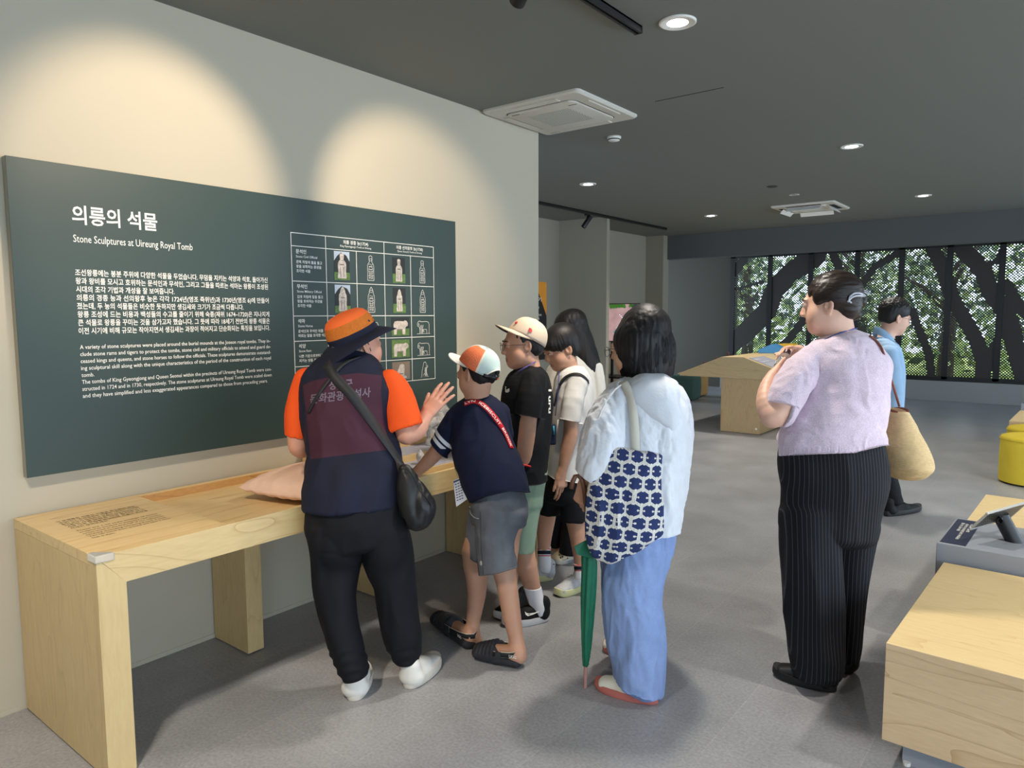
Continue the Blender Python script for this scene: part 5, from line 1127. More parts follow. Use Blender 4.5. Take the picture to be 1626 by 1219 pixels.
# ================================================================ the woman in the mauve knit top
def build_mauve():
    hc = at(1317, 484, 3.0); R = face_frame(121, 4, 0); s = 1.06
    v = Vol(.0045); W = head(v, hc, R, s, 1.05, .010); neck(v, W, at(1335, 555, 3.0), .062, s, .035)
    v.sweep(rows((1290, 1390, 568, 3.0, .09), (1280, 1392, 610, 2.99, .11), (1270, 1390, 680, 2.98, .12), (1256, 1392, 740, 2.97, .13), (1258, 1388, 790, 2.97, .12)), .04, 2)
    limb(v, [(1284, 578, 2.96, 19), (1262, 615, 2.93, 21), (1236, 655, 2.90, 20), (1225, 662, 2.90, 17)], .02); limb(v, [(1225, 660, 2.90, 17.5), (1217, 640, 2.93, 16), (1219, 614, 2.98, 12.5), (1228, 596, 3.02, 9.5)], .015)
    limb(v, [(1385, 575, 3.03, 16), (1384, 640, 3.10, 15), (1372, 676, 3.18, 14)], .02); limb(v, [(1372, 676, 3.18, 14), (1340, 620, 3.30, 12), (1290, 572, 3.28, 10), (1268, 556, 3.24, 8.5)], .015)
    w1 = at(1228, 597, 3.02); hand(v, w1, at(1242, 580, 3.10)-w1, RGT*.9+UPV*.2+FH*.1, .86, (42, 45, 48, 50), (4, 1, -2, -5), -1, (30, 30))
    w2 = at(1268, 556, 3.235); hand(v, w2, at(1244, 552, 3.20)-w2, -UPV*.9-FH*.2, .90, (38, 42, 46, 50), (4, 1, -2, -5), -1, (25, 35))
    limb(v, [(1295, 790, 2.95, 34), (1290, 880, 2.93, 26), (1292, 980, 2.92, 20), (1296, 1050, 2.91, 13), (1300, 1080, 2.91, 12)], .03, 2); limb(v, [(1350, 790, 3.0, 32), (1345, 880, 3.02, 25), (1342, 970, 3.03, 18), (1342, 1035, 3.035, 12), (1342, 1056, 3.035, 11)], .03, 2)
    PQ = v.mesh(1); p = person(PQ, SKIN_C, 'person with pinned-up hair, pink knit top and pinstriped black trousers, holding a bottle', W, s, (PQ[0][:, 0].mean(), PQ[0][:, 1].mean(), 0))
    eyes(p, W, R, s); brows(p, W, s, HAIR_BROWN)
    # hair swept back into a roll
    v = Vol(.004); E = lambda q, r, k=.02, m='u': v.ell(W(*q), np.array(r)*s, R, k*s, m)
    E((0, -.022, .044), (.084, .102, .091), 0); E((0, -.062, -.012), (.064, .054, .056)); v.ell(at(1350, 499, 3.03), (.046, .05, .028), np.stack([RGT, FH, ZUP], 1), .006)
    for sx in (-1, 1): E((sx*.062, -.01, .03), (.026, .06, .05), .01)
    E((0, .10, -.035), (.08, .062, .085), .012, 's')
    for sx in (-1, 1): E((sx*.082, .008, -.028), (.026, .034, .040), .012, 's')
    v.plane(W(0, 0, -.082), -R[:, 2])
    v.ell(at(1363, 477, 3.03), (.032, .045, .036), np.stack([RGT, FH, ZUP], 1), .006)
    P, Q = v.mesh(2); cc = cam_coords(P); P = P+normals(P, Q)*(.0022*vnoise(cc*np.array((8, 60, 70)), 14)+.0010*vnoise(cc*np.array((20, 150, 170)), 3))[:, None]; hair = to_obj('hair', (P, Q), HAIR_BROWN, p)
    MCl = plain('clear_claw_clip', srgb(190, 190, 200), .15, .2); mb = MB()
    sh_ = Surf([(P, Q)])
    for dy, dx in ((0, 0), (8, -3)):
        o, nn = sh_.path([(1348+dx, 471+dy), (1353, 466+dy*.6), (1361, 464.5+dy*.5), (1369, 467+dy*.3), (1373, 471)], 14, .005, 3.0); mb.tube(smooth_path(o, 3), .0042, 8)
    o, nn = sh_.path([(1348, 472), (1347, 477), (1351, 481)], 6, .005, 3.0); mb.tube(o, .0036, 8)
    for k in range(4): mb.tube([at(1369+k*2.5, 463+k*1.5, 2.99), at(1377+k*2, 460+k*2.4, 3.0)], .0022, 6)
    put(mb, 'hair_clip', MCl, hair)
    mb = MB(); mb.tube([at(1366, 483, 2.95), at(1369, 486, 2.95)], .004, 8); put(mb, 'hair_pin', plain('yellow_pin', srgb(214, 180, 60), .4), hair)
    # trousers
    def pin():
        m = cloth('pinstriped_black', srgb(23, 24, 29), .8, 600, .12, .06, 8); nt = m.node_tree; b = nt.nodes['Principled BSDF']; src = b.inputs['Base Color'].links[0].from_socket
        a = N(nt, 'ShaderNodeAttribute'); a.attribute_name = 'u'; f = N(nt, 'ShaderNodeMath', operation='FRACT'); L(nt, a.outputs['Fac'], f.inputs[0]); g = N(nt, 'ShaderNodeMath', operation='LESS_THAN'); g.inputs[1].default_value = .16; L(nt, f.outputs[0], g.inputs[0])
        mx = N(nt, 'ShaderNodeMix', data_type='RGBA'); L(nt, src, mx.inputs['A']); mx.inputs['B'].default_value = (*srgb(60, 62, 69), 1); L(nt, g.outputs[0], mx.inputs['Factor']); L(nt, mx.outputs['Result'], b.inputs['Base Color'])
        bp = N(nt, 'ShaderNodeBump'); bp.inputs['Strength'].default_value = .5; bp.inputs['Distance'].default_value = .003; L(nt, f.outputs[0], bp.inputs['Height']); L(nt, bp.outputs[0], b.inputs['Normal']); return m
    v = Vol(.006)
    v.sweep(rows((1243, 1402, 705, 2.975, .15), (1237, 1405, 735, 2.97, .165), (1240, 1404, 765, 2.97, .17), (1242, 1394, 800, 2.97, .16), (1243, 1385, 845, 2.965, .14)), 0, 4)
    v.sweep(rows((1242, 1330, 815, 2.95, .13), (1243, 1330, 880, 2.935, .12), (1247, 1335, 945, 2.925, .115), (1251, 1336, 1000, 2.92, .11), (1254, 1335, 1035, 2.915, .11), (1262, 1333, 1066, 2.91, .105)), .02, 3)
    v.sweep(rows((1310, 1389, 830, 3.0, .12), (1310, 1379, 885, 3.02, .115), (1312, 1369, 938, 3.03, .11), (1318, 1364, 987, 3.035, .10), (1322, 1362, 1020, 3.04, .095), (1326, 1358, 1042, 3.04, .09)), .02, 3)
    P, Q = v.mesh(2); P0 = P; P = folds(P, Q, .008, 8, 2.2, 81); cc = cam_coords(P0); n = normals(P0, Q)
    X, Y = project_px(P0); u = cc[:, 0]/.0135
    to_obj('trousers', (P, Q), pin(), p, {'u': u+400})
    # knit top
    MK = cloth('mauve_knit', srgb(216, 198, 214), .95, 420, .7, .05, 30, .3, heather=.12)
    v = Vol(.0055)
    v.sweep(rows((1308, 1358, 535, 2.995, .070), (1286, 1386, 549, 2.995, .11), (1272, 1404, 570, 2.99, .135), (1270, 1409, 590, 2.985, .15), (1276, 1407, 618, 2.98, .155), (1264, 1403, 650, 2.975, .16), (1247, 1399, 680, 2.97, .165), (1240, 1402, 698, 2.97, .165), (1241, 1402, 740, 2.97, .16)), 0, 4, flat=(1, 0))
    v.sweep([(at(*a), b*px(a[2]), c*px(a[2])) for a, b, c in (((1290, 570, 2.965), 22, 24), ((1272, 590, 2.945), 27, 28), ((1255, 618, 2.92), 27, 28), ((1238, 652, 2.90), 25, 26))], .02, 3, cz=.9)
    v.sweep([(at(*a), b*px(a[2]), b*px(a[2])) for a, b in (((1382, 566, 3.03), 20), ((1386, 600, 3.07), 19), ((1384, 640, 3.12), 18))], .02, 3, cz=.9)
    P, Q = v.mesh(2); P = folds(P, Q, .007, 6, 6, 91); P = folds(P, Q, .004, 14, 12, 92)
    X, Y = project_px(P); dp = (P-EYE)@FWD
    a1, a2 = at(1217, 637, 2.90), at(1264, 653, 2.90); ax = at(1236, 655, 2.90)-at(1262, 610, 2.93); ld = (a2-a1)/np.linalg.norm(a2-a1); ax = ax-ld*(ax@ld); ax /= np.linalg.norm(ax); m = (X < np.minimum(1268, 1264-(Y-655)*.9)) & (Y > 615) & (Y < 700) & (dp < 2.97); dd = (P-a1)@ax; m &= dd > 0; P[m] -= ax*dd[m][:, None]*.97
    hz = np.interp(X, [1240, 1280, 1355, 1404], [723, 721, 719, 706]); m = (Y > hz) & (X > 1225) & (Y > 690); P[m, 2] += (Y-hz)[m]*px(2.97)*.97
    rib = np.clip((Y-(hz-13))/4, 0, 1)*(X > 1236); P = P+normals(P, Q)*(rib*.0016*np.sin(cam_coords(P)[:, 0]*900))[:, None]
    KQ = (P, Q); top = to_obj('knit_top', KQ, MK, p)
    mb = MB(); ps = [W(.0, 0, 0)*0+np.array(q) for q in [at(1312+26*(1-math.cos(a))*.98, 541-9*math.sin(a*.5)*(1)+ (0), 2.99-.062*math.sin(a)) for a in np.linspace(0, math.pi, 12)]]
    ML = plain('blue_cord', srgb(66, 76, 140), .7); mb.tube(smooth_path([at(1306, 541, 2.94), at(1318, 533, 2.925), at(1334, 527, 2.92), at(1350, 523, 2.925), at(1361, 521, 2.95)]), .0028, 8); put(mb, 'lanyard', ML, p)
    # shoes
    ML_ = plain('black_leather', srgb(20, 20, 22), .38, bump=.1, bscale=120); MSo = plain('black_rubber', srgb(24, 24, 26), .6)
    shoe(p, on_z(1330, 1099), on_z(1226, 1068), 0, w=.050, h=.085, sole=.034, mats=(ML_, MSo)); shoe(p, on_z(1356, 1070), on_z(1300, 1050), 0, w=.048, h=.085, sole=.034, mats=(ML_, MSo))
    # ---- bottle in the hands
    bt = thing('plastic_bottle', 'clear plastic bottle with dark cap held by the person in pink', 'bottle', tuple(at(1236, 594, 3.10)))
    ax = at(1251, 557, 3.16)-at(1237, 592, 3.10); Lb = np.linalg.norm(ax); ax /= Lb; o = at(1237, 592, 3.10)
    mp_, nt, b = new_mat('clear_plastic'); b.inputs['Base Color'].default_value = (.93, .97, 1, 1); b.inputs['Transmission Weight'].default_value = .92; b.inputs['Roughness'].default_value = .06; b.inputs['IOR'].default_value = 1.3
    mb = MB(); mb.lathe(o, [(.001, 0), (.028, .001), (.031, .006), (.031, Lb*.30), (.029, Lb*.36), (.031, Lb*.42), (.031, Lb*.58), (.024, Lb*.74), (.013, Lb*.84), (.012, Lb*.90)], 28, axis=ax); put(mb, 'bottle_body', mp_, bt, sharp=60)
    mb = MB(); mb.lathe(o, [(.001, Lb*.86), (.0155, Lb*.86), (.0155, Lb*.985), (.001, Lb*.99)], 20, axis=ax); put(mb, 'bottle_cap', plain('dark_red_cap', srgb(60, 26, 40), .4), bt, sharp=40)
    # ---- straw bag
    MSt = cloth('woven_straw', srgb(226, 200, 154), .85, 160, .3, .06, 30, heather=.06); nt = MSt.node_tree; b = nt.nodes['Principled BSDF']; tc = N(nt, 'ShaderNodeTexCoord'); wv = N(nt, 'ShaderNodeTexWave'); wv.bands_direction = 'Z'; wv.inputs['Scale'].default_value = 62; wv.inputs['Distortion'].default_value = .7; wv.inputs['Detail Scale'].default_value = 6; L(nt, tc.outputs['Object'], wv.inputs['Vector'])
    bp = N(nt, 'ShaderNodeBump'); bp.inputs['Strength'].default_value = .5; bp.inputs['Distance'].default_value = .003; L(nt, wv.outputs['Fac'], bp.inputs['Height']); L(nt, bp.outputs[0], b.inputs['Normal'])
    src = b.inputs['Base Color'].links[0].from_socket; mx = N(nt, 'ShaderNodeMix', data_type='RGBA'); mx.blend_type = 'MULTIPLY'; mx.inputs['B'].default_value = (.74, .68, .58, 1); r_ = N(nt, 'ShaderNodeMapRange'); r_.inputs['From Min'].default_value = .5; r_.inputs['From Max'].default_value = 0; L(nt, wv.outputs['Fac'], r_.inputs['Value']); L(nt, r_.outputs[0], mx.inputs['Factor']); L(nt, src, mx.inputs['A']); L(nt, mx.outputs['Result'], b.inputs['Base Color'])
    v = Vol(.005); v.sweep(rows((1407, 1435, 648, 3.05, .07), (1404, 1440, 662, 3.05, .085), (1402, 1452, 690, 3.05, .10), (1402, 1465, 715, 3.05, .115), (1403, 1474, 734, 3.05, .12), (1406, 1472, 742, 3.05, .12)), 0, 4, flat=(0, 1)); v.sweep(rows((1406, 1472, 740, 3.05, .12), (1412, 1466, 749, 3.05, .10)), .01, 1)
    v.seg(at(1421, 648, 3.05), at(1424, 670, 3.05), (11*px(3.05), .066), (13*px(3.05), .075), .004, axis=RGT, mode='s'); hemcut(v, (1404, 652), (1437, 652), 3.05, below=False) if False else None
    v.plane(at(1421, 651, 3.05), ZUP); P, Q = v.mesh(2); P = folds(P, Q, .006, 9, 5, 95)
    bag = to_obj('straw_bag', (P, Q), MSt, None, origin=at(1436, 720, 3.05)); tag(bag, 'woven straw shoulder bag with brown leather straps', 'bag')
    MLb = plain('brown_leather', srgb(124, 66, 50), .45, bump=.1, bscale=200)
    mb = MB(); c = at(1421, 651, 3.05); mb.tube([c+RH*14.5*px(3.05)*math.cos(a)+FH*.073*math.sin(a)+ZUP*.006*math.cos(2*a) for a in np.linspace(0, 2*math.pi, 32, endpoint=False)], .0052, 8, closed=True); put(mb, 'rim_binding', MLb, bag)
    mb = MB(); c = at(1421, 655, 3.05); mb.lathe(c, [(.001, -.02), (.02, -.02)], 8); 
    sf = Surf([KQ])
    o, nn = sf.path([(1379, 534), (1390, 542), (1398, 553), (1403, 568)], 12, .006, 2.98); o += [at(1409, 582, 2.97), at(1419, 615, 2.97), at(1428, 645, 2.985)]; nn += [RH-FH]*3
    o = smooth_path(o, 4); mb = MB(); mb.tube(o, .0048, 8); put(mb, 'strap', MLb, bag)
    o2 = smooth_path([at(1404, 560, 2.98), at(1409, 585, 2.97), at(1411, 610, 2.97), at(1410, 640, 2.975), at(1407, 666, 2.965)], 3); mb = MB(); mb.ribbon(o2, [-FH+RH*.3]*len(o2), .018, .004); put(mb, 'strap', MLb, bag)
    return p
build_mauve()
# ================================================================ caps
def cap(parent, c, A, mats, s=1.0, brim=True, gap=False, panel=None, wid=.091, dep=.104, hgt=.105, under=None):
    """baseball cap: dome of rings about axes A (right, forward, up) at the centre c"""
    n = 56; a0 = np.linspace(0, 2*math.pi, n, endpoint=False)
    def ring(u, lift=0.0):
        w, d, z = wid*s*math.cos(u)**.75, dep*s*math.cos(u)**.75, hgt*s*math.sin(u)
        o = []
        for a in a0:
            x, y = math.cos(a), math.sin(a); zz = z
            if gap and u < .5 and y < -.55: zz = z+max(0, .042*s*(1-(x/.62)**2))*max(0, 1-u/.5) if abs(x) < .62 else z
            o.append(c+A@np.array((x*w, y*d, zz)))
        return o
    us = np.linspace(0, math.pi/2*.985, 12); mb = MB(); R_ = [ring(u) for u in us]; n_ = n
    vs = [p for r in R_ for p in r]; fs, mi = [], []
    for k in range(len(us)-1):
        for i in range(n):
            j = (i+1) % n; fs.append((k*n+i, k*n+j, (k+1)*n+j, (k+1)*n+i)); mi.append(panel(a0[i]+math.pi/n, us[k]) if panel else 0)
    fs.append(tuple(range((len(us)-1)*n, len(us)*n))); mi.append(0)
    mb.v = [tuple(p) for p in vs]; mb.f = fs; mb.m = mi
    hat = put(mb, 'cap', mats, parent); md = hat.modifiers.new('thickness', 'SOLIDIFY'); md.thickness = .003; md.offset = -1
    if brim:
        mb = MB(); m = 22; up, lo = [], []
        rows_ = []
        for q in np.linspace(0, 1, 6):
            r = []
            for a in np.linspace(math.radians(-4), math.radians(184), m):
                x, y = math.cos(a), math.sin(a); ext = .072*s*max(0, math.sin(a))**.7*q
                r.append(c+A@np.array((x*wid*s*(1.0), y*dep*s+ext*(1 if y > 0 else 0), (.003-.016*s*(x*x)*q-.012*q*s)*max(0, math.sin(a))**.6)))
            rows_.append(r)
        for sgn, mi_ in ((1, 0), (-1, 1)):
            o = len(mb.v); th = A[:, 2]*.0035*sgn*.5
            mb.v += [tuple(p+th) for r in rows_ for p in r]
            for k in range(5):
                for i in range(m-1):
                    f = (o+k*m+i, o+k*m+i+1, o+(k+1)*m+i+1, o+(k+1)*m+i); mb.f.append(f if sgn < 0 else f[::-1]); mb.m.append(mi_)
        for i in range(m-1): a, b_ = 5*m+i, 5*m+i+1; mb.f.append((a, b_, b_+6*m, a+6*m)); mb.m.append(0)
        put(mb, 'cap_brim', [mats[0] if under is None else under[0], under[1] if under else mats[0]], hat)
    mb = MB(); mb.lathe(c+A@np.array((0, 0, hgt*s)), [(.001, .004), (.006, .003), (.008, 0), (.007, -.003)], 14, axis=A[:, 2]); put(mb, 'cap_button', mats[0], hat)
    return hat
def short_hair(p, W, R, s, mat, low=-.045, fringe=None, bowl=0.0, seed=0, capped=False):
    v = Vol(.004); E = lambda q, r, k=.015, m='u': v.ell(W(*q), np.array(r)*s, R, k*s, m)
    if capped: E((0, -.019, .036), (.0765, .0965, .082), 0); E((0, -.045, -.020), (.066, .056, .052), .03)
    else: E((0, -.020, .042), (.080+bowl, .101+bowl*.6, .092+bowl), 0); E((0, -.048, -.015), (.070, .062, .062), .03)
    E((0, .105, -.052), (.085, .085, .083), .012, 's')                          # face opening
    for sx in (-1, 1): E((sx*.084, .004, -.030), (.030, .034, .042), .010, 's')   # round the ears
    v.plane(W(0, -.05, low), -R[:, 2]*.95-R[:, 1]*.25)
    if fringe: 
        for sx, f, z, rr in fringe: E((sx, f, z), rr, .02)
    P, Q = v.mesh(2); P = P+normals(P, Q)*(.0016*vnoise(((P-W(0, 0, 0))@R)*np.array((150, 60, 60)), seed))[:, None]
    return to_obj('hair', (P, Q), mat, p)
def glasses(p, W, R, mat, s=1.0, r=(.0235, .019), which=(-1, 1)):
    g = MB()
    for sx in (-1, 1):
        g.tube([W(sx*.0325, .108, .000)+R@np.array((r[0]*s*math.cos(a), -.006*abs(math.cos(a)), r[1]*s*math.sin(a))) for a in np.linspace(0, 2*math.pi, 24, endpoint=False)], .0011, 6, closed=True)
        g.tube([W(sx*.056, .101, .004), W(sx*.074, .07, .008), W(sx*.0815, .0, .006)], .0011, 6)
    g.tube([W(-.009, .107, .003), W(0, .111, .006), W(.009, .107, .003)], .001, 6); put(g, 'glasses', mat, p)

# ================================================================ the boy in the orange and mint cap
def build_boy_navy():
    hc = at(756, 594, 3.30); R = face_frame(126, 14, -4); s = .93
    v = Vol(.0045); W = head(v, hc, R, s, .95, .004); neck(v, W, at(757, 638, 3.30), .046, s, .025)
    v.sweep(rows((732, 790, 645, 3.31, .07), (724, 800, 690, 3.29, .09), (732, 822, 745, 3.24, .10), (748, 834, 790, 3.20, .10), (752, 830, 830, 3.18, .10)), .03, 2)
    limb(v, [(728, 668, 3.3, 15), (712, 690, 3.3, 14), (697, 713, 3.32, 12.5)], .02); limb(v, [(697, 713, 3.32, 12.5), (680, 732, 3.35, 11), (660, 751, 3.38, 7.5)], .01)
    limb(v, [(795, 660, 3.34, 15), (800, 700, 3.40, 13), (770, 735, 3.50, 11), (740, 745, 3.60, 8)], .02)
    w1 = at(660, 751, 3.38); hand(v, w1, at(645, 768, 3.40)-w1, -ZUP*.4-FH*.2-RGT*.6, .80, (25, 25, 28, 32), thumb_side=1)
    hand(v, at(739, 745, 3.61), FH-RGT*.4, -ZUP, .8, (25, 25, 30, 35), thumb_side=-1)
    limb(v, [(772, 815, 3.22, 22), (763, 846, 3.25, 19), (754, 876, 3.27, 21), (757, 917, 3.28, 17.5), (757, 945, 3.285, 14.5), (752, 980, 3.29, 11.5), (751, 1000, 3.29, 10.5), (754, 1016, 3.285, 11.5)], .03, 2)
    limb(v, [(800, 820, 3.17, 30), (796, 870, 3.15, 28), (802, 912, 3.13, 18), (806, 935, 3.12, 16.5), (813, 980, 3.11, 14.5), (819, 1010, 3.105, 12), (821, 1026, 3.10, 13), (823, 1042, 3.09, 13.5)], .03, 2)
    for h_, t_ in (((757, 1036), (688, 985)), ((833, 1060), (751, 1042))):
        h_, t_ = on_z(*h_), on_z(*t_); d_ = t_-h_; v.seg(h_+d_*.14+ZUP*.058, h_+d_*.70+ZUP*.046, (.034, .030), (.026, .034), .02, axis=ZUP)
    PQ = v.mesh(1); p = person(PQ, SKIN_B, 'person in orange and mint cap, navy tee and grey shorts leaning on the table', W, s, (PQ[0][:, 0].mean(), PQ[0][:, 1].mean(), 0))
    eyes(p, W, R, s); short_hair(p, W, R, s, HAIR_BLACK, -.062, seed=3, capped=True)
    # shorts
    MS = cloth('grey_denim', srgb(98, 101, 108), .85, 500, .3, .16, 14)
    v = Vol(.0055)
    v.sweep(rows((754, 830, 778, 3.20, .10), (750, 837, 800, 3.19, .115), (751, 834, 828, 3.18, .12)), 0, 3)
    v.sweep(rows((752, 836, 810, 3.16, .10), (756, 820, 850, 3.15, .10), (758, 818, 877, 3.14, .10), (761, 820, 900, 3.13, .10), (762, 821, 925, 3.13, .10)), .02, 3)
    v.sweep(rows((745, 800, 815, 3.25, .08), (741, 795, 840, 3.27, .085), (740, 782, 880, 3.28, .08)), .02, 3)
    P, Q = v.mesh(2); P = folds(P, Q, .006, 12, 6, 101); X, Y = project_px(P); dp = (P-EYE)@FWD
    hz = np.interp(X, [755, 763, 790, 822], [913, 913, 909, 899]); m = (Y > hz) & (dp < 3.225); P[m, 2] += (Y-hz)[m]*px(3.13)*.96
    hz2 = np.interp(X, [738, 756], [859, 868]); m = (Y > hz2) & (dp >= 3.225); P[m, 2] += (Y-hz2)[m]*px(3.27)*.96
    shorts = to_obj('shorts', (P, Q), MS, p); sfS = Surf([(P, Q)])
    mb = MB(); o, nn = sfS.path([(746, 804), (748, 815), (754, 822), (761, 823)], 10, .003, 3.1); mb.tube(smooth_path(o, 1), .0022, 6); put(mb, 'pocket_edge', plain('pale_seam', srgb(160, 162, 166), .8), shorts)
    mb = MB(); o, nn = sfS.path([(763, 812), (764, 860), (768, 912)], 20, .0015, 3.1); mb.tube(smooth_path(o, 1), .0012, 6); put(mb, 'side_seam', plain('dark_seam', srgb(58, 60, 66), .8), shorts)
    mb = MB(); q, m_ = sfS.hit(764, 894)
    if q is not None: mb.lathe(q, [(.001, .002), (.010, .002), (.011, 0)], 10, axis=m_); put(mb, 'hem_patch', plain('patch', srgb(190, 190, 184), .7), shorts)
    # tee
    MT = cloth('navy_tee', srgb(21, 27, 52), .85, 900, .12, .06, 8); MT = attr_mix(MT, 'band', srgb(226, 226, 228))
    v = Vol(.005)
    v.sweep(rows((738, 777, 632, 3.305, .056), (724, 794, 643, 3.31, .085), (717, 802, 660, 3.305, .105), (714, 807, 688, 3.29, .115), (717, 815, 714, 3.27, .12), (725, 828, 742, 3.24, .128), (737, 836, 768, 3.215, .135), (746, 841, 790, 3.20, .14), (748, 842, 812, 3.19, .14)), 0, 4, flat=(1, 0))
    v.sweep([(at(*a), b*px(a[2]), b*px(a[2])) for a, b in (((732, 660, 3.30), 20), ((716, 684, 3.30), 20), ((702, 706, 3.31), 18.5), ((690, 724, 3.32), 17.5))], .02, 3, cz=.9)
    v.sweep([(at(*a), b*px(a[2]), b*px(a[2])) for a, b in (((790, 655, 3.34), 18), ((797, 690, 3.38), 17))], .02, 3, cz=.9)
    P, Q = v.mesh(2); P = folds(P, Q, .006, 8, 6, 111); X, Y = project_px(P); dp = (P-EYE)@FWD
    a1, a2 = at(687, 703, 3.31), at(708, 724, 3.31); ax = at(697, 714, 3.315)-at(718, 682, 3.30); ld = (a2-a1)/np.linalg.norm(a2-a1); ax -= ld*(ax@ld); ax /= np.linalg.norm(ax); dd = (P-a1)@ax; m = (dd > 0) & (X < 714) & (Y > 690); P[m] -= ax*dd[m][:, None]*.97; dd = np.minimum(dd, 0)
    hz = np.interp(X, [745, 772, 808, 840], [799, 788, 779, 780]); m = (Y > hz) & (Y > 770); P[m, 2] += (Y-hz)[m]*px(3.2)*.97
    L_ = -dd; slv = (X < 723) & (Y < 713); band = np.where(slv, np.maximum(.5+(.0085-np.abs(L_-.030))/.02, .5+(.0085-np.abs(L_-.056))/.02), 0)
    TQ = (P, Q); tee = to_obj('tee_shirt', TQ, MT, p, {'band': band})
    # red strap with white letters
    sf = Surf([TQ]); MR = cloth('red_webbing', srgb(196, 30, 44), .7, 900, .2, .03)
    pts = [(738, 642), (747, 638), (757, 637), (768, 644), (780, 656), (790, 669), (800, 685), (807, 700), (812, 712)]
    st, o, nn = strap_on(sf, pts, .026, MR, 'pouch_strap', p, 30, .003, .002, None, 3)
    cum = np.r_[0, np.cumsum([np.linalg.norm(o[i+1]-o[i]) for i in range(len(o)-1)])]
    def warp(x, y):
        i = min(max(np.searchsorted(cum, x)-1, 0), len(o)-2); t = (x-cum[i])/(cum[i+1]-cum[i]+1e-9); q = o[i]+(o[i+1]-o[i])*t; n_ = nn[i]; d = (o[min(i+2, len(o)-1)]-o[max(i-1, 0)]); d /= np.linalg.norm(d); u = np.cross(n_, d); u = u/np.linalg.norm(u)
        return q+u*(y-.007)+n_*.0035
    mb = MB(); text_on(mb, 'LYN  ICEBISCUIT  BROOK', (0, 0, 0), (1, 0, 0), (0, 0, 1), .0135, cum[-1]*.97, .015, warp=lambda x, y: warp(x+.004, y)); put(mb, 'strap_lettering', M_ink, st, False)
    # cap
    MC = [cloth('mint_cotton', srgb(196, 214, 208), .85, 700, .12, .04), cloth('orange_mesh_panel', srgb(240, 128, 84), .85, 300, .8, .04, 60, heather=.06), cloth('cream_piping', srgb(234, 226, 208), .8), cloth('white_cotton', srgb(232, 230, 224), .8)]
    def pan(a, u):
        d = math.degrees(a) % 360
        # forward is 90 degrees
        f = abs((d-90+180) % 360-180)
        if f > 116 and f < 122: return 2
        if 40 < f < 114 and (d > 180 or d < 180) : return 1 if u < 1.15 else 0
        return 0
    A = face_frame(126, -25, -7); c = W(0, -.020, .026)
    ht = cap(p, c, A, MC, .98, True, True, pan, under=(MC[3], MC[3]))
    mb = MB(); mb.tube([c+A@np.array((x*.086*.98, -.104*.98*math.sqrt(max(0, 1-x*x))*1.01, .040*(1-(x/.62)**2)+.004 if abs(x) < .62 else .004)) for x in np.linspace(-.62, .62, 16)], .0035, 6); put(mb, 'gap_binding', MC[2], ht)
    mb = MB(); mb.ribbon([c+A@np.array((x*.09, -.104*math.sqrt(max(0, 1-x*x))*1.0, .002)) for x in np.linspace(-.66, .66, 14)], [A@np.array((x, -math.sqrt(1-x*x), 0)) for x in np.linspace(-.66, .66, 14)], .018, .002); put(mb, 'cap_strap', M_blackplastic, ht)
    mb = MB(); q = c+A@np.array((.02, -.1065, .003)); mb.prism([q+A@np.array(v_) for v_ in ((-.005, 0, -.006), (.006, 0, -.006), (.004, 0, .001), (.0, 0, .006), (-.004, 0, .002))], (0, 0, 0), tuple(A@np.array((0, -.0012, 0)))); put(mb, 'strap_emblem', MC[1], ht, False)
    # name card on a cord
    mb = MB(); q = [at(719.5, 763, 3.22), at(733.5, 757, 3.21), at(743.7, 791, 3.19), at(724.5, 804.6, 3.20)]; mb.prism(q, (0, 0, 0), tuple(FH*.003)); card = put(mb, 'name_card', plain('white_card', srgb(206, 212, 222), .4), p, False)
    mb = MB(); e1 = (q[1]-q[0]); e2 = (q[3]-q[0]); nn_ = -FH*.0012
    for k in range(7):
        for a in (.14, .42, .68):
            b0 = q[0]+e1*a+e2*(.16+.1*k)+nn_; mb.add([b0, b0+e1*.2, b0+e1*.2+e2*.035, b0+e2*.035], [(0, 1, 2, 3)])
    b0 = q[0]+e2*.03+nn_; mb.add([b0+e1*.02, b0+e1*.98, b0+e1*.98+e2*.06, b0+e1*.02+e2*.06], [(0, 1, 2, 3)]); put(mb, 'card_lettering', plain('card_ink', srgb(50, 58, 80), .6), card, False)
    mb = MB(); mb.tube([at(727, 758, 3.215), at(722, 742, 3.24), at(721, 728, 3.25)], .0016, 6); put(mb, 'lanyard', plain('tan_cord', srgb(190, 160, 110), .7), p)
    # slingback clogs
    MCl = cloth('charcoal_foam', srgb(48, 48, 53), .7, 300, .2, .05); MCs = plain('charcoal_foam_sole', srgb(44, 44, 48), .75)
    MBk = plain('black_elastic', srgb(20, 20, 22), .7); MWp = plain('white_piping', srgb(222, 216, 200), .7)
    for hl, to, ank, tA in (((757, 1036), (688, 985), (757, 1006), 3.285), ((833, 1060), (751, 1042), (826, 1036), 3.10)):
        h, t_ = on_z(*hl), on_z(*to); d = t_-h; Ls = np.linalg.norm(d); d /= Ls; sd = np.cross(d, ZUP); sd /= np.linalg.norm(sd); X_ = lambda a, b, c: h+d*a*Ls+sd*b+ZUP*c
        v = Vol(.004)
        v.seg(X_(.13, 0, .026), X_(.5, 0, .026), (.042, .024), (.046, .024), 0, axis=sd); v.seg(X_(.5, 0, .026), X_(.86, 0, .032), (.046, .024), (.044, .026), .01, axis=sd)
        v.seg(X_(.52, 0, .052), X_(.84, 0, .036), (.052, .050), (.047, .036), .015, axis=sd); v.ell(X_(.34, 0, .095), (.05, .05, .05), None, .01, 's'); v.plane(X_(.5, 0, .003), -ZUP)
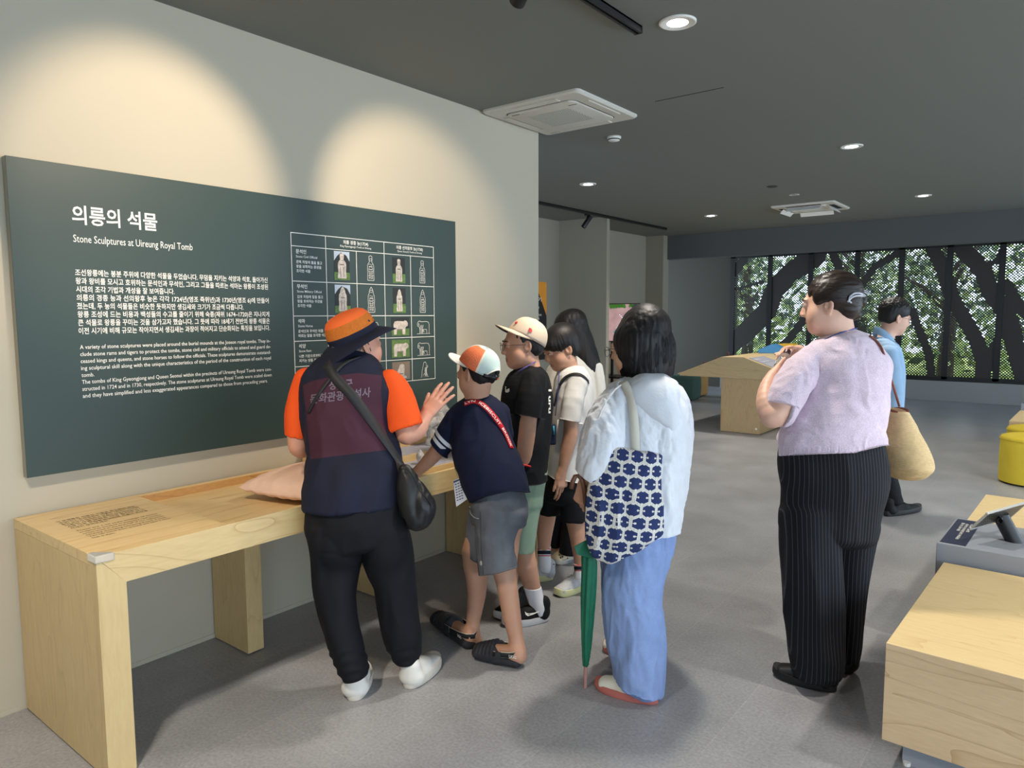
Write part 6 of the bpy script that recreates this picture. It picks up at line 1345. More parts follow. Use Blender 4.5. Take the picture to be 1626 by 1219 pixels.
        P, Q = v.mesh(2); loc_ = (P-h)@d/Ls; gro = np.where((loc_ > .5) & (P[:, 2] > .045), -.004*np.clip(np.cos(loc_*2*math.pi/.075)*2, 0, 1), 0); P = P+normals(P, Q)*gro[:, None]
        sh = to_obj('clog', (P, Q), MCl, p); 
        path = [X_(.50, -.050, .060), X_(.38, -.050, .062), X_(.2, -.046, .062), X_(.06, -.034, .066), X_(.015, 0, .068), X_(.06, .034, .066), X_(.2, .046, .062), X_(.38, .050, .062), X_(.5, .050, .060)]; path = smooth_path(path, 2); cen = X_(.3, 0, .06); nr = [(q_-cen)*np.array((1, 1, 0)) for q_ in path]
        mb = MB(); mb.ribbon(path, nr, .021, .003); hs = put(mb, 'heel_strap', MBk, sh)
        mb = MB()
        for o_ in (.011, -.011): mb.tube([q_+ZUP*o_ for q_ in path], .0014, 5)
        put(mb, 'strap_piping', MWp, hs)
        mb = MB(); dir_ = -FWD; a_ = X_(.085, -.042 if sd@FH > 0 else .042, .058); 
        sgn = -1 if sd@FH > 0 else 1
        org = X_(.20, sgn*.0515, .0585); text_on(mb, 'UGG', org, -d*1.0, ZUP, .013, .034, .02, off=0.0)
        mb.v = [tuple(np.array(q_)+sd*sgn*.0) for q_ in mb.v]; put(mb, 'strap_lettering', M_ink, hs, False)
        mb = MB(); q_ = X_(.40, sgn*.052, .062); mb.add([q_+d*.012+ZUP*.013, q_-d*.012+ZUP*.013, q_-d*.012-ZUP*.013, q_+d*.012-ZUP*.013]+[q_+d*.012+ZUP*.013+sd*sgn*.006, q_-d*.012+ZUP*.013+sd*sgn*.006, q_-d*.012-ZUP*.013+sd*sgn*.006, q_+d*.012-ZUP*.013+sd*sgn*.006], [(0, 1, 2, 3), (4, 7, 6, 5), (0, 4, 5, 1), (1, 5, 6, 2), (2, 6, 7, 3), (3, 7, 4, 0)]); put(mb, 'buckle', MCs, hs, False)
    return p
build_boy_navy()

# ================================================================ the boy in the beige cap
def build_boy_black():
    hc = at(830, 548, 3.64); R = face_frame(78, 3, 0); s = 1.02
    v = Vol(.0042); W = head(v, hc, R, s, 1.1, .012); neck(v, W, at(842, 598, 3.65), .054, s, .03)
    v.sweep(rows((814, 866, 605, 3.66, .10), (806, 872, 650, 3.64, .13), (804, 866, 720, 3.62, .12), (802, 862, 780, 3.6, .12)), .03, 2)
    limb(v, [(846, 612, 3.52, 15), (839, 660, 3.48, 14.5), (836, 690, 3.48, 14), (833, 720, 3.49, 12.5), (833, 748, 3.50, 8)], .02); w1 = at(833, 747, 3.50); hand(v, w1, -ZUP-RGT*.1, -RGT*.6+FH*.8, .85, (18, 20, 24, 28), thumb_side=-1)
    limb(v, [(838, 612, 3.80, 14), (822, 670, 3.85, 13), (790, 690, 3.85, 11), (760, 690, 3.84, 8)], .02)
    limb(v, [(832, 790, 3.57, 19), (833, 860, 3.56, 15), (837, 900, 3.55, 16.5), (845, 930, 3.55, 13), (850, 955, 3.55, 11.5), (852, 970, 3.555, 12)], .03, 2); limb(v, [(822, 790, 3.66, 22), (812, 870, 3.68, 18), (808, 920, 3.68, 14), (806, 960, 3.68, 11)], .03, 2)
    PQ = v.mesh(1); p = person(PQ, SKIN_B, 'person in beige cap and glasses, black tee and pale green shorts', W, s, (PQ[0][:, 0].mean(), PQ[0][:, 1].mean(), 0))
    eyes(p, W, R, s, .7); brows(p, W, s, HAIR_BLACK); short_hair(p, W, R, s, HAIR_BLACK, -.058, seed=5, capped=True); glasses(p, W, R, plain('thin_dark_rim', srgb(60, 56, 56), .3, .8), s)
    MC = cloth('beige_cotton', srgb(214, 194, 172), .85, 700, .15, .04); MDk = cloth('dark_under_brim', srgb(24, 36, 34), .8)
    A = face_frame(78, -27, 0); c = W(0, -.022, .032); ht = cap(p, c, A, [MC], 1.0, True, False, under=(MC, MDk))
    MRd = plain('red_stitching', srgb(200, 52, 58), .7); mb = MB(); q = c+A@np.array((-.084, .022, .038)); e1, e2 = A@np.array((-.12, .98, 0)), A@np.array((.35, .05, .93)); mb.prism([q+e1*a+e2*b for a, b in ((-.012, -.008), (.010, -.010), (.004, .002), (.009, .008), (-.002, .012), (-.010, .006))], (0, 0, 0), tuple(-A[:, 0]*.004)); put(mb, 'side_emblem', MRd, ht, False)
    mb = MB(); q = c+A@np.array((-.035, .093, .045)); mb.ell = None; mb.lathe(q, [(.001, .002), (.007, .001), (.008, -.003)], 16, axis=A@np.array((-.35, .85, .35))); put(mb, 'front_emblem', MRd, ht)
    # shorts
    MG = cloth('sage_cotton', srgb(146, 170, 148), .85, 600, .2, .06, 10); v = Vol(.0055)
    v.sweep(rows((800, 868, 745, 3.6, .12), (799, 864, 775, 3.6, .13), (802, 860, 800, 3.6, .13)), 0, 3); v.sweep(rows((812, 860, 790, 3.56, .08), (814, 853, 825, 3.555, .08), (815, 849, 858, 3.555, .08), (816, 846, 885, 3.55, .075)), .02, 3); v.sweep(rows((800, 845, 795, 3.67, .08), (797, 832, 840, 3.68, .08), (796, 828, 880, 3.68, .075)), .02, 3)
    v.plane(at(830, 873, 3.555), -ZUP); P, Q = v.mesh(2); P = folds(P, Q, .006, 12, 5, 121); to_obj('shorts', (P, Q), MG, p)
    # tee
    MT = cloth('black_tee', srgb(13, 15, 20), .85, 900, .12, .06, 8); v = Vol(.005)
    v.sweep(rows((820, 862, 586, 3.655, .070), (808, 872, 598, 3.655, .115), (799, 876, 618, 3.65, .15), (796, 877, 648, 3.645, .155), (795, 874, 685, 3.635, .155), (797, 871, 720, 3.62, .15), (799, 868, 750, 3.61, .145), (800, 868, 785, 3.6, .145)), 0, 4, flat=(1, 0))
    v.sweep([(at(*a), b*px(a[2]), b*px(a[2])) for a, b in (((848, 603, 3.54), 18), ((842, 630, 3.50), 20), ((837, 662, 3.48), 20.5))], .02, 3, cz=.9); hem = at(838, 659, 3.48)
    P, Q = v.mesh(2); P = folds(P, Q, .006, 9, 6, 131); X, Y = project_px(P); dp = (P-EYE)@FWD
    hz = np.interp(X, [815, 858], [656, 664]); m = (Y > hz) & (dp < 3.525) & (Y < 720); P[m, 2] += (Y-hz)[m]*px(3.48)*.97; zb = at(850, 759, 3.61)[2]; m = P[:, 2] < zb; P[m, 2] = zb-(zb-P[m, 2])*.03
    TQ = (P, Q); tee = to_obj('tee_shirt', TQ, MT, p); sf = Surf([TQ])
    # chest mark, back lettering
    mb = MB()
    for k in range(3):
        cx, cy = 805.5, 619.5; r = [2.0+k*1.6, 3.0+k*1.6]; ps = []
        for rr_, an in ((r[0], np.linspace(math.pi, math.pi*.5, 5)), (r[1], np.linspace(math.pi*.5, math.pi, 5))): ps += [(cx+3.5+rr_*math.cos(a), cy+3.5-rr_*math.sin(a)) for a in an]
        q = [sf.hit(*a)[0] for a in ps]
        if all(x is not None for x in q): mb.add([x-ray(*a)/np.linalg.norm(ray(*a))*.003 for x, a in zip(q, ps)], [tuple(range(len(ps)))])
    for yy in (613.5, 616.5, 619.5):
        ps = [(802, yy), (803.8, yy+.3), (803.8, yy+2.0), (802, yy+1.8)]; q = [sf.hit(*a)[0] for a in ps]
        if all(x is not None for x in q): mb.add([x-ray(*a)/np.linalg.norm(ray(*a))*.003 for x, a in zip(q, ps)], [(0, 1, 2, 3)])
    if mb.v: put(mb, 'chest_emblem', M_ink, tee, False)
    mb = MB(); text_on(mb, 'I uru', (0, 0, 0), (1, 0, 0), (0, 0, 1), 5.5, 38, .03, warp=pxwarp(sf, 871.2, 618, .0, 1.0, .85, .0, .003, 3.62)); put(mb, 'back_lettering', M_ink, tee, False)
    mb = MB(); mb.tube(smooth_path([at(822, 590, 3.55), at(832, 584, 3.54), at(843, 578, 3.56), at(851, 574, 3.60)]), .0028, 8); put(mb, 'lanyard', plain('violet_cord', srgb(84, 78, 150), .7), p)
    mb = MB(); c = at(834, 738, 3.49); mb.tube([c+RH*.031*math.cos(a)+FH*.031*math.sin(a)+ZUP*(.010*math.cos(a+2.6)) for a in np.linspace(0, 2*math.pi, 24, endpoint=False)], .0042, 8, closed=True); br = put(mb, 'wristband', plain('red_wristband', srgb(206, 40, 44), .6), p)
    # socks and shoes
    MW = cloth('white_sock', srgb(226, 226, 232), .9, 600, .3, .03); v = Vol(.004); v.sweep([(at(x, y, 3.55), r*px(3.55), r*px(3.55)) for x, y, r in ((844, 926, 14.2), (849, 945, 13.2), (854, 962, 13.5), (855, 974, 13))], 0, 3); v.plane(at(844, 931, 3.55), ZUP); to_obj('sock', v.mesh(2), MW, p)
    MB3 = cloth('black_knit_upper', srgb(20, 21, 24), .7, 300, .3, .05); MWs = plain('white_sole', srgb(214, 214, 216), .6)
    sh, X_ = shoe(p, on_z(872, 983), on_z(796, 994), 0, w=.046, h=.085, sole=.034, mats=(MB3, MWs), high=.012)
    sfh = Surf([(np.array([tuple(sh.matrix_world @ v_.co) if False else tuple(np.array(v_.co)) for v_ in sh.data.vertices]), np.array([tuple(q.vertices) for q in sh.data.polygons]))])
    ps = [(833.5, 971), (834.5, 975.5), (838, 978), (846, 975.5), (865, 967), (848, 972.5), (840, 973.8), (836, 973)]; mb = MB(); ok = []
    for a in ps:
        q, n_ = sfh.hit(*a); ok.append(None if q is None else q+n_*.002)
    if all(x is not None for x in ok): mb.add(ok, [tuple(range(len(ok)))]); put(mb, 'swoosh', M_ink, sh, False)
    shoe(p, on_z(838, 962), on_z(786, 985), 0, w=.046, h=.085, sole=.034, mats=(MB3, MWs))
    return p
build_boy_black()
# ================================================================ the boy in the grey tee
def build_boy_grey():
    hc = at(891, 553, 3.95); R = face_frame(70, 20, 3); s = 1.0
    v = Vol(.0042); W = head(v, hc, R, s, .9, .002); neck(v, W, at(905, 596, 3.98), .048, s, .03)
    v.sweep(rows((886, 930, 604, 3.98, .10), (880, 936, 650, 3.96, .12), (876, 932, 720, 3.94, .11), (872, 924, 780, 3.92, .11)), .03, 2)
    limb(v, [(914, 616, 3.86, 10), (907, 655, 3.80, 11), (906, 690, 3.80, 11.5), (899, 720, 3.80, 10), (892, 752, 3.80, 6.5)], .02); w1 = at(892, 751, 3.80); hand(v, w1, at(893, 786, 3.80)-w1, -RGT*.55+FH*.8, .86, (14, 16, 22, 30), (5, 1, -3, -7), -1, (24, 14))
    limb(v, [(900, 612, 4.08, 13), (884, 660, 4.12, 12), (880, 700, 4.1, 11), (876, 745, 4.06, 7)], .02)
    limb(v, [(908, 790, 3.90, 20), (914, 830, 3.88, 14.5), (918, 865, 3.87, 11), (920, 895, 3.87, 8), (920, 912, 3.87, 8)], .02, 2); limb(v, [(872, 780, 4.0, 18), (866, 830, 4.05, 14.5), (864, 862, 4.08, 10.5), (864, 892, 4.10, 8.5), (864, 905, 4.10, 8.5)], .02, 2)
    PQ = v.mesh(1); p = person(PQ, SKIN_B, 'person with black bowl-cut hair, grey tee and black shorts bending forward', W, s, (PQ[0][:, 0].mean(), PQ[0][:, 1].mean(), 0))
    eyes(p, W, R, s, .75); brows(p, W, s, HAIR_BLACK)
    v = Vol(.004); E = lambda q, r, k=.015, m='u': v.ell(W(*q), np.array(r)*s, R, k*s, m)
    E((0, -.018, .045), (.088, .107, .094), 0); E((0, -.048, -.02), (.071, .062, .062), .03); E((0, .062, .048), (.066, .046, .034), .03)
    E((0, .11, -.062), (.095, .09, .087), .008, 's')
    for sx in (-1, 1): E((sx*.088, .008, -.034), (.030, .036, .046), .008, 's')
    v.plane(W(0, -.05, -.062), -R[:, 2]*.95-R[:, 1]*.25); P, Q = v.mesh(2); lc = (P-W(0, 0, 0))@R; a = np.arctan2(lc[:, 0], lc[:, 1])
    P = P+normals(P, Q)*(.0022*vnoise(np.stack([a*16, lc[:, 2]*10, lc[:, 1]*6], 1), 2)*(1-np.clip(lc[:, 2]/.10, 0, 1)**2))[:, None]; to_obj('hair', (P, Q), HAIR_BLACK, p)
    MS = cloth('black_shorts', srgb(18, 19, 24), .8, 600, .15, .08); v = Vol(.0055)
    v.sweep(rows((868, 927, 755, 3.93, .11), (866, 927, 775, 3.93, .115), (864, 927, 790, 3.93, .11)), 0, 3); v.sweep(rows((886, 928, 785, 3.90, .08), (890, 930, 825, 3.89, .075), (892, 931, 850, 3.88, .07)), .02, 3); v.sweep(rows((860, 900, 780, 4.0, .08), (852, 890, 820, 4.05, .075), (850, 886, 845, 4.06, .07)), .02, 3)
    v.plane(at(910, 826, 3.89), -ZUP); P, Q = v.mesh(2); to_obj('shorts', (folds(P, Q, .005, 12, 5, 7), Q), MS, p)
    MT = cloth('heather_grey_tee', srgb(206, 205, 203), .9, 700, .2, .04, 12, heather=.07); v = Vol(.005)
    v.sweep(rows((890, 927, 586, 3.975, .066), (882, 936, 599, 3.975, .115), (879, 941, 622, 3.97, .14), (876, 942, 650, 3.965, .145), (872, 937, 690, 3.955, .14), (869, 930, 735, 3.94, .135), (868, 927, 785, 3.93, .13)), 0, 4, flat=(1, 0))
    v.sweep([(at(*a), b*px(a[2]), b*px(a[2])) for a, b in (((916, 606, 3.86), 16), ((910, 635, 3.82), 16), ((905, 668, 3.80), 16))], .02, 3, cz=.9)
    P, Q = v.mesh(2); P = folds(P, Q, .006, 9, 6, 141); X, Y = project_px(P); dp = (P-EYE)@FWD
    hz = np.interp(X, [889, 920], [664, 671]); m = (Y > hz) & (dp < 3.835) & (Y < 715); P[m, 2] += (Y-hz)[m]*px(3.8)*.97; zb = np.interp(X, [866, 880, 930], [749, 760, 769]); m = (Y > zb) & (Y > 735); P[m, 2] += (Y-zb)[m]*px(3.93)*.97
    tee = to_obj('tee_shirt', (P, Q), MT, p); sf = Surf([(P, Q)])
    MK = plain('black_strap', srgb(26, 24, 24), .7)
    strap_on(sf, [(889, 612), (894, 603), (902, 597), (911, 594), (921, 595), (929, 600), (934, 607)], .020, MK, 'bag_strap', p, 20, .003, .0025, None, 3)
    o, nn = sf.path([(889, 612), (885, 628), (881, 645)], 12, .003, 3.84); mb = MB(); mb.ribbon(smooth_path(o, 2), nn, .020, .0025); put(mb, 'bag_strap', MK, p)
    mb = MB(); mb.tube(smooth_path([at(888, 590, 3.86), at(887.5, 612, 3.84), at(884, 640, 3.83), at(882, 660, 3.83)]), .0024, 6); put(mb, 'lanyard', plain('blue_cord', srgb(50, 66, 130), .7), p)
    mb = MB(); mb.box((-.03, -.012, -.06), (.02, .012, .05)); c = at(877, 688, 3.80); mb.v = [tuple(c+RH*q[0]+FH*q[1]+ZUP*q[2]) for q in mb.v]; pb = put(mb, 'sling_pouch', cloth('navy_nylon', srgb(30, 40, 62), .6), p, False, bevel=.008); mb = MB(); mb.tube([at(879, 676, 3.785), at(879.5, 690, 3.785)], .005, 6); put(mb, 'pouch_zipper', plain('teal_tab', srgb(60, 150, 180), .5), pb)
    MW = cloth('white_sock', srgb(226, 226, 230), .9, 600, .3, .03); MW2 = attr_mix(attr_mix(cloth('striped_sock', srgb(226, 226, 230), .9, 600, .3, .03), 'red', srgb(196, 60, 60)), 'navy', srgb(28, 30, 44))
    for pts, t in (([(864, 866, 11.2), (864, 880, 10.6), (865, 897, 10.6), (864, 906, 9.5)], 4.09), ([(919, 893, 9.5), (920.5, 902, 9.0), (921, 916, 9.5)], 3.87)):
        v = Vol(.0035); v.sweep([(at(x, y, t), r*px(t), r*px(t)) for x, y, r in pts], 0, 3); y0 = pts[0][1]; v.plane(at(pts[0][0], y0+1, t), ZUP); P, Q = v.mesh(2); X, Y = project_px(P); k = 1 if t > 4 else .8
        to_obj('sock', (P, Q), MW2, p, {'red': np.maximum(.5+(.8-np.abs(Y-(y0+5.5*k)))/4, .5+(.8-np.abs(Y-(y0+16*k)))/4), 'navy': .5+(3.0-np.abs(Y-(y0+10.8*k)))/8})
    MSh = cloth('silver_mesh', srgb(196, 198, 202), .5, 200, .4, .12, 50); MSo = plain('pale_yellow_sole', srgb(224, 224, 170), .6); MDk2 = plain('dark_lining', srgb(32, 30, 36), .8)
    s1, X1 = shoe(p, on_z(879, 919), on_z(826, 921), 0, w=.044, h=.085, sole=.036, mats=(MSh, MSo), high=.01); s2, X2 = shoe(p, on_z(925, 933), on_z(882, 948), 0, w=.046, h=.085, sole=.036, mats=(MSh, MSo), high=.01)
    mb = MB(); mb.tube(smooth_path([X1(.0, -.02, .095), X1(.12, -.036, .085), X1(.28, -.036, .080), X1(.40, -.02, .085)]), .004, 6); put(mb, 'collar_lining', MDk2, s1)
    for sh, X_ in ((s2, X2), (s1, X1)):
        mb = MB()
        for k in range(4): mb.tube(smooth_path([X_(.44+.08*k, -.022, .083-.012*k), X_(.46+.08*k, 0, .092-.012*k), X_(.44+.08*k, .022, .083-.012*k)]), .0028, 6)
        put(mb, 'laces', M_white, sh)
    mb = MB(); mb.tube(smooth_path([X2(.46, 0, .095), X2(.44, -.02, .115), X2(.5, -.05, .118), X2(.55, -.07, .105)]), .0022, 6); put(mb, 'lace_loop', M_white, s2)
    return p
build_boy_grey()
# ================================================================ the girl with long hair behind them
def build_girl():
    hc = at(903, 527, 4.46); R = face_frame(76, 12, 0); s = .98
    v = Vol(.005); W = head(v, hc, R, s, .9, .0); neck(v, W, at(912, 566, 4.48), .045, s, .03)
    v.sweep(rows((880, 946, 578, 4.48, .09), (876, 946, 630, 4.47, .10), (878, 940, 710, 4.45, .10), (876, 936, 770, 4.44, .11)), .03, 2)
    limb(v, [(945, 590, 4.44, 11), (949, 640, 4.42, 9.5), (946, 670, 4.42, 9), (938, 710, 4.40, 7)], .02); hand(v, at(938, 710, 4.40), -ZUP-RGT*.2, FH, .82, (18, 20, 22, 26), thumb_side=-1)
    limb(v, [(880, 590, 4.5, 11), (872, 650, 4.5, 9), (868, 700, 4.45, 7)], .02)
    limb(v, [(918, 770, 4.42, 18), (908, 830, 4.40, 13), (900, 875, 4.38, 8)], .02); limb(v, [(892, 770, 4.46, 18), (886, 830, 4.5, 13), (882, 868, 4.52, 8)], .02)
    PQ = v.mesh(1); p = person(PQ, SKIN_A, 'person with long straight black hair and pale tee standing behind the boys', W, s, (PQ[0][:, 0].mean(), PQ[0][:, 1].mean(), 0)); eyes(p, W, R, s)
    v = Vol(.0045); E = lambda q, r, k=.015, m='u': v.ell(W(*q), np.array(r)*s, R, k*s, m)
    E((0, -.018, .044), (.086, .105, .094), 0); q = px(4.46)
    v.sweep([(at(910, 506, 4.47), 20*q, .085), (at(914, 530, 4.47), 24*q, .09), (at(922, 556, 4.47), 25*q, .092), (at(934, 580, 4.46), 20*q, .09), (at(945, 603, 4.45), 12*q, .07), (at(952, 625, 4.44), 5*q, .045)], .02, 4, cz=.8)
    v.sweep([(at(893, 520, 4.40), 5*q, .02), (at(894, 545, 4.38), 6*q, .022), (at(899, 575, 4.37), 6*q, .02), (at(903, 600, 4.37), 4*q, .016)], .02, 3)
    E((.02, .115, -.06), (.075, .075, .088), .012, 's'); P, Q = v.mesh(2); c = cam_coords(P); P = strands(P, Q, (c*np.array((75, 75, 5)), 8, .003)); to_obj('hair', (P, Q), HAIR_BLACK, p)
    MT = cloth('oat_tee', srgb(208, 204, 196), .9, 700, .2, .04, 12, heather=.05); v = Vol(.006)
    v.sweep(rows((898, 934, 560, 4.475, .06), (880, 950, 575, 4.475, .10), (868, 956, 600, 4.47, .125), (862, 957, 640, 4.465, .13), (862, 950, 700, 4.45, .13), (864, 946, 760, 4.44, .13)), 0, 4); v.sweep([(at(*a), b*px(a[2]), b*px(a[2])) for a, b in (((944, 585, 4.43), 12), ((948, 610, 4.42), 12), ((950, 645, 4.42), 12))], .02, 3, cz=.9); v.sweep([(at(*a), b*px(a[2]), b*px(a[2])) for a, b in (((882, 590, 4.5), 13), ((874, 620, 4.5), 13), ((870, 645, 4.5), 13))], .02, 3, cz=.9)
    P, Q = v.mesh(2); P = folds(P, Q, .006, 9, 5, 151); X, Y = project_px(P); m = (X > 936) & (Y > 640) & ((P-EYE)@FWD < 4.47); P[m, 2] += (Y-640)[m]*px(4.43)*.97; zb = at(900, 762, 4.44)[2]; m = P[:, 2] < zb; P[m, 2] = zb; to_obj('tee_shirt', (P, Q), MT, p)
    MS = cloth('wide_black_trousers', srgb(17, 18, 26), .8, 600, .15, .08); v = Vol(.006); v.sweep(rows((866, 944, 745, 4.44, .125), (865, 944, 790, 4.44, .125)), 0, 2); v.sweep(rows((893, 942, 790, 4.41, .10), (892, 934, 835, 4.40, .095), (890, 924, 866, 4.385, .09), (888, 916, 880, 4.38, .08)), .02, 3); v.sweep(rows((866, 910, 790, 4.47, .10), (868, 898, 835, 4.5, .095), (868, 890, 862, 4.53, .09)), .02, 3)
    v.plane(at(900, 875, 4.39), -ZUP); P, Q = v.mesh(2); to_obj('trousers', (folds(P, Q, .007, 10, 3, 161), Q), MS, p)
    MC = plain('cream_clog', srgb(226, 208, 174), .6, noise=.04); MR = plain('pale_rubber', srgb(206, 200, 190), .6)
    s1, X1 = shoe(p, on_z(912, 884), on_z(877, 897), 0, w=.05, h=.08, sole=.03, mats=(MC, MR)); shoe(p, on_z(886, 870), on_z(868, 882), 0, w=.05, h=.08, sole=.03, mats=(MC, MR))
    d = X1(1, 0, 0)-X1(0, 0, 0); Ls = np.linalg.norm(d); d /= Ls; sd = np.cross(d, ZUP); sg = 1 if sd@FWD < 0 else -1
    mb = MB(); text_on(mb, 'crocs', X1(.62 if True else 0, sg*.0560, .008), -d, ZUP, .016, .075, .015, off=0); put(mb, 'shoe_lettering', plain('blue_ink', srgb(86, 120, 160), .6), s1, False)
    mb = MB(); sfq = Surf([(np.array([tuple(v_.co) for v_ in s1.data.vertices]), np.array([tuple(q_.vertices) for q_ in s1.data.polygons]))])
    for x, y in ((900, 882), (888, 881), (893, 884), (901, 886), (890, 885.5), (896, 879)):
        h, n_ = sfq.hit(x, y)
        if h is not None: mb.lathe(h, [(.001, .0012), (.005, .0012), (.005, -.001)], 10, axis=n_)
    if mb.v: put(mb, 'vent_mark', M_darkgap, s1)
    return p
build_girl()
# ================================================================ the man in the pale blue shirt
def build_man():
    hc = at(1421, 505, 5.45); R = face_frame(274, 12, 0); s = 1.06
    v = Vol(.0055); W = head(v, hc, R, s, 1.0, .0); neck(v, W, at(1404, 543, 5.45), .056, s, .03)
    v.sweep(rows((1378, 1420, 552, 5.45, .14), (1374, 1424, 590, 5.45, .17), (1376, 1420, 640, 5.45, .15), (1378, 1420, 680, 5.45, .14)), .03, 2)
    limb(v, [(1409, 566, 5.30, 8), (1418, 605, 5.25, 9), (1420, 630, 5.25, 9)], .02); limb(v, [(1420, 630, 5.25, 9), (1440, 618, 5.27, 7.5), (1455, 605, 5.3, 5.5)], .01) if False else limb(v, [(1420, 630, 5.25, 9), (1418, 665, 5.3, 7), (1417, 690, 5.32, 5.5)], .01)
    hand(v, at(1417, 690, 5.32), -ZUP, -RGT*.2+FH, .95, (18, 20, 24, 28), thumb_side=1); limb(v, [(1392, 560, 5.62, 11), (1394, 620, 5.64, 9), (1404, 670, 5.6, 6)], .02)
    limb(v, [(1398, 690, 5.42, 18), (1402, 740, 5.43, 14), (1406, 780, 5.44, 10), (1410, 803, 5.44, 8)], .02, 2); limb(v, [(1392, 690, 5.5, 18), (1384, 740, 5.55, 14), (1372, 775, 5.65, 10), (1366, 795, 5.7, 8)], .02, 2)
    PQ = v.mesh(1); p = person(PQ, SKIN_C, 'person in pale blue shirt and glasses walking behind the person in pink', W, s, (PQ[0][:, 0].mean(), PQ[0][:, 1].mean(), 0)); eyes(p, W, R, s, .8); brows(p, W, s, HAIR_BLACK); glasses(p, W, R, plain('black_rim', srgb(30, 30, 34), .3), s, (.024, .016))
    v = Vol(.005); E = lambda q, r, k=.015, m='u': v.ell(W(*q), np.array(r)*s, R, k*s, m)
    E((0, -.018, .050), (.084, .104, .092), 0); E((0, -.05, -.01), (.070, .060, .058), .03); E((0, .11, -.04), (.095, .075, .082), .008, 's')
    for sx in (-1, 1): E((sx*.088, .008, -.034), (.030, .036, .046), .008, 's')
    v.plane(W(0, -.05, -.052), -R[:, 2]*.95-R[:, 1]*.25); P, Q = v.mesh(1); c = cam_coords(P); P = P+(normals(P, Q)*.6+ZUP*.6)*(np.clip((P-W(0, 0, .02))@ZUP/.08, .15, 1)*(.010*np.abs(vnoise(c*np.array((110, 110, 60)), 8))+.002))[:, None]; to_obj('hair', (P, Q), HAIR_BLACK, p)
    MT = cloth('pale_blue_cotton', srgb(152, 182, 212), .85, 600, .15, .04, 12); v = Vol(.007)
    v.sweep(rows((1388, 1417, 541, 5.45, .07), (1376, 1424, 556, 5.45, .17), (1371, 1428, 585, 5.45, .205), (1370, 1428, 620, 5.45, .20), (1371, 1426, 660, 5.45, .19), (1373, 1424, 690, 5.45, .18)), 0, 4, flat=(1, 0)); v.sweep([(at(*a), b*px(a[2]), b*px(a[2])) for a, b in (((1409, 562, 5.29), 13), ((1416, 595, 5.25), 13.5), ((1419, 630, 5.25), 12.5), ((1419, 645, 5.26), 12))], .02, 3, cz=.9)
    v.plane(at(1400, 684, 5.45), -ZUP); P, Q = v.mesh(2); shirt = to_obj('shirt', (folds(P, Q, .008, 8, 5, 171), Q), MT, p)
    cc_ = at(1404, 534, 5.45); ring = lambda r, z: [cc_+RH*(math.cos(a)*r*1.1)+FH*math.sin(a)*r+ZUP*(z-.055*math.cos(a)) for a in np.linspace(0, 2*math.pi, 28, endpoint=False)]
    mb = MB(); mb.rings([ring(.060, .022), ring(.076, -.030), ring(.080, -.030), ring(.064, .026)], False, False); put(mb, 'collar', MT, shirt)
    MS = cloth('dark_trousers', srgb(24, 25, 29), .8, 600, .15, .08); v = Vol(.007); v.sweep(rows((1375, 1423, 672, 5.45, .15), (1374, 1422, 700, 5.45, .16)), 0, 2); v.sweep(rows((1380, 1420, 700, 5.42, .10), (1386, 1419, 745, 5.43, .09), (1394, 1426, 775, 5.44, .085), (1397, 1432, 799, 5.44, .085)), .02, 3, flat=(0, 1)); v.sweep(rows((1374, 1412, 700, 5.5, .10), (1366, 1400, 745, 5.55, .09), (1358, 1386, 785, 5.66, .08)), .02, 3)
    P, Q = v.mesh(2); to_obj('trousers', (folds(P, Q, .008, 8, 5, 181), Q), MS, p)
    MB5 = cloth('black_mesh_shoe', srgb(26, 27, 30), .7, 300, .3, .08); MS5 = plain('black_foam_sole', srgb(30, 32, 35), .6)
    s1, X1 = shoe(p, on_z(1404, 820), on_z(1461, 809), 0, w=.05, h=.10, sole=.04, mats=(MB5, MS5), high=.01); shoe(p, on_z(1360, 806), on_z(1400, 800), 0, w=.05, h=.10, sole=.04, mats=(MB5, MS5))
    mb = MB()
    for k in range(3): mb.tube(smooth_path([X1(.40+.08*k, -.022, .10-.014*k), X1(.42+.08*k, 0, .11-.014*k), X1(.40+.08*k, .022, .10-.014*k)]), .003, 6)
    put(mb, 'laces', M_blackplastic, s1)
    return p
build_man()
# ================================================================ cushion on the table
MCu = cloth('blush_canvas', srgb(228, 192, 170), .85, 500, .2, .04, 12)
cu = np.array([-2.625, 1.93, .7155]); n = 34; v_, f_ = [], []
ang = math.radians(14); ca, sa = math.cos(ang), math.sin(ang)
for side in (1, -1):
    for i in range(n+1):
        for j in range(n+1):
            u, w = i/n*2-1, j/n*2-1; pin = 1-.10*(u*u*(1-w*w)*0+abs(u)**3*abs(w)**3*-1.2); e = (1-u**4)*(1-w**4)
            X, Y = u*.225*(1-.10*(1-abs(w)**2)*0)*(1-.06*w*w*0), w*.235
            X *= 1-.07*(1-w*w)*0+.0; h = .078*max(0, (1-u*u))**.42*max(0, (1-w*w))**.42
            wr = .006*math.sin(w*26+u*3)*(abs(u) > .8)*(1-abs(w)**6)+.005*math.sin(u*24)*(abs(w) > .82)
            v_.append((X*ca-Y*sa, X*sa+Y*ca, .062+side*(h if side > 0 else h*.72)+wr*.5))
o = (n+1)**2
for s_, k in ((0, 0), (1, o)):
    for i in range(n):
        for j in range(n):
            q = (k+i*(n+1)+j, k+(i+1)*(n+1)+j, k+(i+1)*(n+1)+j+1, k+i*(n+1)+j+1); f_.append(q if s_ == 0 else q[::-1])
rim = [i*(n+1) for i in range(n+1)]+[n*(n+1)+j for j in range(1, n+1)]+[i*(n+1)+n for i in range(n-1, -1, -1)]+[j for j in range(n-1, 0, -1)]
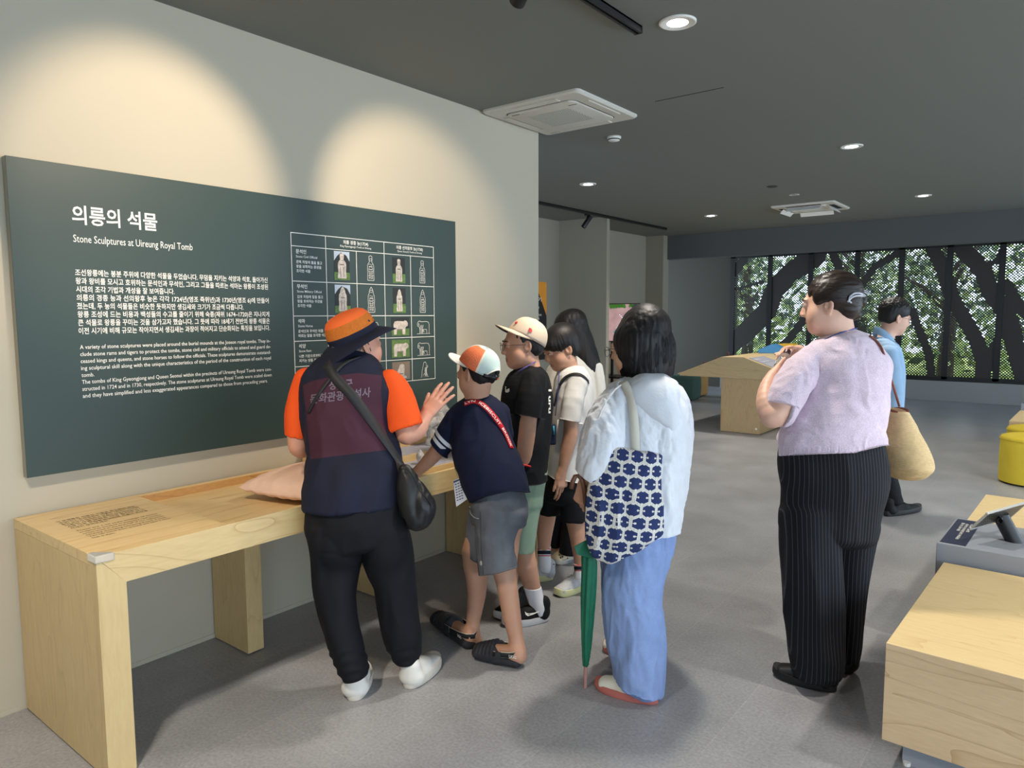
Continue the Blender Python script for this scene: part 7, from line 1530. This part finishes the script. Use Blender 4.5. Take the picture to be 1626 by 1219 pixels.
for a, b in zip(rim, rim[1:]+rim[:1]): f_.append((a, b, b+o, a+o)[::-1])
mb = MB(); mb.add(v_, f_); cs = mb.build('cushion', MCu, None, True, loc=(cu[0], cu[1], cu[2]-.004)); tag(cs, 'blush pink cushion lying on the maple table', 'cushion')
pp = []
for t in np.linspace(0, 1, 40):
    u = -1+2*t; pp.append(((.225)*ca-(u*.235)*sa, .225*sa+u*.235*ca, .064))
mb = MB(); mb.tube(pp, .0035, 6); mb.build('piping', MCu, cs, True)
mb = MB(); mb.box((.222, -.20, .066), (.232, -.165, .072)); mb.build('care_label', plain('navy_tag', srgb(50, 54, 80), .7), cs)

# ================================================================ clear resin models of the stone figures
mg, nt, b = new_mat('clear_resin'); b.inputs['Base Color'].default_value = (.92, .94, .95, 1); b.inputs['Transmission Weight'].default_value = .72; b.inputs['Roughness'].default_value = .10; b.inputs['IOR'].default_value = 1.5; MRe = mg
def official(c, h, label, mil, yaw=0):
    v = Vol(.004); c = np.array(c, float); f = np.array((math.cos(yaw), math.sin(yaw), 0)); r = np.array((-f[1], f[0], 0)); W = lambda x, y, z: c+r*x*h+f*y*h+ZUP*z*h
    v.seg(W(0, 0, .02), W(0, 0, .42), (.20*h, .15*h), (.17*h, .13*h), .01, axis=r); v.seg(W(0, 0, .42), W(0, 0, .66), (.18*h, .13*h), (.15*h, .11*h), .03, axis=r); v.ell(W(0, .02, .78), np.array((.085, .085, .10))*h, None, .015)
    if mil: v.seg(W(0, 0, .84), W(0, 0, .985), .095*h, .02*h, .01); v.seg(W(-.10, -.01, .80), W(.10, -.01, .80), .05*h, .05*h, .02)
    else: v.seg(W(0, 0, .86), W(0, 0, .97), (.085*h, .07*h), (.075*h, .06*h), .006, axis=r)
    for s_ in (-1, 1):
        v.seg(W(s_*.17, 0, .64), W(s_*.20, .07, .48), .065*h, .07*h, .02); v.seg(W(s_*.20, .07, .48), W(s_*.03, .14, .50), .065*h, .05*h, .02); v.ell(W(s_*.035, .10, .79), np.array((.014, .012, .012))*h, None, .004, 's'); v.seg(W(s_*.10, .10, .06), W(s_*.10, .12, .30), .03*h, .02*h, .01); v.ell(W(s_*.085, .0, .78), np.array((.02, .03, .045))*h, None, .01)
    v.seg(W(0, .16, .36), W(0, .15, .60), .022*h, .022*h, .006); v.ell(W(0, .10, .765), np.array((.016, .02, .028))*h, None, .008)
    for k in range(4): v.seg(W(-.19+.01*k, .02, .12+.075*k), W(.19-.01*k, .02, .12+.075*k), .014*h, .014*h, .012)
    v.seg(W(0, 0, 0), W(0, 0, .035), (.22*h, .17*h), (.22*h, .17*h), .004, axis=r); v.plane(W(0, 0, .0), -ZUP)
    P, Q = v.mesh(1); nv = vnoise(P*70, 4); P = P+normals(P, Q)*(nv*.0022)[:, None]
    o = to_obj('resin_figurine', (P, Q), MRe, None, origin=tuple(c)); return tag(o, label, 'figurine', 'clear models of tomb figures')
ZT = .7405
official((-2.94, 2.62, TZ+.0845), .20, 'clear model of a robed official on the tray, behind the raised hand', False, -.2)
official((-2.74, 2.80, TZ+.0505), .25, 'large clear model of an armoured official beside the navy striped sleeve', True, -.3)
official((-2.55, 2.93, TZ+.0165), .12, 'tiny clear model figure on the lowest step under the navy sleeve', False, .2)
official((-2.95, 3.06, TZ+.0845), .22, 'clear model figure at the back of the tray near the board edge', True, .1)
official((-2.55, 2.50, TZ+.0165), .075, 'smallest clear model on the lowest step beside the black crossbody bag', False, .3)

# ================================================================ gabled display table in the middle of the room
M_woodB = wood('birch_side', srgb(200, 172, 124), srgb(160, 126, 84), 'X', 1.4, .45, 7.0, .8); M_woodC = wood('birch_top', srgb(226, 202, 152), srgb(196, 160, 110), 'Y', 1.2, .4, 9.0)
g2 = thing('gabled_display_table', 'birch display table with a gabled top and one slab pedestal', 'table', (-3.36, 8.9, 0))
gx, gy0, gy1 = -3.36, 8.9, 11.0
prof = [(-4.15, .702), (-4.15, .735), (-3.575, .968), (-3.29, .972), (-2.62, .735), (-2.62, .702)]
mb = MB(); mb.prism([(x-gx, 0, z) for x, z in prof], (0, 0, 0), (0, gy1-gy0, 0)); mb.m = [0, 0]+[1]*6
mb.build('table_top', [M_woodB, M_woodC], g2, bevel=.004)
mb = MB(); mb.box((-3.588-gx, .045, .004), (-3.078-gx, gy1-gy0-.3, .705)); mb.build('pedestal', wood('birch_pedestal', srgb(190, 160, 114), srgb(158, 124, 84), 'Z', 1.8, .45, 21.0, .7), g2, bevel=.003)
mb = MB(); mb.lathe((-3.12-gx, .0445, .07), [(.001, .002), (.012, .002), (.014, 0)], 14, axis=(0, -1, 0)); mb.build('screw_cap', M_white, g2)
sl = np.array((-2.62+3.29, 0, .735-.972)); sl /= np.linalg.norm(sl); nrm_ = np.array((-sl[2], 0, sl[0]))
def on_slope(a, y, lift=.002): return np.array((-3.29, gy0+y, .972))+sl*a+nrm_*lift-np.array((gx, gy0, 0))
mb = MB(); mb.prism([on_slope(.05, .06), on_slope(.60, .06), on_slope(.60, .62), on_slope(.05, .62)], (0, 0, 0), tuple(nrm_*.004)); lp = mb.build('info_panel', M_label, g2)
mb = MB(); text_on(mb, '정자각', on_slope(.13, .10, .0062), (0, 1, 0), -sl, .04, .2, .01); text_on(mb, 'T-shaped Shrine', on_slope(.20, .10, .0062), (0, 1, 0), -sl, .03, .3, .004)
for k in range(9): text_on(mb, '의릉의 정자각은 제향을 올리는 건물로 정면', on_slope(.27+.035*k, .10, .0062), (0, 1, 0), -sl, .018, .46, .006)
mb.build('panel_lettering', M_ink, lp)
# toy building blocks and pegs on the gable
def block(name, label, col, lo, hi, roof=True, group='coloured model blocks on the gabled table'):
    t = MB(); x0, y0, z0 = lo; x1, y1, z1 = hi
    if roof: t.prism([(x0, y0, z0), (x1, y0, z0), (x1, y0, z0+(z1-z0)*.35), ((x0+x1)/2, y0, z1), (x0, y0, z0+(z1-z0)*.35)], (0, 0, 0), (0, y1-y0, 0))
    else: t.box(lo, hi)
    c = np.array(((x0+x1)/2, (y0+y1)/2, z0)); t.v = [tuple(np.array(p)-c) for p in t.v]
    o = t.build(name, plain(name+'_paint', col, .45), None, bevel=.004, loc=tuple(c)); return tag(o, label, 'model block', group)
block('model_block', 'blue wedge block on the gabled table by the bottle', srgb(70, 140, 196), (-3.50, 10.02, .9725), (-3.12, 10.24, 1.10))
block('model_block', 'yellow block peeking behind the blue wedge', srgb(236, 186, 50), (-3.36, 10.45, .9725), (-3.16, 10.68, 1.09), False)
block('model_block', 'flat red roof-shaped block on the ridge of the gabled table', srgb(206, 56, 52), (-3.56, 10.30, .9725), (-3.42, 10.80, 1.045))
rp = random.Random(9); MPeg = plain('dark_red_peg', srgb(84, 36, 46), .5)
PL = ['dark red peg figure, lowest on the left slope of the gabled table', 'second dark red peg figure up the left slope', 'third dark red peg figure up the left slope', 'fourth dark red peg figure up the left slope', 'dark red peg figure nearest the ridge of the gabled table']
for k in range(5):
    x = -3.96+.085*k; z = .735+(x+4.15)*(.233/.575); y = 9.25+.2*(k % 2); hh = .05
    mb = MB(); mb.lathe((0, 0, 0), [(.016, -.01), (.016, .012), (.008, .02), (.009, .034), (.014, .040), (.013, .052), (.001, .058)], 14); o = mb.build('peg_figure', MPeg, None, True, loc=(x, y, z+.004)); tag(o, PL[k], 'figurine', 'peg figures on the left slope')

# ================================================================ soft seats
def cube_seat(label, col, c, w, h, rz):
    t = thing('cube_ottoman', label, 'ottoman', c, math.radians(rz), 'rounded cube ottomans'); M = cloth(label.split()[0]+'_wool', col, .95, 500, .3, .04)
    R_ = [[(x, y, z) for x, y in rrect(w/2-d, w/2-d, .055, 5)] for z, d in ((.012, .03), (.02, .010), (.05, 0), (h*.5, -.006), (h-.06, 0), (h-.02, .012), (h-.004, .035), (h, .07))]
    mb = MB(); mb.rings(R_); mb.build('upholstery', M, t, True)
    mb = MB()
    for sx in (-1, 1):
        for sy in (-1, 1): mb.lathe((sx*(w/2-.07), sy*(w/2-.07), 0), [(.018, 0), (.018, .014)], 12)
    mb.build('glide', M_blackplastic, t); return t
cube_seat('dark green cube ottoman left of the gabled table', srgb(78, 104, 96), (-5.47, 11.98, 0), .46, .44, 8)
cube_seat('tan cube ottoman half hidden behind the green one', srgb(196, 154, 96), (-5.62, 12.62, 0), .44, .44, -6)
MYe = cloth('yellow_wool', srgb(218, 194, 64), .95, 500, .25, .04)
def pouf(label, x, y, r=.255, h=.43):
    t = thing('round_pouf', label, 'pouf', (x, y, 0), 0, 'yellow round poufs')
    mb = MB(); mb.lathe((0, 0, 0), [(r-.02, .012), (r, .018), (r+.003, h*.5), (r, h-.035)], 48); mb.build('side_cover', MYe, t, True, sharp=40)
    mb = MB(); mb.lathe((0, 0, 0), [(r-.001, h-.036), (r+.004, h-.030), (r-.006, h-.014), (r-.04, h-.003), (r*.5, h+.004), (.001, h+.005)], 48); mb.build('seat', MYe, t, True)
    mb = MB(); mb.tube([((r+.003)*math.cos(a), (r+.003)*math.sin(a), h-.034) for a in np.linspace(0, 2*math.pi, 48, endpoint=False)], .004, 6, closed=True); mb.build('piping', MYe, t, True)
    mb = MB(); mb.lathe((0, 0, 0), [(r-.03, 0), (r-.03, .013)], 32); mb.build('base', M_blackplastic, t)
pouf('yellow round pouf nearest the wooden benches', -.245, 7.80); pouf('yellow round pouf behind the nearer yellow one', -.235, 8.42)

# ================================================================ row of benches and kiosks on the right
M_woodE = wood('maple_bench_top', srgb(240, 214, 160), srgb(220, 186, 128), 'X', 1.5, .40, 12.0, .9); M_woodF = wood('maple_bench_side', srgb(230, 200, 160), srgb(194, 158, 116), 'X', 1.6, .45, 15.0, 1.2)
M_steel = plain('grey_powder_coat', srgb(150, 155, 164), .42); M_navyp = plain('navy_panel', srgb(40, 46, 70), .5)
def bench(label, x0, y0, x1, y1, rz=0.0, h=.42):
    t = thing('wooden_bench', label, 'bench', (x0, y0, 0), math.radians(rz), 'block benches between the kiosks'); w, d = x1-x0, y1-y0
    mb = MB(); mb.box((0, 0, .085), (w, d, h)); mb.m = [0, 1, 0, 0, 0, 0]; mb.build('seat_block', [M_woodF, M_woodE], t, bevel=.0015)
    mb = MB(); mb.box((.055, .05, .0), (w-.055, d-.0, .085)); mb.build('plinth', M_steel, t)
    for q in (.06, w*.5): MB().lathe((q+.01, .045, 0), [(.012, 0), (.012, .012)], 10).build('glide', M_white, t)
def kiosk(label, x0, y0, x1, y1, rz=0.0, h=.495, tabl=True):
    t = thing('tablet_kiosk', label, 'kiosk', (x0, y0, 0), math.radians(rz), 'grey tablet kiosks'); w, d = x1-x0, y1-y0
    mb = MB(); mb.box((0, 0, 0), (w, d, h)); mb.build('kiosk_body', M_steel, t, bevel=.003)
    mb = MB(); mb.box((.010, .018, h+.0004), (.108, d-.022, h+.0022)); lb = mb.build('caption_panel', M_navyp, t)
    mb = MB()
    for k, s_ in enumerate(('돌에 새긴 무늬를', '화면에서 크게 확대하여 자세히', '살펴보세요')): text_on(mb, s_, (.050+.018*k, .10 if k == 1 else .25, h+.0023), (0, 1, 0), (-1, 0, 0), .0125, (.30 if k == 1 else .16), .012)
    mb.build('caption_lettering', M_ink, lb)
    if tabl:
        b0 = np.array((.262, .235, h)); dr = np.array((-.47, .06, .87)); dr /= np.linalg.norm(dr)
        mb = MB(); ex = np.array((1, 0, 0)); ey = np.array((0, 1, 0))
        mb.rings([[b0+dr*q/dr[2]+ex*.036*math.cos(a)+ey*.034*math.sin(a) for a in np.linspace(0, 2*math.pi, 28, endpoint=False)] for q in (0, .115)]); mb.build('stand_post', M_black, t, True, sharp=50)
        # tilted tablet in a clear case, seen from its back
        Rz = np.array(((math.cos(math.radians(rz)), -math.sin(math.radians(rz)), 0), (math.sin(math.radians(rz)), math.cos(math.radians(rz)), 0), (0, 0, 1))); lw = lambda p: Rz.T@(np.array(p)-np.array((x0, y0, 0)))
        C1, C2, C4 = lw(at(1545, 838, 3.162)), lw(at(1565, 816, 3.078)), lw(at(1606, 820, 3.302))
        un = (C4-C1); hl = np.linalg.norm(un)/2; un /= 2*hl; vn = C2-C1; vn -= un*(vn@un); hv = np.linalg.norm(vn)/2; vn /= 2*hv; tc_ = (C2+C4)/2; wn_ = np.cross(un, vn)
        sgn = 1 if wn_@(lw(EYE)-tc_) > 0 else -1
        pl = lambda a, b_, c: tc_+un*a+vn*b_+wn_*c
        def slab(a0, a1, b0_, b1, c0, c1): return [pl(a, b_, c) for c in (c0, c1) for a, b_ in ((a0, b0_), (a1, b0_), (a1, b1), (a0, b1))]
        F6 = [(3, 2, 1, 0), (4, 5, 6, 7), (0, 1, 5, 4), (1, 2, 6, 5), (2, 3, 7, 6), (3, 0, 4, 7)]
        mb = MB(); mb.add(slab(-hl, hl, -hv, hv, -.0035, .0035), F6); tb_ = mb.build('tablet', M_blackplastic, t, bevel=.004)
        mcase, nt, b = new_mat('clear_case'); b.inputs['Base Color'].default_value = (.85, .86, .84, 1); b.inputs['Transmission Weight'].default_value = .55; b.inputs['Roughness'].default_value = .2
        mb = MB()
        for a0, a1, b0_, b1 in ((-hl-.004, hl+.004, -hv-.003, -hv+.0005), (-hl-.004, hl+.004, hv-.0005, hv+.003), (-hl-.003, -hl+.0005, -hv-.004, hv+.004), (hl-.0005, hl+.003, -hv-.004, hv+.004)): mb.add(slab(a0, a1, b0_, b1, -.005, .005), F6)
        for a in (-hl, hl):
            for b_ in (-hv, hv): mb.lathe(pl(a, b_, -.006), [(.001, 0), (.008, .001), (.008, .011), (.001, .012)], 12, axis=wn_)
        mb.build('clear_case', mcase, tb_)
        mb = MB()
        for i in range(13):
            for j in range(8):
                a, b_ = -hl*.9+hl*1.8*i/12, -hv*.85+hv*1.6*j/7+(hv*.11 if i % 2 else 0); c = sgn*.0040; mb.add([pl(a-.0042, b_, c), pl(a, b_-.0022, c), pl(a+.0042, b_, c), pl(a, b_+.0022, c)], [(0, 1, 2, 3)])
        mb.build('case_pattern', plain('gold_dots', srgb(190, 176, 140), .4), tb_)
        mb = MB(); mb.add(slab(-hl*.92, hl*.92, -hv*.9, hv*.9, -sgn*.0036, -sgn*.0042), F6); mb.build('screen', emit('tablet_screen', (.3, .33, .38), .6), tb_)
        mb = MB(); mb.tube([pl(0, 0, sgn*.005), pl(-.01, -.01, sgn*.02), b0+dr*.112/dr[2]], .012, 14); mb.build('mount', M_black, t, True, sharp=50)
bench('large maple block bench in the right foreground', -.442, 2.558, .75, 3.572, -2.0)
kiosk('grey kiosk with navy caption panel and tilted tablet behind the large bench', -.441, 3.60, .75, 4.10, -2.0)
bench('maple block bench behind the grey tablet kiosk', -.415, 4.13, .75, 5.10, -2.0)
bench('far maple bench beyond the yellow poufs', -.50, 8.80, .7, 9.86, -2.0)
kiosk('far grey kiosk at the right edge beyond the last bench', -.46, 9.90, .75, 10.40, -2.0, .495, False)

# ================================================================ screen on a stand in the alcove
YT = 8.95; a_, b_ = on_y(1014.5, 481, YT), on_y(1014.5, 541, YT)
tv = thing('display_screen', 'video screen on a black floor stand in the alcove', 'screen', ((a_[0]-.45), YT, 0))
W_ = .92; x1 = a_[0]-tv.location.x; x0 = x1-W_; z1, z0 = a_[2], b_[2]-.02
mb = MB(); mb.box((x0, 0, z0), (x1, .04, z1)); mb.build('bezel', M_blackplastic, tv, bevel=.003)
m, nt, b = new_mat('video_picture'); tc = N(nt, 'ShaderNodeTexCoord'); nz = N(nt, 'ShaderNodeTexNoise'); nz.inputs['Scale'].default_value = 9; nz.inputs['Detail'].default_value = 5; L(nt, tc.outputs['Object'], nz.inputs['Vector'])
cr = N(nt, 'ShaderNodeValToRGB'); cr.color_ramp.elements[0].color = (*srgb(150, 118, 120), 1); cr.color_ramp.elements[1].color = (*srgb(214, 176, 174), 1); L(nt, nz.outputs['Fac'], cr.inputs[0]); b.inputs['Base Color'].default_value = (0.02, .02, .02, 1); L(nt, cr.outputs[0], b.inputs['Emission Color']); b.inputs['Emission Strength'].default_value = .75
mb = MB(); mb.box((x0+.012, -.002, z0+.012), (x1-.012, .0, z1-.012)); pic = mb.build('screen_picture', m, tv)
MV = [emit('video_green', srgb(70, 120, 50), .5), emit('video_dark', srgb(50, 60, 60), .5), emit('video_white', srgb(225, 220, 240), .9), emit('video_teal', srgb(90, 150, 150), .6)]
mb = MB(); rv = random.Random(4); H_ = z1-z0
def blob(cx, cz, r, mi, n_=14, ph=0):
    ps = []
    for k in range(n_): a = 2*math.pi*k/n_; q = r*(1+.25*math.sin(3*a+ph)); ps.append((min(max(cx+q*math.cos(a), x0+.013), x1-.013), -.0035, min(max(cz+q*math.sin(a), z0+.013), z1-.013)))
    mb.add(ps, [tuple(range(n_))], mi)
for k in range(5): blob(x1-.44+.05*k, z1-.03, .04, 0, ph=k)
blob(x1-.05, z1-.04, .075, 1); blob(x1-.12, z1-.02, .04, 0, ph=2)
for k in range(12): t = k/11; blob(x1-.30+.05*math.sin(t*5), z1-.16-.22*t, .007, 2)
blob(x1-.36, z0+.13, .035, 3); blob(x1-.33, z0+.10, .03, 0)
mb.build('picture_detail', MV, pic)
mb = MB(); xm = (x0+x1)/2+.12
for q in (xm-.09, xm+.09): mb.box((q-.015, .01, .03), (q+.015, .04, z0+.1))
mb.box((xm-.26, -.16, .62), (xm+.30, .22, .645)); mb.box((xm-.12, .008, .9), (xm+.12, .042, .95)); mb.build('stand_post', M_black, tv)
mb = MB(); mb.box((xm-.3, -.25, 0), (xm+.3, .28, .03)); mb.build('stand_base', M_black, tv, bevel=.004)
# banner on the alcove wall
bx = -5.797; bn = thing('exhibit_banner', 'black and orange text banner on the alcove wall', 'banner', (bx, 7.2, .9)); q = lambda y, z, d=0: (d, y-7.2, z-.9)
mb = MB(); mb.box((0, .0, .0), (.012, .94, 1.06)); mb.build('banner_panel', plain('black_print', srgb(30, 27, 26), .6), bn)
mb = MB(); mb.prism([q(8.14, 1.96, .012), q(7.86, 1.96, .012), q(8.00, 1.74, .012), q(8.14, 1.50, .012)], (0, 0, 0), (.001, 0, 0)); mb.build('orange_corner', plain('orange_print', srgb(232, 152, 44), .6), bn, False)
mb = MB()
for k in range(9):
    z = 1.70-.05*k-(.05 if k > 0 else 0); text_on(mb, ('의릉 이야기' if k == 0 else '조선왕릉은 유네스코 세계유산으로'), q(7.55, z, .0125), (0, 1, 0), (0, 0, 1), (.05 if k == 0 else .026), .47-.05*(k % 3), .01)
mb.build('banner_lettering', M_ink, bn)
